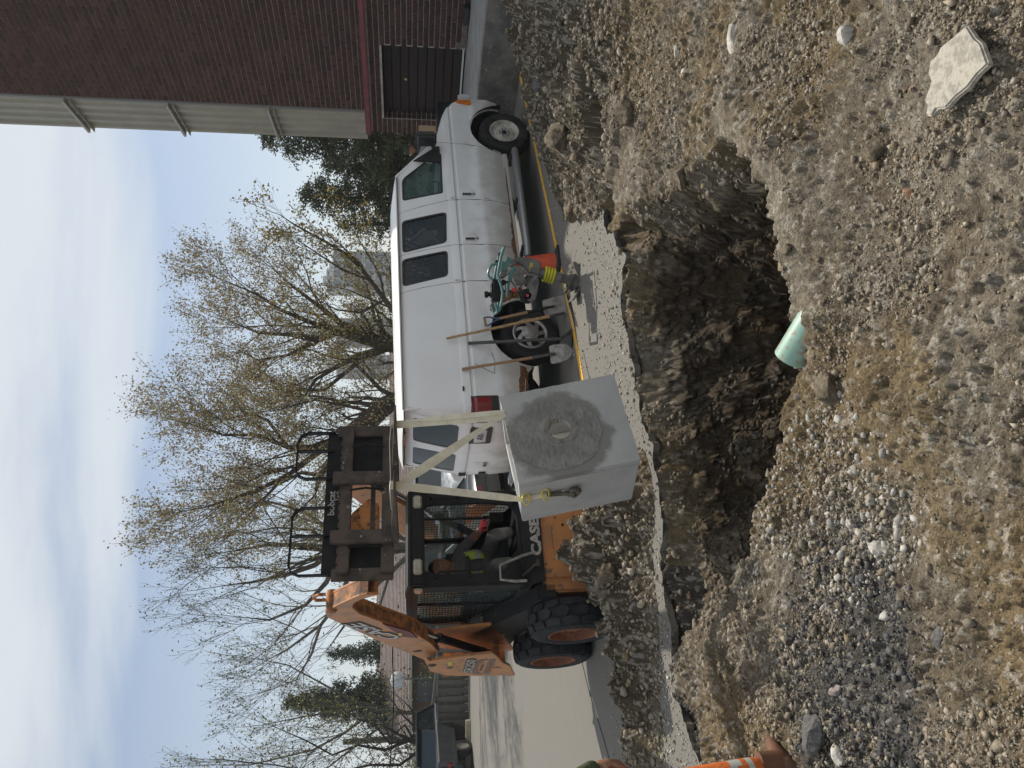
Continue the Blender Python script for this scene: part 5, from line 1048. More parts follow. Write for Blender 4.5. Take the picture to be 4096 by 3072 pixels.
# the clothes are skinned shells round one continuous body
bod = skinbody('body', [(tuple(a), b) for a, b in B_], [(0, 1), (1, 2), (2, 3), (3, 4), (4, 5), (3, 6), (6, 7), (7, 8), (3, 9), (9, 10), (10, 11), (0, 12), (12, 13), (13, 14), (0, 15), (15, 16), (16, 17)], [m_tee, m_jean, m_skin], op)
for p_ in bod.data.polygons:
    c_ = p_.center
    if c_.z < 1.22 and (c_.z < 1.18 or c_.x > -.3) and abs(c_.y+.05) < .24 and not (c_.z > 1.215): p_.material_index = 1
    elif c_.z > 1.545 or (c_.x > -.17 and c_.z > 1.2 and abs(c_.y+.06) > .18): p_.material_index = 2
vest = skinbody('vest', [((-.405, -.02, 1.20), (.172, .14)), ((-.385, -.04, 1.33), (.18, .138)), ((-.35, -.065, 1.44), (.172, .13)), ((-.33, -.08, 1.505), (.125, .085))], [(0, 1), (1, 2), (2, 3)], [m_hv, m_ref, m_tee], op)
bm = bmesh.new(); bm.from_mesh(vest.data); bmesh.ops.delete(bm, geom=[f for f in bm.faces if f.calc_center_median().z > 1.52 or f.calc_center_median().z < 1.16 or (f.calc_center_median().x > -.30 and abs(f.calc_center_median().y+.075) < .065)], context='FACES'); bm.to_mesh(vest.data); bm.free()
for p_ in vest.data.polygons:
    if abs(p_.center.z-1.30) < .022 or abs(abs(p_.center.y+.06)-.13) < .018: p_.material_index = 1
text('PAVEMAR', .035, op, frame((-.222, -.075, 1.41), (0, 1, 0), (0, 0, 1), (1, 0, 0)), m_ltb); text('PAVING', .035, op, frame((-.222, -.075, 1.375), (0, 1, 0), (0, 0, 1), (1, 0, 0)), m_ltb)
head(op, hd_c, (.93, .22, -.12), (-.05, -.12, 1), .98)
hand(op, (.05, .20, 1.265), (.8, 0, .1), (0, 0, -1), 1.05, 1.0, m_red2, 'glove'); hand(op, (.02, -.34, 1.25), (.8, .1, 0), (0, 0, -1), 1.0, 1.0, m_red2, 'glove')
# ------------------------------------------------------------ concrete catch basin box hanging from the forks
def eul(a, b, c):
    return Matrix.Rotation(a, 3, 'Z') @ Matrix.Rotation(b, 3, 'Y') @ Matrix.Rotation(c, 3, 'X')
BR = eul(.5682, -.1263, -.1624); kf = .909
bc_ = Vector((0, 0, CZ))+(Vector((-.5294, 6.1832, .6769))-Vector((0, 0, CZ)))*kf
BM = BR.to_4x4(); BM.translation = bc_
cb = thing('concrete_box', 'square grey precast concrete box with a round hole hanging from white straps', 'concrete box', mtx=BM)
m_box = M('precast', (.40, .395, .385), (.33, .325, .315), scale=3.5, lo=.35, hi=.7, rough=.9, bump=.35, bscale=90, bdist=.003, c3=(.22, .20, .17), scale3=26, lo3=.66, hi3=.72, detail=9)
m_mort = M('fresh_mortar', (.17, .16, .145), (.225, .215, .20), scale=9, lo=.4, hi=.65, rough=.62, bump=1.0, bscale=26, bdist=.010, spec=.4)
H2, Z2, WT = .35, .4233, .06
# the damp stain round the hole lies in the skin of the front wall
m_boxf = m_box.copy(); m_boxf.name = 'precast_stained'; _n = m_boxf.node_tree; _b = _n.nodes['Principled BSDF']; _src = _b.inputs['Base Color'].links[0].from_socket
_tc = _n.nodes.new('ShaderNodeTexCoord'); _mp = _n.nodes.new('ShaderNodeMapping'); _mp.inputs['Location'].default_value = (.05/.34, 0, -.075/.365); _mp.inputs['Scale'].default_value = (1/.34, 0, 1/.365); _n.links.new(_tc.outputs['Object'], _mp.inputs[0])
_ln = _n.nodes.new('ShaderNodeVectorMath'); _ln.operation = 'LENGTH'; _n.links.new(_mp.outputs[0], _ln.inputs[0]); _nz = _n.nodes.new('ShaderNodeTexNoise'); _nz.inputs['Scale'].default_value = 6; _nz.inputs['Detail'].default_value = 9; _nz.inputs['Roughness'].default_value = .65; _n.links.new(_tc.outputs['Object'], _nz.inputs[0])
_ma = _n.nodes.new('ShaderNodeMath'); _ma.operation = 'MULTIPLY_ADD'; _n.links.new(_nz.outputs[0], _ma.inputs[0]); _ma.inputs[1].default_value = .75; _n.links.new(_ln.outputs['Value'], _ma.inputs[2])
_mr = _n.nodes.new('ShaderNodeMapRange'); _mr.interpolation_type = 'SMOOTHSTEP'; _mr.inputs[1].default_value = 1.47; _mr.inputs[2].default_value = 1.30; _n.links.new(_ma.outputs[0], _mr.inputs[0])
_mx = _n.nodes.new('ShaderNodeMixRGB'); _n.links.new(_mr.outputs[0], _mx.inputs[0]); _n.links.new(_src, _mx.inputs[1]); _mx.inputs[2].default_value = (.20, .19, .175, 1); _n.links.new(_mx.outputs[0], _b.inputs['Base Color'])
hole = [(-.001+.079*math.cos(t), .057+.079*math.sin(t)) for t in np.linspace(0, 2*math.pi, 40)[:-1]]
rr_ = random.Random(5)
def wob(poly, amp, step=.02):
    out = []
    for i in range(len(poly)):
        a = Vector(poly[i]); b = Vector(poly[(i+1) % len(poly)]); n_ = max(1, int((b-a).length/step))
        for j_ in range(n_): p = a.lerp(b, j_/n_); out.append((p.x+rr_.uniform(-amp, amp), p.y+rr_.uniform(-amp, amp)))
    return out
outl = wob([(-H2, -Z2), (H2, -Z2), (H2, Z2), (-H2, Z2)], .0018)
fwl = sheet('front_wall', outl, [hole], lambda x, z: Vector((x, -H2, z)), m_boxf, cb, np.arange(-.3, .35, .1), np.arange(-.4, .45, .1), WT, 30)
# the sheet extrudes along its normal; make sure it goes inwards
if max(v.co.y for v in fwl.data.vertices) < -H2+.01: 
    for v in fwl.data.vertices: v.co.y = -2*H2-v.co.y
m_inr = M('inner_brightened', (.9, .88, .82), (.85, .82, .76), scale=8, rough=.95)  # paled well beyond the outer walls: sunlit brightness put into the colour
for nm, c_, d_ in (('side_wall', (-H2+WT/2, WT/2, 0), (WT, 2*H2-WT-.001, 2*Z2)), ('side_wall', (H2-WT/2, WT/2, 0), (WT, 2*H2-WT-.001, 2*Z2)), ('back_wall', (0, H2-WT/2, 0), (2*H2-2*WT-.002, WT, 2*Z2)), ('box_floor', (0, 0, -Z2+WT/2+.002), (2*H2-2*WT-.004, 2*H2-2*WT-.004, WT))):
    mb = MB(); mb.box(c_, d_); mb.build(nm, m_box if nm == 'side_wall' else m_inr, cb, bevel=.006)
def blob(cx_, cz_, rx, rz, n=72, s=0, amp=.10):
    return [(cx_+rx*math.cos(t)*(1+amp*mnoise.fractal(Vector((math.cos(t)*1.6+s, math.sin(t)*1.6, s)), 1, 2, 4)), cz_+rz*math.sin(t)*(1+amp*mnoise.fractal(Vector((math.cos(t)*1.6+s, math.sin(t)*1.6, s+3)), 1, 2, 4))) for t in np.linspace(0, 2*math.pi, n+1)[:-1]]
bl = [(max(-H2+.006, min(H2-.006, x)), max(-Z2+.01, min(Z2-.004, z))) for x, z in blob(-.045, .085, .275, .305, s=5.2, amp=.12)]
hole2 = [(-.001+.082*math.cos(t)*(1+.03*math.sin(5*t)), .057+.082*math.sin(t)) for t in np.linspace(0, 2*math.pi, 40)[:-1]]
def mort(x, z):
    d = math.hypot(x, z-.057); n_ = mnoise.fractal(Vector((x*9, z*9, 0)), 1, 2, 5)
    ridge = max(0, 1-abs(mnoise.fractal(Vector((x*22, z*22, 4)), 1, 2, 3))*5)*.004
    return Vector((x, -H2-.0018-.0012*(n_+1)-ridge-.009*math.exp(-((d-.112)/.018)**2)*(1 if mnoise.noise(Vector((math.atan2(z, x)*1.3, 0, 9))) > -.1 else .2), z))
sheet('mortar_patch', bl, [hole2], mort, m_mort, cb, np.arange(-.35, .36, .009), np.arange(-.42, .43, .009), 0, 60)
mb = MB(); mb.lathe([(.079, -.001), (.079, WT)], (-.001, -H2, .057), (0, 1, 0), 40); mb.build('hole_lining', M('pale_concrete', (.5, .48, .43), (.4, .38, .34), scale=30, rough=.95), cb, smooth=True)  # rim of the hole paled along with the brightened interior
o = rock('mortar_blob', None, None, 0, 0, .022, m_mort, (1, 1, 1.7), seed=4, z=0, jag_=.7); o.parent = cb; o.location = (-.10, -H2-.006, .10)
for k in ('label', 'category'): 
    if k in o: del o[k]
# hook, shackle and straps
m_str = M('strap_cream', (.70, .66, .54), (.60, .55, .43), scale=9, rough=.85, bump=.3, bscale=120, bdist=.002, stretch=(1, 1, 1)); m_ylw = M('tag_yellow', (.85, .70, .02), (.75, .58, .02), scale=30, rough=.7); m_hook = M('forged_hook', (.16, .145, .115), (.08, .07, .055), scale=30, rough=.6, metal=.4, bump=.3)
def ribbon(mb, pts, wds, nrm, th=.004):
    pts = [Vector(p) for p in pts]; n = Vector(nrm).normalized(); rg = []
    if not isinstance(wds, (list, tuple)): wds = [wds]*len(pts)
    for i, p in enumerate(pts):
        d = (pts[min(i+1, len(pts)-1)]-pts[max(i-1, 0)]).normalized(); s_ = d.cross(n).normalized(); nn = s_.cross(d)
        rg.append([p+s_*wds[i]/2+nn*th/2, p-s_*wds[i]/2+nn*th/2, p-s_*wds[i]/2-nn*th/2, p+s_*wds[i]/2-nn*th/2])
    return mb.loft(rg)
def bw(x, y, z): return BM @ Vector((x, y, z))
F1 = LM @ Vector((CA+1.03, -.40, 2.085)); F2 = LM @ Vector((CA+.95, .09, 2.085)); vw = Vector((0, -1, .1))
hookP = bw(-H2-.02, -.10, .09); topL = bw(-H2-.012, -.11, Z2-.01)
def sag(a, b, k=.02, n=8, side=(0, 0, -1)): return [a.lerp(b, i/n)+Vector(side)*k*math.sin(math.pi*i/n) for i in range(n+1)]
st = thing('lifting_strap', 'cream strap running down from the left fork to the rusty hook with yellow tags', 'lifting strap', loc=F1)
def W(pts): return [Vector(p)-F1 for p in pts]
mb = MB(); ribbon(mb, W(sag(F1+Vector((0, 0, .02)), topL, .01)+[hookP.lerp(topL, .45)]), [.055]*3+[.05]*5+[.032, .028], vw); mb.build('webbing', m_str, st, smooth=True, ang=30)
mb = MB(); ribbon(mb, W([F1+Vector((.01, -.0, .02)), F1+lf*-.06+Vector((0, 0, .025)), F1+lf*-.45+Vector((.01, 0, .022)), F2.lerp(F1, .3)+Vector((0, 0, .03)), F2+Vector((0, 0, .022))]), .05, (0, 0, 1)); mb.build('webbing', m_str, st, smooth=True)
q0 = hookP.lerp(topL, .45); q1 = hookP.lerp(topL, .12)
mb = MB(); ribbon(mb, W([q0, q1]), [.030, .030], vw, .014); mb.build('sleeve', m_hook, st)
for k, (t, an) in enumerate(((.93, .3), (.50, -.2))):
    c_ = hookP.lerp(topL, t)+Vector((.01, -.02, 0)); mb = MB(); L_ = .035
    ring = [c_+Vector((math.cos(u+an)*.045, -.014-.014*math.cos(2*u), math.sin(u+an)*.026)) for u in np.linspace(0, 2*math.pi, 11)[:-1]]
    for i in range(10):
        a, b = ring[i]-F1, ring[(i+1) % 10]-F1; mb.box((a+b)/2, ((b-a).length*1.1, .034, .004), Matrix(((b-a).normalized(), (0, -1, 0), (b-a).normalized().cross(Vector((0, -1, 0))))).transposed())
    mb.build('yellow_tag', m_ylw, st)
hk = thing('lifting_hook', 'rusty iron hook and shackle pinned to the left face of the concrete box', 'hook', loc=hookP)
dz_ = (topL-hookP).normalized(); ry = BR @ Vector((0, 1, 0)); nx = BR @ Vector((-1, 0, 0))
mb = MB(); mb.tube([dz_*.10+ry*.018*s_+nx*.006 for s_ in (-1, -.5, .5, 1)]+[dz_*(.10-.05*k_)+ry*.018+nx*.006 for k_ in (.3, 1)]+[dz_*.05-ry*.018+nx*.006, dz_*.09-ry*.018+nx*.006], .007, 8); mb.build('shackle', m_hook, hk, smooth=True)
mb = MB(); mb.tube([dz_*.065+nx*.01, dz_*.02+ry*.0+nx*.012, -dz_*.02+ry*.012+nx*.012, -dz_*.06+ry*.01+nx*.014, -dz_*.075-ry*.02+nx*.014, -dz_*.05-ry*.045+nx*.012, -dz_*.01-ry*.04+nx*.012], [.012, .016, .026, .03, .026, .017, .008], 10); mb.lathe([(0, .03), (.016, .03), (.02, .0), (.02, -.04)], -dz_*.04+nx*.02, nx, 12); mb.build('hook_body', m_hook, hk, smooth=True, ang=60)
topR = bw(H2-.02, -H2-.004, Z2-.0)+Vector((-.11, -.0, -.015))
p_ = bw(H2*.62, -H2-.0, Z2+.002)
st2 = thing('lifting_strap', 'wide cream strap hanging from the right fork to the right top edge of the box', 'lifting strap', loc=F2)
R1 = bw(H2*.55, -H2+.02, Z2-.005)
mb = MB(); mb2 = [Vector(p)-F2 for p in sag(F2+Vector((0, 0, .02)), R1, .0)]; ribbon(mb, mb2, [.052, .054, .055, .055, .055, .056, .056, .056, .056], vw, .006); mb.build('webbing', m_str, st2, smooth=True, ang=30)
mb = MB(); ribbon(mb, [Vector(p)-F2+Vector((.022, -.012, 0)) for p in sag(F2.lerp(R1, .12), R1+Vector((.01, 0, .0)), .0)], [.012, .02, .03, .035, .035, .035, .035, .035, .03], (.3, -1, .1), .004); mb.build('webbing', m_str, st2)
st3 = thing('lifting_strap', 'cream strap slanting from the left fork tip to the right edge of the box', 'lifting strap', loc=F1)
D0 = LM @ Vector((CA+1.00, -.39, 2.06))
mb = MB(); ribbon(mb, [Vector(p)-F1+Vector((0, -.02, 0)) for p in sag(D0, R1+Vector((.02, -.01, .0)), .0, 10)], [.03, .05, .062, .064, .060, .055, .048, .04, .035, .035, .04], vw, .004); mb.build('webbing', m_str, st3, smooth=True, ang=30)

# ------------------------------------------------------------ tools leaning on the van
m_wood = M('ash_handle', (.33, .20, .10), (.20, .11, .055), scale=9, lo=.4, hi=.65, rough=.7, bump=.2, stretch=(12, 12, 1.2)); m_wood2 = M('yellow_handle', (.48, .30, .13), (.24, .14, .07), scale=9, rough=.7, bump=.2, stretch=(12, 12, 1.2))
m_tool = M('tool_steel', (.30, .29, .265), (.15, .145, .13), scale=10, rough=.5, metal=.4, bump=.1, c3=(.38, .36, .31), scale3=8, lo3=.5, hi3=.65); m_dkst = M('dark_tool_steel', (.035, .032, .03), (.06, .055, .05), scale=12, rough=.55)
vn_ = Vector((.48754, -.87310, 0)); vR = Vector((.676, 9.9, 0))
def onvan(x, y, off=.0): return onp(x, y, vR+vn_*off, vn_)
def tool(label, px_top, px_bot, zb=.0, off=.03, cat='shovel', nm='shovel'):
    A = onvan(*px_top, off); B = atZ(*px_bot, zb+gz(.5)*0); e = thing(nm, label, cat, loc=B); return e, A-B, B
def ori(d, face):
    """basis with x across, y along the shaft upward, z towards the viewer"""
    y = Vector(d).normalized(); z = Vector(face); x = y.cross(z).normalized(); z = x.cross(y); return x, y, z
def blade(nm, outline, curve, e, d, face, mat, th=.002, tip=0.0):
    x, y, z = ori(d, face); mb_ = sheet(nm, outline, [], lambda u, v: x*u+y*v+z*curve(u, v), mat, e, np.arange(-.13, .14, .02), np.arange(0, .36, .02), th, 50); return mb_
# round point shovel
e, d, B = tool('round point shovel with a long wooden handle standing at the back of the rear wheel', (1849, 1477), (2293, 1404))
x, y, z = ori(d, (.2, -1, .1)); Lh = d.length
ol = [(0, 0), (.05, .03), (.09, .08), (.112, .15), (.115, .25), (.105, .285), (.03, .285), (-.03, .285), (-.105, .285), (-.115, .25), (-.112, .15), (-.09, .08), (-.05, .03)]
blade('blade', ol, lambda u, v: -.35*u*u*8*.25+.02*math.sin(v/.285*math.pi)-.012*math.exp(-(u/.02)**2)*(v > .15), e, d, (.2, -1, .1), m_tool)
mb = MB(); mb.tube([y*.22+z*.012, y*.30+z*.02, y*.38+z*.01, y*.50], [.016, .020, .020, .021], 10); mb.build('socket', m_dkst, e, smooth=True)
mb = MB(); mb.tube([y*.48, y*(Lh*.7), y*Lh], [.019, .0175, .019], 10); mb.build('handle', m_wood, e, smooth=True)
# steel scraper bar
e, d, B = tool('black steel scraper bar with a triangular foot standing before the hubcap', (1875, 1373), (2290, 1352), cat='scraper', nm='scraper')
x, y, z = ori(d, (.2, -1, .1)); Lh = d.length
mb = MB(); mb.tube([y*.13, y*Lh], .021, 12); mb.build('handle', m_dkst, e, smooth=True)
mb = MB(); mb.add([x*.11, -x*.11, -x*.02+y*.15, x*.02+y*.15, x*.11+z*.05, -x*.11+z*.05], [(0, 1, 2, 3), (0, 1, 5, 4)]); mb.build('blade', m_dkst, e, solid=.006)
mb = MB(); mb.add([x*.0+y*.14+z*.02, x*.10+z*.05+y*.01, x*.06+z*.01], [(0, 1, 2)]); mb.build('gusset', m_dkst, e, solid=.005)
# lute with wooden handle
e, d, B = tool('wide toothed asphalt rake with a long yellow wooden handle leaning on the van', (1787, 1354), (2268, 1250), cat='rake', nm='rake')
y = d.normalized(); Lh = d.length
mb = MB(); mb.tube([y*.22, y*Lh*.6, y*Lh], [.021, .018, .016], 10); mb.build('handle', m_wood2, e, smooth=True)
mb = MB(); mb.tube([y*.0+Vector((0, 0, .03)), y*.26], [.012, .017], 8); mb.tube([Vector((-.03, 0, .05)), y*.18+Vector((-.01, -.01, 0))], .007, 6); mb.build('socket', m_dkst, e)
ta = atZ(2268, 1180, .035)-B; tb = atZ(2298, 1305, .035)-B; 
mb = MB(); mb.bar(ta, tb, .02, .012); mb.build('rake_head', m_dkst, e)
dt = (tb-ta); nt_ = 26; dn_ = dt.normalized().cross(Vector((0, 0, 1)))
for k in range(nt_):
    p = ta+dt*(k+.5)/nt_; mb = MB(); mb.bar(p, p-dn_*-.0+Vector((0, 0, -.045))+dn_*.012, .008, .004); mb.build('tooth', m_dkst, e)
# square shovel with D grip
e, d, B = tool('short square shovel with a D shaped grip and worn wooden shaft next to the rammer', (1940, 1287), (2266, 1215), off=.10)
x, y, z = ori(d, (.1, -1, .15)); Lh = d.length
blade('blade', [(-.115, 0), (.115, 0), (.118, .15), (.105, .29), (.03, .30), (-.03, .30), (-.105, .29), (-.118, .15)], lambda u, v: .6*u*u-.0+.02*math.exp(-(u/.02)**2)*sst(v, .1, .3), e, d, (.1, -1, .15), M('dusty_blade', (.28, .26, .23), (.12, .115, .11), scale=7, rough=.6, metal=.2))
mb = MB(); mb.tube([y*.15+z*.02, y*.30+z*.03, y*.50], [.010, .018, .020], 10); mb.build('socket', m_blks, e, smooth=True)
mb = MB(); mb.tube([y*.48, y*(Lh-.20)], [.019, .018], 10); mb.build('shaft', m_wood, e, smooth=True)
m_blu = M('grip_blue', (.03, .05, .12), rough=.5)
for s_ in (-1, 1): mb = MB(); mb.tube([y*(Lh-.21), y*(Lh-.12)+x*.02*s_, y*(Lh-.06)+x*.05*s_, y*Lh+x*.055*s_], [.016, .012, .010, .010], 8); mb.build('grip_arm', m_blu, e, smooth=True)
mb = MB(); mb.tube([y*Lh-x*.06, y*Lh+x*.06], .016, 10); mb.build('grip', m_wood, e, smooth=True)

# ------------------------------------------------------------ traffic cone
m_con = M('cone_orange', (.62, .085, .025), (.50, .07, .03), scale=8, rough=.6, c3=(.25, .06, .04), scale3=30, lo3=.66, hi3=.72)
c0 = atZ(2233, 1052, gz(1.5)); e = thing('traffic_cone', 'orange traffic cone with black base half hidden behind the rammer', 'traffic cone', loc=c0)
mb = MB(); mb.lathe([(.135, .045), (.13, .06), (.11, .20), (.04, .62), (.025, .70), (.02, .70)], n=28); mb.build('cone_body', m_con, e, smooth=True, ang=60)
mb = MB(); mb.prism(rrect(-.18, -.18, .18, .18, .04), .004, .035, 2); mb.lathe([(.15, .035), (.14, .05), (.12, .05)], n=24); o = mb.build('base', m_blk, e); o.rotation_euler = (0, 0, .4)
# ------------------------------------------------------------ rammer
RY = 8.78; rb0 = atY(2318, 1150, RY); rm = thing('rammer', 'teal and grey tamping rammer with yellow bellows standing on the asphalt', 'rammer', loc=(rb0.x, RY, 0))
def Z5(X_, Y_): p = atY(1880+X_/4.706, 980+Y_/4.706, RY); return (p.x-rb0.x, p.z)
def V5(X_, Y_, dy=0.0): p = Z5(X_, Y_); return Vector((p[0], dy, p[1]))
m_teal = M('teal_paint', (.07, .20, .19), (.05, .16, .155), scale=6, rough=.35, coat=.3, c3=(.2, .25, .24), scale3=30, lo3=.68, hi3=.74); m_gry = M('housing_grey', (.105, .10, .095), (.14, .135, .125), scale=8, rough=.6); m_gry2 = M('engine_grey', (.17, .165, .16), (.12, .115, .11), scale=14, rough=.5, metal=.3)
m_bel = M('bellows_yellow', (.60, .55, .03), (.45, .42, .04), scale=8, rough=.55, c3=(.2, .18, .05), scale3=24, lo3=.66, hi3=.72); m_foot = M('foot_steel', (.07, .065, .06), (.13, .12, .10), scale=7, rough=.7, bump=.2)
def P5(nm, pts, y0, y1, mat, bevel=.006, parent=rm, **k):
    g = MB(); g.prism([Z5(*p) for p in pts], y0, y1, 1); return g.build(nm, mat, parent, bevel=bevel, **k)
fp = [(1905, 340), (1960, 350), (2015, 430), (2062, 640), (2066, 800), (1985, 960), (1905, 1072), (1880, 1065), (1945, 950), (2020, 800), (2025, 760), (1985, 600), (1890, 370)]
zo = min(Z5(*p)[1] for p in fp)
foot = P5('foot', fp, -.13, .13, m_foot); 
P5('foot_block', [(1990, 560), (2022, 740), (1960, 860), (1880, 880), (1790, 800), (1840, 560)], -.075, .075, m_foot)
mb = MB(); mb.tube([V5(1965, 560, -.08), V5(1900, 640, -.10), V5(1850, 760, -.10), V5(1800, 860, -.09), V5(1755, 930, -.085)], [.008, .012, .013, .013, .018], 8); mb.build('lifting_loop', m_foot, rm, smooth=True)
for q in ((1865, 530), (1890, 450), (1808, 735)): mb = MB(); mb.lathe([(0, .01), (.014, .01), (.016, 0)], V5(*q, -.10), (0, -1, 0), 8); mb.build('bolt', m_gry2, rm)
ax0 = V5(1980, 690); ax1 = V5(1285, 515); axd = (ax1-ax0).normalized(); 
def axp(t): return ax0.lerp(ax1, t)
mb = MB(); mb.tube([axp(-.0), axp(.42)], .052, 20); mb.build('leg', m_foot, rm, smooth=True, ang=40)
mb = MB(); mb.tube([axp(.40), axp(.56)], .062, 20); mb.build('collar', m_gry2, rm, smooth=True, ang=40)
ln_ = (ax1-ax0).length; pr = []
for k in range(5): 
    h0 = ln_*(.555+.075*k)
    if k < 4: pr += [(.070, h0), (.088, h0+.010), (.097, h0+ln_*.0375), (.088, h0+ln_*.065), (.070, h0+ln_*.075)]
mb = MB(); mb.lathe(pr, ax0, axd, 28); mb.build('bellows', m_bel, rm, smooth=True, ang=70)
mb = MB(); mb.tube([axp(.855), axp(.97)], .060, 20); mb.build('collar', m_gry2, rm, smooth=True, ang=40)
P5('housing', [(1285, 600), (1325, 350), (1225, 290), (1100, 262), (885, 240), (785, 262), (740, 400), (840, 400), (850, 350), (900, 340), (1010, 420), (1060, 520)], -.09, .09, m_gry, .012)
P5('side_guard', [(1285, 600), (1010, 520), (1010, 480), (940, 440), (850, 420), (790, 640), (870, 700), (1010, 580), (1250, 640)], -.10, -.085, m_gry2, .004)
P5('cylinder_block', [(1000, 570), (860, 560), (830, 700), (880, 790), (1010, 790), (1050, 650)], -.14, .08, m_gry2, .03)
P5('crankcase', [(1270, 600), (1060, 540), (1000, 760), (1100, 800), (1250, 700)], -.06, .09, m_gry, .02)
xg = P5('exhaust_guard', [(1040, 800), (1135, 650), (1195, 618), (1258, 690), (1225, 905), (1180, 1065), (1090, 1122), (950, 1040), (1010, 980), (1060, 860)], -.19, .02, m_gry2, .012)
for k in range(5):
    a_ = V5(1120+k*22, 735-k*18, -.192); b_ = V5(1185+k*14, 850-k*44, -.192); mb = MB(); mb.bar(a_, b_, .004, .006, (0, 1, 0)); mb.build('slot', m_blks, rm)
mb = MB(); mb.lathe([(0, .03), (.045, .03), (.075, .02), (.082, 0), (.085, -.04)], V5(1035, 985, -.16), (0, -1, 0), 28); mb.build('recoil_starter', m_blks, rm, smooth=True, ang=40)
for k in range(12):
    t = k*math.pi/6; c_ = V5(1035, 985, -.188); mb = MB(); mb.bar(c_+Vector((.03*math.cos(t), 0, .03*math.sin(t))), c_+Vector((.066*math.cos(t), .006, .066*math.sin(t))), .004, .004, (0, 1, 0)); mb.build('fin', m_gry, rm)
mb = MB(); mb.lathe([(0, .004), (.018, .004), (.018, 0)], V5(1035, 985, -.19), (0, -1, 0), 14); mb.build('red_badge', M('badge_red', (.4, .05, .04), rough=.5), rm)
mb = MB(); mb.box(V5(800, 870, -.13), (.04, .03, .05)); mb.build('switch_red', M('switch_red', (.5, .03, .03), rough=.4), rm, bevel=.006)
P5('teal_cover', [(830, 400), (715, 520), (700, 690), (760, 690), (840, 470)], -.085, .085, m_teal, .01)
P5('handle_plate', [(560, 520), (600, 240), (700, 232), (775, 280), (775, 330), (650, 505)], -.075, -.06, m_teal, .004)
P5('warning_sticker', [(590, 318), (612, 218), (690, 222), (660, 335)], -.078, -.0755, m_ref, 0)
P5('teal_bracket', [(700, 700), (685, 970), (720, 980), (730, 760), (760, 700)], -.07, .07, m_teal, .006)
P5('carburettor', [(560, 520), (700, 440), (720, 480), (620, 640), (540, 600)], -.05, .05, m_gry2, .01); P5('air_filter', [(700, 700), (600, 790), (660, 900), (560, 760), (600, 650)], -.06, .06, m_blks, .01)
tk = P5('fuel_tank', [(385, 705), (480, 620), (560, 690), (600, 780), (600, 960), (540, 1092), (455, 1085), (378, 1010), (395, 830)], -.10, .10, m_blks, .022)
mb = MB(); mb.lathe([(0, .035), (.034, .035), (.038, .03), (.038, .0), (.025, -.01), (.025, -.035)], V5(330, 930, 0), (-.1, 0, 1), 20); mb.build('fuel_cap', m_blks, tk, smooth=True, ang=40)
hp = [(610, 85), (565, 210), (525, 390), (488, 600), (520, 700), (560, 820), (582, 930), (570, 1060), (545, 1180), (515, 1265), (490, 1270), (462, 1190), (440, 1110)]
for dy in (-.17, .17):
    mb = MB(); mb.tube([V5(*p, dy) for p in hp], .0165, 10); mb.build('handle_tube', m_teal, rm, smooth=True)
mb = MB(); mb.tube([V5(605, 95, -.17), V5(605, 95, .17)], .0165, 10); mb.build('handle_tube', m_teal, rm, smooth=True)
mb = MB(); mb.tube([V5(500, 1268, -.17), V5(500, 1268, .17)], .0165, 10); mb.build('handle_tube', m_teal, rm, smooth=True)
mb = MB(); mb.tube([V5(x_, y_, 0) for x_, y_ in [(525, 345), (410, 378), (365, 440), (340, 530), (350, 590), (410, 645), (470, 690)]], .0155, 10); mb.build('lifting_bow', m_teal, rm, smooth=True)
for q, r_ in (((600, 145), .030), ((525, 290), .022)): mb = MB(); mb.tube([V5(*q, .10), V5(*q, .16)], r_, 16); mb.build('roller', m_blks, rm, smooth=True, ang=40)
for pth in ([(740, 690), (820, 800), (880, 930), (960, 1020)], [(700, 700), (640, 760), (650, 880)], [(560, 650), (620, 630), (700, 560)], [(720, 900), (780, 920), (760, 990), (820, 1000)]):
    mb = MB(); mb.tube([V5(*p, -.12) for p in pth], .006, 6); mb.build('cable', m_blks, rm, smooth=True)
text('80', .05, rm, frame(V5(1135, 395, -.092), (.97, 0, -.15), (.15, 0, .97), (0, -1, 0)), m_bel, bold=.001); text('ATR', .03, rm, frame(V5(1105, 475, -.092), (.97, 0, -.15), (.15, 0, .97), (0, -1, 0)), m_bel)
# ------------------------------------------------------------ sewer pipe
p0 = atZ(3238, 1306, .07); p1 = atY(3172, 1412, p0.y+.09)
m_pvc = M('pvc_green', (.22, .36, .29), (.29, .41, .34), scale=9, lo=.4, hi=.7, rough=.45, c3=(.27, .23, .17), scale3=22, lo3=.52, hi3=.60, detail=10)
e = thing('sewer_pipe', 'pale green plastic sewer pipe sticking out of the dirt over the pit', 'pipe', loc=p0); dd = (p1-p0); mb = MB(); mb.lathe([(.068, -.16), (.078, -.16), (.078, dd.length+.03), (.0775, dd.length+.033), (.067, dd.length+.033), (.067, -.02)], (0, 0, 0), dd, 40); mb.build('pipe_wall', m_pvc, e, smooth=True, ang=40)
mb = MB(); mb.lathe([(0, .05), (.06, .05)], (0, 0, 0), dd, 24); mb.build('pipe_soil', M('wet_soil', (.04, .03, .02), rough=1), e)
# stick lying in the pit
a_ = atZ(2760, 2165, -.45); b_ = atZ(2830, 2200, -.55); mb = MB(); mb.tube([a_, b_], [.014, .010], 6); tag(mb.build('stick', m_wood), 'dark broken stick lying across the left slope of the pit', 'stick')
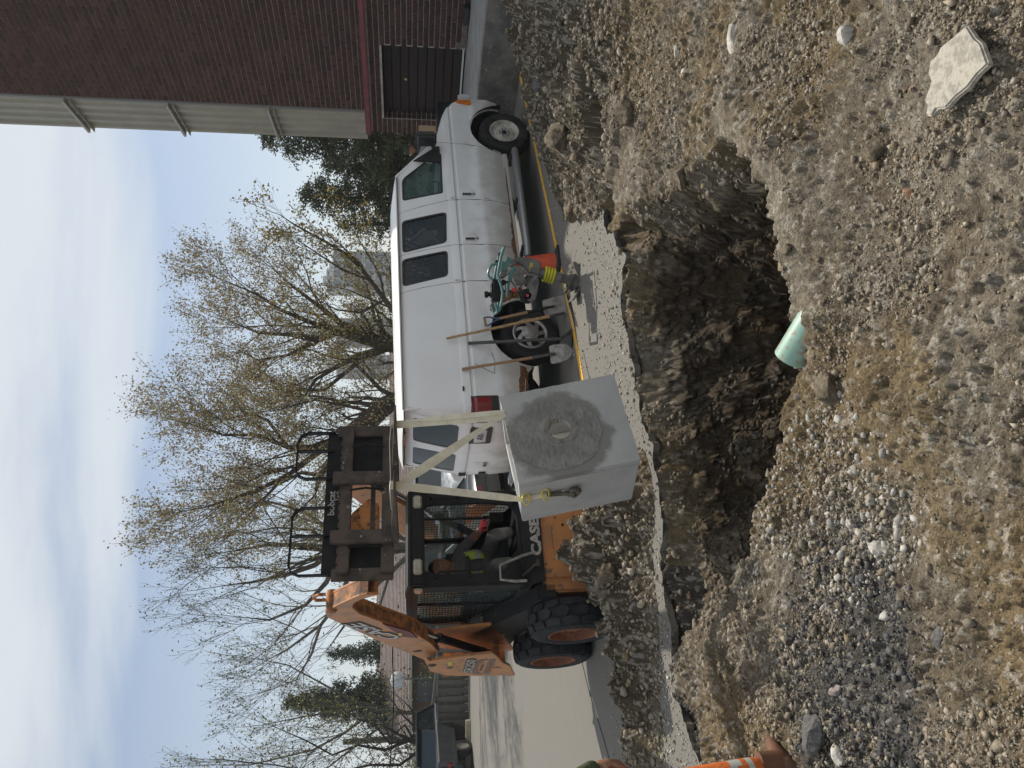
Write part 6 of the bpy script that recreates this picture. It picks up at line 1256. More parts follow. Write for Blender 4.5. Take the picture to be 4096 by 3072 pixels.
# ------------------------------------------------------------ worker at the left edge of the picture
wk = thing('person', 'worker in orange hi-vis trousers and green jacket cut off by the left edge', 'person', loc=(-1.955, 3.62, .06))
m_ho = M('hivis_orange', (.62, .14, .02), (.50, .11, .02), scale=10, rough=.85, bump=.5, bscale=22, bdist=.02); m_grj = M('green_jacket', (.06, .08, .035), (.09, .11, .05), scale=8, rough=.8, bump=.4, bscale=20, bdist=.02); m_boot = M('leather_boot', (.14, .06, .03), (.09, .04, .02), scale=12, rough=.7, bump=.3)
LX = -.02
nodes = [((-.12, 0, .98), .15), ((-.06, .02, .88), .11), ((.02, -.02, .50), .085), ((.06, .0, .14), .07), ((-.20, .16, .88), .11), ((-.20, .2, .5), .085), ((-.20, .22, .14), .065)]
tr_ = skinbody('trousers', [(p, r) for p, r in nodes], [(0, 1), (1, 2), (2, 3), (0, 4), (4, 5), (5, 6)], [m_ho, m_ref], wk, 0)
for p_ in tr_.data.polygons:
    if .30 < p_.center.z < .36 or .22 < p_.center.z < .26: p_.material_index = 1
bod = skinbody('jacket', [((-.10, .0, .80), (.20, .15)), ((-.12, .0, 1.16), (.18, .13)), ((-.15, .0, 1.42), (.17, .12)), ((-.15, 0, 1.53), .07), ((.06, -.03, 1.42), .07), ((.10, -.10, 1.15), .055), ((.08, .10, .98), .04), ((-.34, .0, 1.42), .07), ((-.38, -.03, 1.15), .055), ((-.36, .02, .92), .04)], [(0, 1), (1, 2), (2, 3), (2, 4), (4, 5), (5, 6), (2, 7), (7, 8), (8, 9)], [m_grj, m_ho], wk, 0)
for p_ in bod.data.polygons:
    if 1.16 < p_.center.z < 1.24: p_.material_index = 1
head(wk, (-.15, .03, 1.70), (.2, .95, -.2), (0, 0, 1)); hand(wk, (.08, .10, .97), (0, .1, -1), (-1, 0, 0), 1, .5); hand(wk, (-.36, .02, .91), (0, .1, -1), (1, 0, 0), 1, .5)
for c_, r_ in (((.08, .04), .2), ((-.20, .27), .1)):
    mb = MB(); rg = []
    for t, w_, h_ in ((-.10, .035, .05), (-.07, .048, .09), (0, .05, .12), (.06, .05, .085), (.13, .05, .06), (.18, .045, .045), (.205, .02, .02)):
        rg.append([(c_[0]+w_*math.cos(a), c_[1]+t, .005+h_*(.5+.5*math.sin(a))) for a in np.linspace(0, 2*math.pi, 13)[:-1]])
    mb.loft(rg); mb.tube([(c_[0], c_[1]-.03, .06), (c_[0], c_[1]-.03, .18)], .058, 12); mb.build('boot', m_boot, wk, smooth=True, ang=60)
# ------------------------------------------------------------ trees
class Tree:
    def __init__(s, seed): s.r = random.Random(seed); s.V = []; s.F = []; s.TV = []; s.TF = []; s.LV = []; s.LC = []; s.nr = np.random.default_rng(seed)
    def tube(s, pts, r0, r1, n, twig=False):
        V, F_ = (s.TV, s.TF) if twig else (s.V, s.F); k0 = len(V); m_ = len(pts); prev = None
        for i, p in enumerate(pts):
            d = (pts[min(i+1, m_-1)]-pts[max(i-1, 0)]).normalized()
            u = d.orthogonal().normalized() if prev is None else (prev-d*prev.dot(d)).normalized(); prev = u; v = d.cross(u); r = r0+(r1-r0)*i/(m_-1)
            for k in range(n): t = 2*math.pi*k/n; V.append(tuple(p+(u*math.cos(t)+v*math.sin(t))*r))
        for i in range(m_-1):
            for k in range(n): F_.append((k0+i*n+k, k0+i*n+(k+1) % n, k0+(i+1)*n+(k+1) % n, k0+(i+1)*n+k))
    def limb(s, pts, r0, r1, lev, P):
        """a limb along pts, then side branches down to twigs with leaves"""
        r = s.r; s.tube(pts, r0, r1, 8 if lev == 0 else (5 if lev == 1 else 3), lev >= 2)
        L_ = sum((b-a).length for a, b in zip(pts, pts[1:]))
        if lev >= P['lev']:
            for i in range(int(P['leaf']*(.5+r.random()))):
                t = r.random(); k = min(int(t*(len(pts)-1)), len(pts)-2); p = pts[k].lerp(pts[k+1], t*(len(pts)-1)-k)
                s.LV.append(p+Vector((r.gauss(0, 1), r.gauss(0, 1), r.gauss(0, 1)))*P['ls']*.8)
            return
        nb = max(2, int(L_*P['dens'][lev]))
        for i in range(nb):
            t = (P['start'] if lev == 0 else .15)+(1-(P['start'] if lev == 0 else .15))*(i+r.random())/nb; x = t*(len(pts)-1); k = min(int(x), len(pts)-2); p = pts[k].lerp(pts[k+1], x-k); d = (pts[k+1]-pts[k]).normalized()
            o = Vector((r.gauss(0, 1), r.gauss(0, 1)*P.get('flat', 1), r.gauss(0, .6))); o = (o-d*o.dot(d)).normalized(); ang = P['ang']*(.7+.6*r.random())
            nd = (d*math.cos(ang)+o*math.sin(ang)+Vector((0, 0, P['up']))).normalized(); ln = P['len'][lev]*(.6+.8*r.random())*(1.1-.55*t); seg = 4 if lev < 1 else 3; q = [p]; 
            for j_ in range(seg):
                nd = (nd+Vector((r.gauss(0, 1), r.gauss(0, 1), r.gauss(0, 1)))*P['curl']+Vector((0, 0, P['up']*.25))).normalized(); q.append(q[-1]+nd*ln/seg)
            ra = (r0+(r1-r0)*t)*P['rr']; s.limb(q, max(ra, P['mr']), max(ra*.35, P['mr']*.7), lev+1, P)
        if r1 > 0: s.limb([pts[-1], pts[-1]+(pts[-1]-pts[-2]).normalized()*P['len'][lev]*.5+Vector((r.gauss(0, .1), r.gauss(0, .1), .1))], r1, P['mr'], lev+1, P)
    def leaves(s, size, cols, aspect=.6):
        n = len(s.LV); c = np.array([tuple(p) for p in s.LV]); r = s.nr; A = r.normal(size=(n, 3)); A /= np.linalg.norm(A, axis=1)[:, None]; B = r.normal(size=(n, 3)); B = np.cross(A, B); B /= np.linalg.norm(B, axis=1)[:, None]
        sz = size*r.uniform(.6, 1.3, (n, 1)); a = A*sz; b = B*sz*aspect; V = np.stack([c-a, c-b+A*sz*.1, c+a, c+b+A*sz*.1], 1).reshape(-1, 3)
        F_ = np.arange(n*4).reshape(-1, 4); cc = np.array(cols)[r.integers(0, len(cols), n)]*r.uniform(.75, 1.25, (n, 1)); return V, F_, np.repeat(cc, 4, 0)
m_bark = M('bark', (.060, .048, .038), (.11, .095, .075), scale=7, rough=1, bump=.8, bscale=30, bdist=.02, spec=.1, stretch=(3, 3, 1)); m_barkg = M('bark_grey', (.085, .078, .068), (.13, .12, .105), scale=6, rough=1, bump=.5, spec=.1, stretch=(3, 3, 1))
m_twig = M('twig', (.075, .060, .045), rough=1, spec=.1); m_twg = M('twig_grey', (.085, .078, .066), rough=1, spec=.1)
m_leaf = M('leaf', (1, 1, 1), (.8, .8, .8), scale=3, rough=.8, vcol=True, spec=.15)
def plant(nm, label, cat, base, limbs, P, lsize, lcols, seed, bark, twig, group=None, aspect=.6):
    t = Tree(seed)
    for pts, r0, r1 in limbs: t.limb([Vector(p) for p in pts], r0*.78, r1*.7, 0, P)
    e = thing(nm, label, cat, loc=base, group=group); b = Vector(base)
    def mk(n_, V, F_, mt, col=None, kind=None):
        V = np.array(V)-np.array(b); me = npmesh(n_, V, F_, mt, col, smooth=col is None); o = link(n_, me, e)
        if kind: o['kind'] = kind
        return o
    mk('trunk', t.V, t.F, bark); mk('branches', t.TV, t.TF, twig, kind='stuff')
    if t.LV: V, F_, cc = t.leaves(lsize, lcols, aspect); mk('crown', V, F_, m_leaf, cc, 'stuff')
    return e
def line(px_, Y, r=None, dy=0): return [atY(x if x > 1450 or Y not in (YA, YB, YC) else 1450-(1450-x)*.76, y, Y+dy*i/len(px_)) for i, (x, y) in enumerate(px_)]
YA, YB, YC = 25, 22, 24
ylw = [(.52, .44, .20), (.46, .39, .18), (.40, .35, .16), (.30, .24, .12)]; pnk = [(.50, .38, .23), (.45, .36, .20), (.50, .44, .23), (.38, .27, .18)]; grn = [(.17, .20, .06), (.20, .24, .08), (.12, .14, .05)]
PM = dict(lev=3, leaf=13, ls=.13, dens=(2.3, 4.0, 6.0), start=.18, ang=.66, up=.18, len=(2.2, 1.05, .5), curl=.18, rr=.40, mr=.0042)
YA = 25
plant('maple_tree', 'large spreading maple with opening buds behind the middle of the van roof', 'tree', (atY(1560, 1390, YA).x, YA, 0), [
    (line([(1900, 1385), (1640, 1390), (1560, 1385), (1500, 1360)], YA), .34, .24), (line([(1540, 1385), (1450, 1330), (1330, 1290), (1230, 1230), (1090, 1150), (1000, 1090)], YA, dy=2), .19, .03),
    (line([(1540, 1385), (1450, 1360), (1320, 1330), (1200, 1360), (1080, 1340), (900, 1330), (800, 1300)], YA), .20, .03), (line([(1320, 1330), (1180, 1290), (1020, 1240), (900, 1180), (780, 1140)], YA, dy=-2), .12, .02),
    (line([(1560, 1390), (1440, 1420), (1330, 1460), (1200, 1520), (1130, 1600)], YA, dy=-3), .16, .03), (line([(1560, 1390), (1440, 1440), (1250, 1560), (1050, 1560), (900, 1480)], YA, dy=3), .13, .03), (line([(1180, 1370), (1060, 1420), (900, 1440), (800, 1400)], YA), .08, .02)],
    PM, .037, pnk+ylw, 11, m_bark, m_twig, 'leafing maples behind the yard')
YB = 22
PM2 = dict(PM, leaf=13)
plant('maple_tree', 'tall leaning maple with ochre buds, trunk rising between van roof and fork frame', 'tree', (atY(1600, 1585, YB).x, YB, 0), [
    (line([(1950, 1560), (1600, 1590), (1540, 1610), (1450, 1680), (1350, 1740)], YB), .30, .20), (line([(1590, 1600), (1480, 1700), (1380, 1770), (1330, 1800)], YB, dy=1), .22, .12),
    (line([(1350, 1740), (1200, 1790), (1060, 1790), (900, 1740), (720, 1740), (560, 1700)], YB), .13, .025), (line([(1350, 1740), (1180, 1830), (1060, 1900), (900, 1960), (700, 2010), (620, 2030)], YB, dy=-2), .13, .025),
    (line([(1330, 1800), (1220, 1900), (1130, 1890), (1000, 1940), (850, 2060), (780, 2120)], YB, dy=2), .11, .02), (line([(1060, 1790), (950, 1680), (800, 1640), (620, 1640)], YB, dy=1), .07, .02), (line([(1330, 1800), (1260, 1860), (1200, 1980), (1100, 2060)], YB), .07, .02), (line([(1500, 1650), (1350, 1620), (1200, 1600), (1000, 1640)], YB), .07, .02)],
    PM2, .035, ylw+pnk+[(.33, .27, .12)], 12, m_bark, m_twig, 'leafing maples behind the yard')
YC = 24
PA = dict(PM, leaf=2.6, ang=.55, dens=(2.1, 3.6, 5.0), up=.24, len=(2.4, 1.1, .5))
plant('ash_tree', 'grey budding ash tree standing behind the raised fork frame and cab', 'tree', (atY(1600, 2200, YC).x, YC, 0), [
    (line([(1950, 2195), (1600, 2190), (1400, 2195), (1280, 2195)], YC), .24, .17), (line([(1300, 2195), (1150, 2180), (950, 2180), (800, 2200), (720, 2210)], YC), .12, .02), (line([(1400, 2195), (1300, 2130), (1150, 2050), (980, 2010), (800, 2040)], YC, dy=2), .12, .02),
    (line([(1300, 2200), (1200, 2260), (1050, 2300), (860, 2330), (740, 2340)], YC, dy=-2), .13, .02), (line([(1330, 2200), (1260, 2330), (1150, 2420), (960, 2480), (830, 2470)], YC), .12, .02), (line([(1400, 2195), (1350, 2380), (1230, 2500), (1050, 2600), (950, 2640)], YC, dy=2), .12, .02), (line([(1230, 2500), (1180, 2620), (1100, 2720), (1000, 2750)], YC, dy=1), .06, .015), (line([(1300, 2200), (1180, 2120), (1000, 2110), (850, 2130)], YC, dy=-1), .08, .02)],
    PA, .034, grn+[(.14, .13, .06)], 13, m_barkg, m_twg)
YD = 20
plant('leaning_tree', 'bare leaning tree with a forked trunk behind the loader cab', 'tree', (atY(1640, 2150, YD).x, YD, 0), [
    (line([(1900, 2060), (1680, 2180), (1560, 2290), (1440, 2400), (1380, 2500)], YD), .11, .05), (line([(1680, 2180), (1600, 2150), (1520, 2150), (1440, 2190)], YD), .08, .04), (line([(1560, 2290), (1520, 2420), (1540, 2520), (1450, 2600)], YD, dy=1), .05, .02)],
    dict(PA, leaf=.5, curl=.25, len=(1.6, .8, .4), lev=3, dens=(1.5, 2, 2)), .03, grn, 14, m_barkg, m_twg)
YE = 21
plant('young_maple', 'small yellow leafing tree reaching up beside the evergreens', 'tree', (atY(1600, 1300, YE).x, YE, 0), [
    (line([(1900, 1330), (1620, 1310), (1540, 1200), (1480, 1120), (1410, 1030), (1290, 960), (1180, 900), (1120, 860)], YE), .12, .015), (line([(1480, 1120), (1370, 1080), (1280, 1020), (1190, 960)], YE, dy=1), .05, .015), (line([(1540, 1200), (1440, 1250), (1350, 1240), (1270, 1200)], YE, dy=-1), .05, .015), (line([(1540, 1200), (1520, 1100), (1460, 1000), (1400, 900)], YE), .04, .012), (line([(1620, 1310), (1500, 1300), (1420, 1350)], YE), .04, .012)],
    dict(PM, leaf=6.5, len=(1.3, .6, .3), dens=(2.6, 4.0, 4.5), ang=.6), .042, [(.42, .33, .10), (.36, .30, .10), (.30, .22, .08)], 15, m_bark, m_twig)
YF = 28
plant('gnarled_tree', 'gnarled dark bare tree with curling boughs at the left behind the pickup', 'tree', (atY(1900, 3000, YF).x, YF, 0), [
    (line([(1950, 3010), (1760, 2990), (1700, 2985), (1640, 2960)], YF), .16, .12), (line([(1700, 2985), (1620, 2960), (1560, 2975), (1500, 2900), (1420, 2870), (1390, 2800), (1310, 2790)], YF), .08, .02), (line([(1660, 2970), (1620, 2900), (1560, 2950), (1520, 2860), (1500, 2780), (1440, 2770)], YF, dy=1), .07, .02),
    (line([(1640, 2960), (1540, 3000), (1430, 2980), (1330, 3020), (1220, 2960), (1080, 2900)], YF), .09, .02), (line([(1700, 2985), (1600, 3060), (1480, 3060), (1300, 3100), (1100, 3060), (900, 3040)], YF, dy=-1), .08, .02), (line([(1760, 2990), (1690, 3070), (1600, 3150), (1400, 3160), (1000, 3120)], YF), .08, .02), (line([(1690, 2980), (1650, 2900), (1600, 2850), (1580, 2820)], YF), .06, .03)],
    dict(PA, curl=.34, leaf=3, up=.1, len=(2.2, 1.1, .5), dens=(1.7, 2.4, 3)), .045, [(.22, .24, .08), (.28, .28, .10), (.16, .16, .06)], 16, M('bark_dark', (.035, .030, .026), rough=1, bump=.6), M('twig_dark', (.05, .042, .035), rough=1))
plant('bare_tree', 'thin twiggy tree at the far left against the sky', 'tree', (atY(1800, 2850, 30).x, 30, 0), [
    (line([(1850, 2860), (1600, 2850), (1450, 2830), (1250, 2860), (1050, 2900)], 30), .12, .02), (line([(1500, 2840), (1380, 2930), (1250, 3000), (1000, 3060), (850, 3060)], 30), .08, .02), (line([(1450, 2830), (1300, 2740), (1150, 2660), (1050, 2640)], 30), .06, .02), (line([(1600, 2850), (1450, 2960), (1250, 3120), (1050, 3160)], 30), .07, .02)],
    dict(PA, leaf=2.0, len=(2.2, 1.1, .5)), .05, [(.26, .27, .09), (.32, .30, .10)], 17, m_barkg, m_twg)
# evergreens: layered boughs made of many small needle sprays
def conifer(nm, label, base, h, rad, seed, cols, dens=1.0, spruce=False, leaf=.085, group=None, lowz=.3, lsz=.062):
    r = random.Random(seed); nr = np.random.default_rng(seed); t = Tree(seed); b = Vector(base); t.tube([b+Vector((0, 0, h*i/6)) for i in range(7)], .16*h/8, .02, 7)
    nl = int(h*(5 if spruce else 4)*dens); C_ = []
    for i in range(nl*5):
        z = lowz+(h-lowz)*(i+r.random())/(nl*5); f = 1-(z-lowz)/(h-lowz); R_ = rad*(f**(.85 if spruce else .55))*(.65+.5*r.random())+.08
        if not spruce: R_ *= (.8+.35*mnoise.noise(Vector((z*.7, seed, 0)))+.12*math.sin(z*2+seed))
        a = r.random()*6.283; dr = -.25 if spruce else .35*(1-f)
        p0 = b+Vector((0, 0, z)); p1 = p0+Vector((math.cos(a)*R_, math.sin(a)*R_, R_*dr)); t.tube([p0, p0.lerp(p1, .5)+Vector((0, 0, .04)), p1], .02, .005, 3, True)
        n_ = int(16*R_*dens)+4
        for k in range(n_):
            q = (k+.5)/n_; q = q**.6; c_ = p0.lerp(p1, q); w_ = .22*(1-q*.6); C_.append((c_.x+r.gauss(0, w_*.7), c_.y+r.gauss(0, w_*.7), c_.z+r.gauss(0, w_*.35)))
    t.LV = [Vector(c) for c in C_ for _ in range(4)]
    t.LV = [p+Vector((r.gauss(0, .09), r.gauss(0, .09), r.gauss(0, .07))) for p in t.LV]
    e = thing(nm, label, 'tree', loc=base, group=group); V, F_, cc = t.leaves(leaf*.72, cols, .38)
    link('trunk', npmesh('trunk', np.array(t.V)-np.array(b), t.F, m_bark, smooth=True), e); o = link('branches', npmesh('branches', np.array(t.TV)-np.array(b), t.TF, m_twig), e); o['kind'] = 'stuff'
    o = link('crown', npmesh('crown', V-np.array(b), F_, m_leaf, cc), e); o['kind'] = 'stuff'
evg = [(.085, .105, .05), (.065, .085, .04), (.10, .115, .06), (.12, .125, .07), (.05, .062, .034)]
def at0(y, Y): p = atY(1700, y, Y); return (p.x, Y, 0)
conifer('evergreen_tree', 'broad dark cedar directly left of the brick building', at0(555, 27), 6.9, 2.4, 21, evg, 1.5, group='evergreens beside the brick building')
conifer('evergreen_tree', 'shorter cedar in the dip between its two neighbours, in front of the utility pole', at0(675, 29), 5.0, 2.0, 22, evg, 1.5, group='evergreens beside the brick building')
conifer('evergreen_tree', 'rounded bright cedar at the edge of the open sky above the van cab', at0(800, 28), 5.7, 1.7, 23, [(.07, .09, .035), (.055, .07, .03), (.09, .10, .045)], 1.5, group='evergreens beside the brick building')
conifer('evergreen_tree', 'low loose cedar above the second side window of the van', at0(905, 30), 4.6, 1.3, 24, evg, 1.2, group='evergreens beside the brick building')
conifer('evergreen_tree', 'tall cedar whose tip peeks out along the siding of the building', at0(480, 30), 8.2, 1.7, 25, evg, 1.4, group='evergreens beside the brick building')
conifer('spruce_tree', 'dark pointed spruce beyond the fence left of the loader arm', at0(2785, 34), 7.2, 1.9, 26, [(.035, .05, .03), (.045, .06, .035), (.028, .04, .025)], 1.6, True, .10)
conifer('young_spruce', 'small spruce tip showing over the house roof beside the lift arm', at0(2600, 40), 6.0, 1.1, 27, [(.06, .09, .06), (.05, .075, .05)], 1.2, True, .10)
# far woods and bushes along the horizon
def bush_mass(nm, spec, col, seed, lf, n_):
    r = np.random.default_rng(seed); V = []
    P_ = np.concatenate([np.stack([x0+r.normal(size=n_)*sx, y0+r.normal(size=n_)*sy, np.abs(r.normal(size=n_))*sz*.6+.1], -1) for x0, y0, sx, sy, sz in spec])
    t = Tree(seed); t.LV = [Vector(p) for p in P_]; Vv, F_, cc = t.leaves(lf, col, .35); tag(link(nm, npmesh(nm, Vv, F_, m_leaf, cc)), kind='stuff')
bush_mass('thicket', [(x, 38+6*math.sin(x), 1.8, 2, 2.1+.6*math.sin(x*1.7)) for x in np.arange(-24, 12, 2.6)], [(.11, .09, .065), (.14, .12, .08), (.10, .10, .05), (.16, .15, .08)], 31, .09, 1500)
bush_mass('far_woods', [(x, 95+8*math.sin(x), 4, 3, 5.5+1.2*math.sin(x*.7)) for x in np.arange(-70, 40, 6)], [(.13, .12, .09), (.16, .15, .11), (.12, .13, .08)], 32, .28, 900)
bush_mass('woods_behind', [(x, -24+5*math.sin(x), 3, 2.5, 7+1.5*math.sin(x*.7)) for x in np.arange(-36, 34, 5)], [(.09, .085, .05), (.12, .11, .06), (.07, .08, .035)], 35, .22, 900)
bush_mass('undergrowth', [(x, 31+1.0*math.sin(x*3), 1.2, .8, .9) for x in np.arange(-16, 7, 1.8)], [(.16, .18, .05), (.20, .20, .07), (.10, .11, .04)], 33, .06, 700)
bush_mass('shrub', [(atY(1500, 1290, 23).x, 23, .55, .5, 2.6), (atY(1500, 1200, 24).x, 24, .6, .5, 2.0)], [(.26, .24, .09), (.20, .19, .07), (.30, .26, .1)], 34, .045, 2600)
# ------------------------------------------------------------ apartment towers
m_twr = M('tower_concrete', (.36, .37, .38), (.32, .33, .34), scale=.3, rough=.9); m_twg2 = M('tower_glass', (.10, .12, .14), rough=.2); m_slab = M('tower_slab', (.48, .48, .48), rough=.9)  # tower greys paled, so part of the distance haze is in the colour
def tower(label, x0, x1, ytop, Y, floors, dep_=14, top=1.5, zb=0):
    cxp = atY(ytop, (x0+x1)/2, Y); wpx = abs(x1-x0)/FPX*Y; H = cxp.z; e = thing('apartment_tower', label, 'apartment block', loc=(cxp.x, Y, 0), group='hazy apartment blocks on the horizon')
    mb = MB(); mb.box((0, dep_/2, H/2), (wpx, dep_, H)); mb.box((wpx*.1, dep_/2, H+top/2), (wpx*.35, dep_*.4, top)); mb.build('wall', m_twr, e)
    fh = H/floors
    for f in range(floors):
        mb = MB(); mb.box((0, -.7, f*fh+fh*.9), (wpx*.98, 1.4, .25)); mb.build('balcony', m_slab, e)
        nw = max(4, int(wpx/3)); 
        for k in range(nw):
            mb = MB(); mb.box((-wpx/2+wpx*(k+.5)/nw, -.03, f*fh+fh*.45), (wpx/nw*.62, .08, fh*.55)); mb.build('window', m_twg2, e)
        if f % 1 == 0:
            for k in range(nw+1): mb = MB(); mb.box((-wpx/2+wpx*k/nw, -.7, f*fh+fh*.3), (.15, 1.3, fh*.9)); o = mb.build('fin', m_slab, e)
tower('pale grey tower seen through the young yellow tree', 1150, 1008, 1330, 260, 8); tower('nearer half of the grey tower with a stepped roof', 1168, 1080, 1305, 275, 9, 10)
tower('hazy block behind the maple limbs, right of its trunk', 1385, 1275, 1345, 300, 8); tower('hazy block behind the maple limbs, left of its trunk', 1515, 1420, 1345, 290, 8)
# ------------------------------------------------------------ houses
m_rf = M('roof_brown', (.17, .135, .125), (.22, .18, .165), scale=5, rough=.95); m_hw = M('house_wall', (.22, .15, .11), (.18, .12, .09), scale=4, rough=.9); m_rfl = M('roof_shadow', (.10, .08, .075), rough=1)
def house(label, cx_, cy_, w_, d_, hw, hr, rot, wall, rowh=.17, n=('house', 'house')):
    e = thing(n[0], label, n[1], loc=(cx_, cy_, 0), rotz=rot); mb = MB(); mb.box((0, 0, hw/2), (w_, d_, hw)); mb.prism([(-d_/2, hw), (d_/2, hw), (0, hr)], -w_/2+.02, w_/2-.02, 0); mb.build('wall', wall, e)
    for sg in (-1, 1):
        sl = math.hypot(d_/2+.4, hr-hw); nrow = int(sl/rowh); rf = link('roof', None, e)
        for k in range(nrow):
            t0, t1 = k/nrow, (k+1.15)/nrow; y0 = sg*(d_/2+.4)*(1-t0); z0 = hw-.12+(hr+.06-hw+.12)*t0; y1 = sg*(d_/2+.4)*(1-t1); z1 = hw-.12+(hr+.06-hw+.12)*t1
            g = MB(); g.add([(-w_/2-.4, y0, z0+.03), (w_/2+.4, y0, z0+.03), (w_/2+.4, y1, z1), (-w_/2-.4, y1, z1), (-w_/2-.4, y0, z0), (w_/2+.4, y0, z0)], [(0, 1, 2, 3), (4, 5, 1, 0)]); g.build('shingle_row', m_rf, rf)
    for x_ in (-w_*.3, 0, w_*.3): g = MB(); g.box((x_, -d_/2-.02, hw*.6), (1.0, .06, .9)); g.build('window', m_twg2, e)
    g = MB(); g.bar((-w_/2-.4, -d_/2-.43, hw-.1), (w_/2+.4, -d_/2-.43, hw-.1), .1, .12); g.build('gutter', M('gutter_white', (.5, .5, .48), rough=.5), e)
    return e
pH = atY(1600, 2640, 33); house('bungalow with brown shingled roof beyond the fence left of the loader', pH.x+.3, 35, 7.0, 6.5, 2.0, 3.15, .35, m_hw)
pH = atY(1600, 1880, 30); house('low reddish brown house showing between the van roof and the fork frame', pH.x, 31, 8.5, 6, 1.7, 2.65, -.1, M('brown_siding', (.17, .10, .095), (.14, .085, .08), scale=4, rough=.8, stretch=(1, 1, 20)))
pH = atY(1600, 2330, 40); house('dark roofed house behind the cab of the loader', pH.x, 42, 9, 7, 2.0, 3.6, .1, m_hw)
dsh = atY(1590, 2718, 29); e = thing('satellite_dish', 'white satellite dish on a mast in front of the brown roof', 'satellite dish', loc=(dsh.x, 29, 0))
mb = MB(); mb.lathe([(0, .06), (.15, .05), (.28, .015), (.30, 0)], (0, -.05, dsh.z), (.3, -.85, .4), 24); mb.build('dish', M('dish_white', (.55, .56, .58), rough=.5), e, smooth=True); mb = MB(); mb.tube([(0, 0, 0), (0, 0, dsh.z)], .03, 8); mb.build('mast', m_gry, e)
# ------------------------------------------------------------ board fence, post, curb
m_brd = [M('fence_board_%s' % n, c, tuple(v*.7 for v in c), scale=8, rough=.95, bump=.3, stretch=(6, 6, 1)) for n, c in (('dark', (.10, .095, .08)), ('mid', (.125, .12, .10)), ('pale', (.15, .14, .12)))]
fz = .98; fx0, fx1 = -13.5, -4.2; fe = thing('board_fence', 'weathered grey board on board fence at the back of the lot', 'fence', loc=(fx0, 25.7, 0)); rb = random.Random(8)
for k in range(int((fx1-fx0)/.135)):
    mb = MB(); mb.box((k*.135, (-.035 if k % 2 else .035), fz/2+rb.uniform(-.01, .01)), (.145, .02, fz)); mb.build('board', m_brd[rb.randrange(3)], fe)
for z in (.25, .75): mb = MB(); mb.bar((0, 0, z), (fx1-fx0, 0, z), .04, .08); mb.build('rail', m_brd[1], fe)
mb = MB(); mb.bar((-.1, 0, fz+.02), (fx1-fx0, 0, fz+.02), .12, .03); mb.build('cap_rail', m_brd[0], fe)
for k in range(5): mb = MB(); mb.box((k*2.3, .06, .52), (.1, .1, 1.06)); mb.build('post', m_brd[0], fe)
gr_ = M('stone_band', (.20, .19, .17), (.14, .135, .12), scale=6, rough=1, stretch=(1, 1, 8)); q = atY(1740, 2850, 27.5); mb = MB(); mb.prism([(-3.6, 0), (3.2, 0), (3.2, 1.0), (1.8, 1.0), (-3.6, 1.6)], 0, .1, 1); o = mb.build('shed_roof', gr_); o.location = (q.x, 27.5, 0); tag(o, 'grey ribbed lean-to roof edge just above the fence', 'shed roof')
mb = MB(); mb.prism([(0, 0), (.20, 0), (.16, .16), (.04, .16)], 0, 4.6, 0); o = mb.build('parking_curb', M('curb_cream', (.40, .36, .26), (.32, .29, .21), scale=6, rough=.95, bump=.3), bevel=.015); q = atZ(1883, 2885, 0); o.location = (q.x-4.6, q.y, 0); tag(o, 'cream concrete parking curb lying in front of the fence', 'parking curb')
pl = atY(1373, 2968, 32); e = thing('utility_pole', 'grey wooden utility pole rising at the left beyond the fence', 'utility pole', loc=(pl.x, 32, 0)); mb = MB(); mb.tube([(0, 0, 0), (0, 0, pl.z)], [.14, .11], 10); mb.build('pole', m_barkg, e)
pl = atY(1405, 685, 46); e = thing('utility_pole', 'utility pole top with insulators poking out between the evergreens', 'utility pole', loc=(pl.x, 46, 0)); mb = MB(); mb.tube([(0, 0, 0), (0, 0, pl.z)], [.2, .15], 10); mb.build('pole', m_barkg, e)
for dx in (-.35, .35):
    mb = MB(); mb.lathe([(0, .08), (.05, .06), (.07, 0), (.04, -.05)], (dx, 0, pl.z-.15), n=10); mb.build('insulator', m_gry, e)
mb = MB(); mb.bar((-.5, 0, pl.z-.25), (.5, 0, pl.z-.25), .08, .1); mb.build('crossarm', m_barkg, e)
for a_, b_, lb in (((1565, 2520), (1545, 3200), 'black overhead cable in front of the house roof at the left'), ((1640, 1650), (1640, 2300), 'black cable stretched low behind the fork frame')):
    A, B = atY(*a_, 27), atY(*b_, 27); mb = MB(); mb.tube([A.lerp(B, i/10)-Vector((0, 0, .15*math.sin(math.pi*i/10))) for i in range(11)], .022, 5); tag(mb.build('cable', m_blks), lb, 'cable')
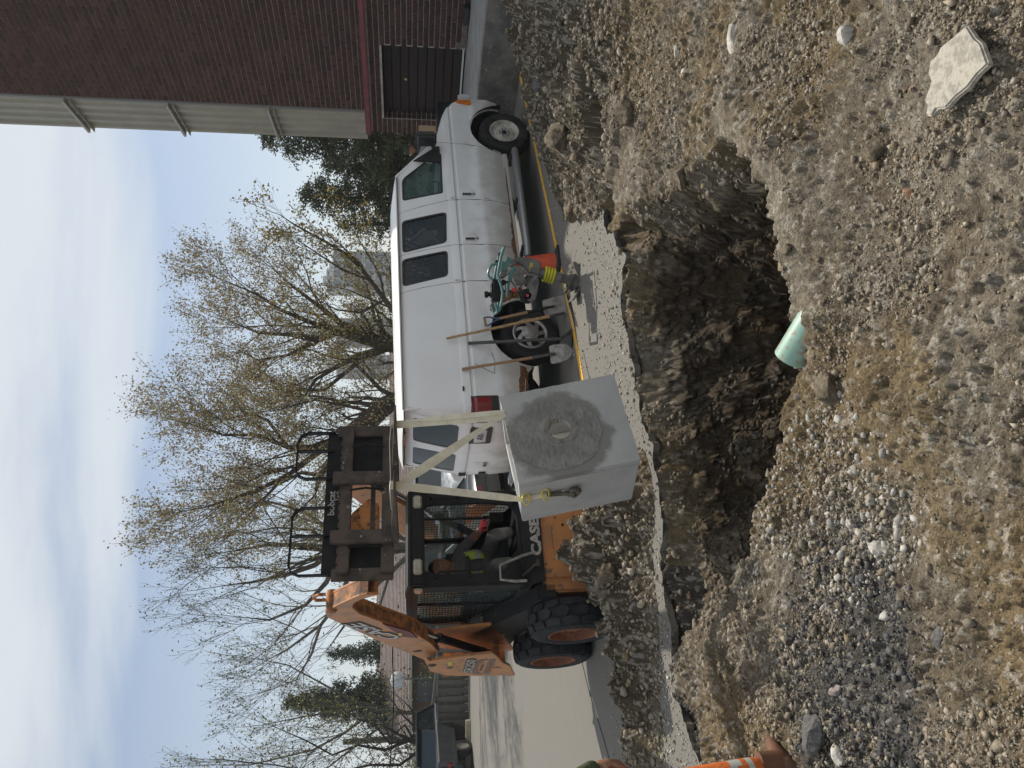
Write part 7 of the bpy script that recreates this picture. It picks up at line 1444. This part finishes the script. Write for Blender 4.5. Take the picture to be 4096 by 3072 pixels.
# ------------------------------------------------------------ other vehicles
def car(label, cat, loc, rot, paint, L_=4.5, W_=1.75, H=1.45, suv=False, lampm=None, nm='parked_car', pickup=False):
    e = thing(nm, label, cat, loc=loc, rotz=rot); hb = .55*H+.1
    if suv: prof = [(-L_/2, .45), (-L_/2-.02, .8), (-L_/2+.05, hb), (L_/2-1.25, hb+.06), (L_/2-.15, hb-.14), (L_/2, .7), (L_/2, .35), (-L_/2, .32)]
    elif pickup: prof = [(-L_/2, .55), (-L_/2, 1.12), (.6, 1.12), (L_/2-1.2, 1.10), (L_/2-.1, 1.0), (L_/2, .5), (-L_/2, .5)]
    else: prof = [(-L_/2, .42), (-L_/2-.03, .75), (-L_/2+.12, hb), (-L_/2+1.0, hb+.03), (L_/2-1.5, hb+.01), (L_/2-.2, hb-.15), (L_/2, .6), (L_/2, .3), (-L_/2, .28)]
    g = MB(); rg = []
    for f, sh in ((-1, .0), (-.97, .04), (-.86, .08), (.86, .08), (.97, .04), (1, .0)):
        rg.append([(x*(1-.02*(1-sh*12)), f*W_/2, z+(sh-.08)*(.6 if z > .6 else -.3)) for x, z in prof])
    g.loft(rg); g.build('body', paint, e, smooth=True, ang=35)
    if suv: gp = [(-L_/2+.12, hb-.02), (-L_/2+.42, H-.05), (-L_/2+.9, H), (.25, H), (.5, H-.06), (L_/2-1.25, hb+.02)]
    elif pickup: gp = [(-.35, 1.1), (-.25, 1.55), (.0, 1.72), (.9, 1.72), (1.5, 1.1)]
    else: gp = [(-L_/2+.75, hb), (-L_/2+1.45, H-.06), (-.4, H), (.2, H-.03), (L_/2-1.5, hb)]
    gl = M('car_glass', (.015, .022, .025), rough=.04, coat=.5); g = MB()
    g.loft([[(x, f*(W_/2-.06-(.18 if z > hb+.1 else 0)), z) for x, z in gp] for f in (-1, 1)]); g.build('windows', gl, e, smooth=True, ang=30)
    xs = [p[0] for p in gp if p[1] > H-.12]; x0_, x1_ = (min(xs), max(xs)) if xs else (-.2, .9)
    g = MB(); g.box(((x0_+x1_)/2, 0, H-.01 if not pickup else 1.73), (x1_-x0_+.1, W_-.42, .05)); g.build('roof', paint, e, bevel=.02)
    for f in (-1, 1):
        for a, b in zip(gp, gp[1:]):
            if a[1] > hb+.2 and b[1] > hb+.2: continue
            wy_ = lambda z: f*(W_/2-.055-(.18 if z > hb+.1 else 0)); g = MB(); g.bar((a[0], wy_(a[1]), a[1]), (b[0], wy_(b[1]), b[1]), .05, .05, (0, 1, 0)); g.build('pillar', paint, e)
        g = MB(); g.box((L_/2-1.55, f*(W_/2+.08), hb+.10), (.1, .18, .13)); g.build('mirror', paint, e, bevel=.03)
        g = MB(); g.box((-L_/2+.02, f*(W_/2-.24), hb-.16), (.10, .40, .17)); g.build('tail_lamp', m_lred, e, bevel=.03)
        g = MB(); g.box((L_/2-.06, f*(W_/2-.28), hb-.27), (.14, .36, .14)); g.build('headlamp', MATS['lens_clear'], e, bevel=.03)
        for x_ in (-L_/2+.85, L_/2-.85):
            wt = link('wheel', None, e, Matrix.Translation((x_, f*(W_/2-.1), .32))); g = MB(); g.lathe([(.2, -.1), (.30, -.1), (.32, -.06), (.32, .08), (.30, .11), (.2, .11)], (0, 0, 0), (0, f, 0), 28); g.build('tyre', m_tyre, wt, smooth=True, ang=40)
            g = MB(); g.lathe([(.2, .09), (.12, .07), (0, .08)], (0, 0, 0), (0, f, 0), 20); g.build('rim', m_alu, wt, smooth=True)
    g = MB(); g.box((-L_/2-.04, 0, .45), (.12, W_-.1, .18)); g.build('bumper', paint if not pickup else m_plas, e, bevel=.03)
    g = MB(); g.box((-L_/2-.105, 0, .45 if pickup else .7), (.012, .32, .13)); g.build('number_plate', MATS['plate_white'], e)
    return e
m_sil = M('paint_pearl', (.62, .64, .67), rough=.25, coat=.6); m_dkp = M('paint_graphite', (.045, .05, .06), rough=.25, coat=.7, metal=.3); m_bkp = M('paint_black_dusty', (.025, .027, .03), (.04, .042, .045), scale=5, rough=.35, coat=.4)
q = atY(1800, 1960, 17.6); car('white suv parked behind the dark sedan between van and loader', 'car', (q.x+.15, 19.9, .05), math.radians(-112), m_sil, 4.6, 1.85, 1.78, True)
q = atY(1900, 1900, 14.6); car('dark grey sedan with red tail lamp seen behind the back doors of the van', 'car', (-3.65, 16.1, -.04), math.radians(150), m_dkp, 4.5, 1.8, 1.36)
q = atY(1800, 3060, 23.5); tk_ = car('black pickup truck seen from the back at the left edge', 'pickup truck', (q.x-.55, 26.0, -.02), math.radians(86), m_bkp, 5.2, 1.85, 1.5, nm='pickup_truck', pickup=True)
g = MB(); g.box((-2.62, 0, .86), (.04, 1.5, .5)); g.build('tailgate', m_bkp, tk_, bevel=.02); g = MB(); g.box((-2.65, 0, .92), (.02, .22, .10)); g.build('tailgate_handle', m_ref, tk_, bevel=.01)
q = atY(1700, 540, 16.5)
q = atY(1712, 545, 15.9); mb = MB(); mb.box((0, 0, 0), (.34, .3, .34)); mb.box((.0, -.152, .0), (.05, .004, .34), mat=M('tape', (.35, .24, .13), rough=.4)); o = mb.build('cardboard_box', M('cardboard', (.30, .17, .09), (.26, .15, .08), scale=6, rough=.9), bevel=.004); o.location = (q.x, 15.9, q.z+.02); tag(o, 'brown cardboard box behind the hood of the van', 'cardboard box')
mb = MB(); mb.prism([(-.55, 0), (.55, 0), (.55, .58), (-.55, .50)], -.3, .3, 1); o = mb.build('utility_cart', m_blks, bevel=.03); o.location = (q.x+.1, 16.0, .82); tag(o, 'black cart under the cardboard box by the brick pier', 'cart')
# man behind the van
q = atY(1642, 600, 17.2); mn = thing('person', 'man in dark cap and grey hi-vis shirt standing behind the windshield of the van', 'person', loc=(q.x, 17.2, q.z-1.70))
bd = skinbody('body', [((0, 0, 1.0), (.16, .12)), ((0, 0, 1.22), (.17, .12)), ((0, 0, 1.40), (.17, .11)), ((0, 0, 1.50), .06), ((0, 0, 1.56), .055), ((.20, 0, 1.42), .065), ((.26, -.02, 1.15), .05), ((.22, -.14, .95), .035), ((-.20, 0, 1.42), .065), ((-.26, -.02, 1.15), .05), ((-.22, -.14, .95), .035), ((.09, 0, .92), .10), ((.10, 0, .5), .075), ((.10, .02, .10), .055), ((-.09, 0, .92), .10), ((-.10, 0, .5), .075), ((-.10, .02, .10), .055)],
    [(0, 1), (1, 2), (2, 3), (3, 4), (2, 5), (5, 6), (6, 7), (2, 8), (8, 9), (9, 10), (0, 11), (11, 12), (12, 13), (0, 14), (14, 15), (15, 16)], [M('shirt_grey', (.25, .25, .25), rough=.9), m_hv, m_jean, m_skin], mn)
for p_ in bd.data.polygons:
    c_ = p_.center; p_.material_index = 3 if c_.z > 1.5 else (2 if c_.z < 1.0 and abs(c_.x) < .2 else (1 if 1.30 < c_.z < 1.36 else 0))
head(mn, (0, .0, 1.70), (.75, -.65, -.1), (0, 0, 1)); hand(mn, (.22, -.15, .93), (0, -.3, -1), (0, -1, 0), 1, .6); hand(mn, (-.22, -.15, .93), (0, -.3, -1), (0, -1, 0), 1, .6)
mb = MB(); mb.lathe([(.105, -.0), (.108, .04), (.09, .09), (.05, .115), (0, .12)], (0, 0, 1.735), n=20); mb.prism([(.02, -.08), (.19, -.16), (.16, -.20), (.05, -.16), (-.02, -.08)], 1.735, 1.75, 2); mb.build('cap', M('cap_dark', (.03, .04, .03), rough=.9), mn, smooth=True, ang=50)
# ------------------------------------------------------------ thin spring haze
mb = MB(); mb.box((0, 300, 23), (900, 900, 52)); hz_ = mb.build('haze'); tag(hz_, kind='stuff')
mt = bpy.data.materials.new('haze_air'); mt.use_nodes = True; n_ = mt.node_tree.nodes; n_.clear(); pv = n_.new('ShaderNodeVolumePrincipled'); pv.inputs['Density'].default_value = .0007; pv.inputs['Color'].default_value = (.82, .88, .95, 1); pv.inputs['Anisotropy'].default_value = .2
oo = n_.new('ShaderNodeOutputMaterial'); mt.node_tree.links.new(pv.outputs[0], oo.inputs['Volume']); hz_.data.materials.append(mt)
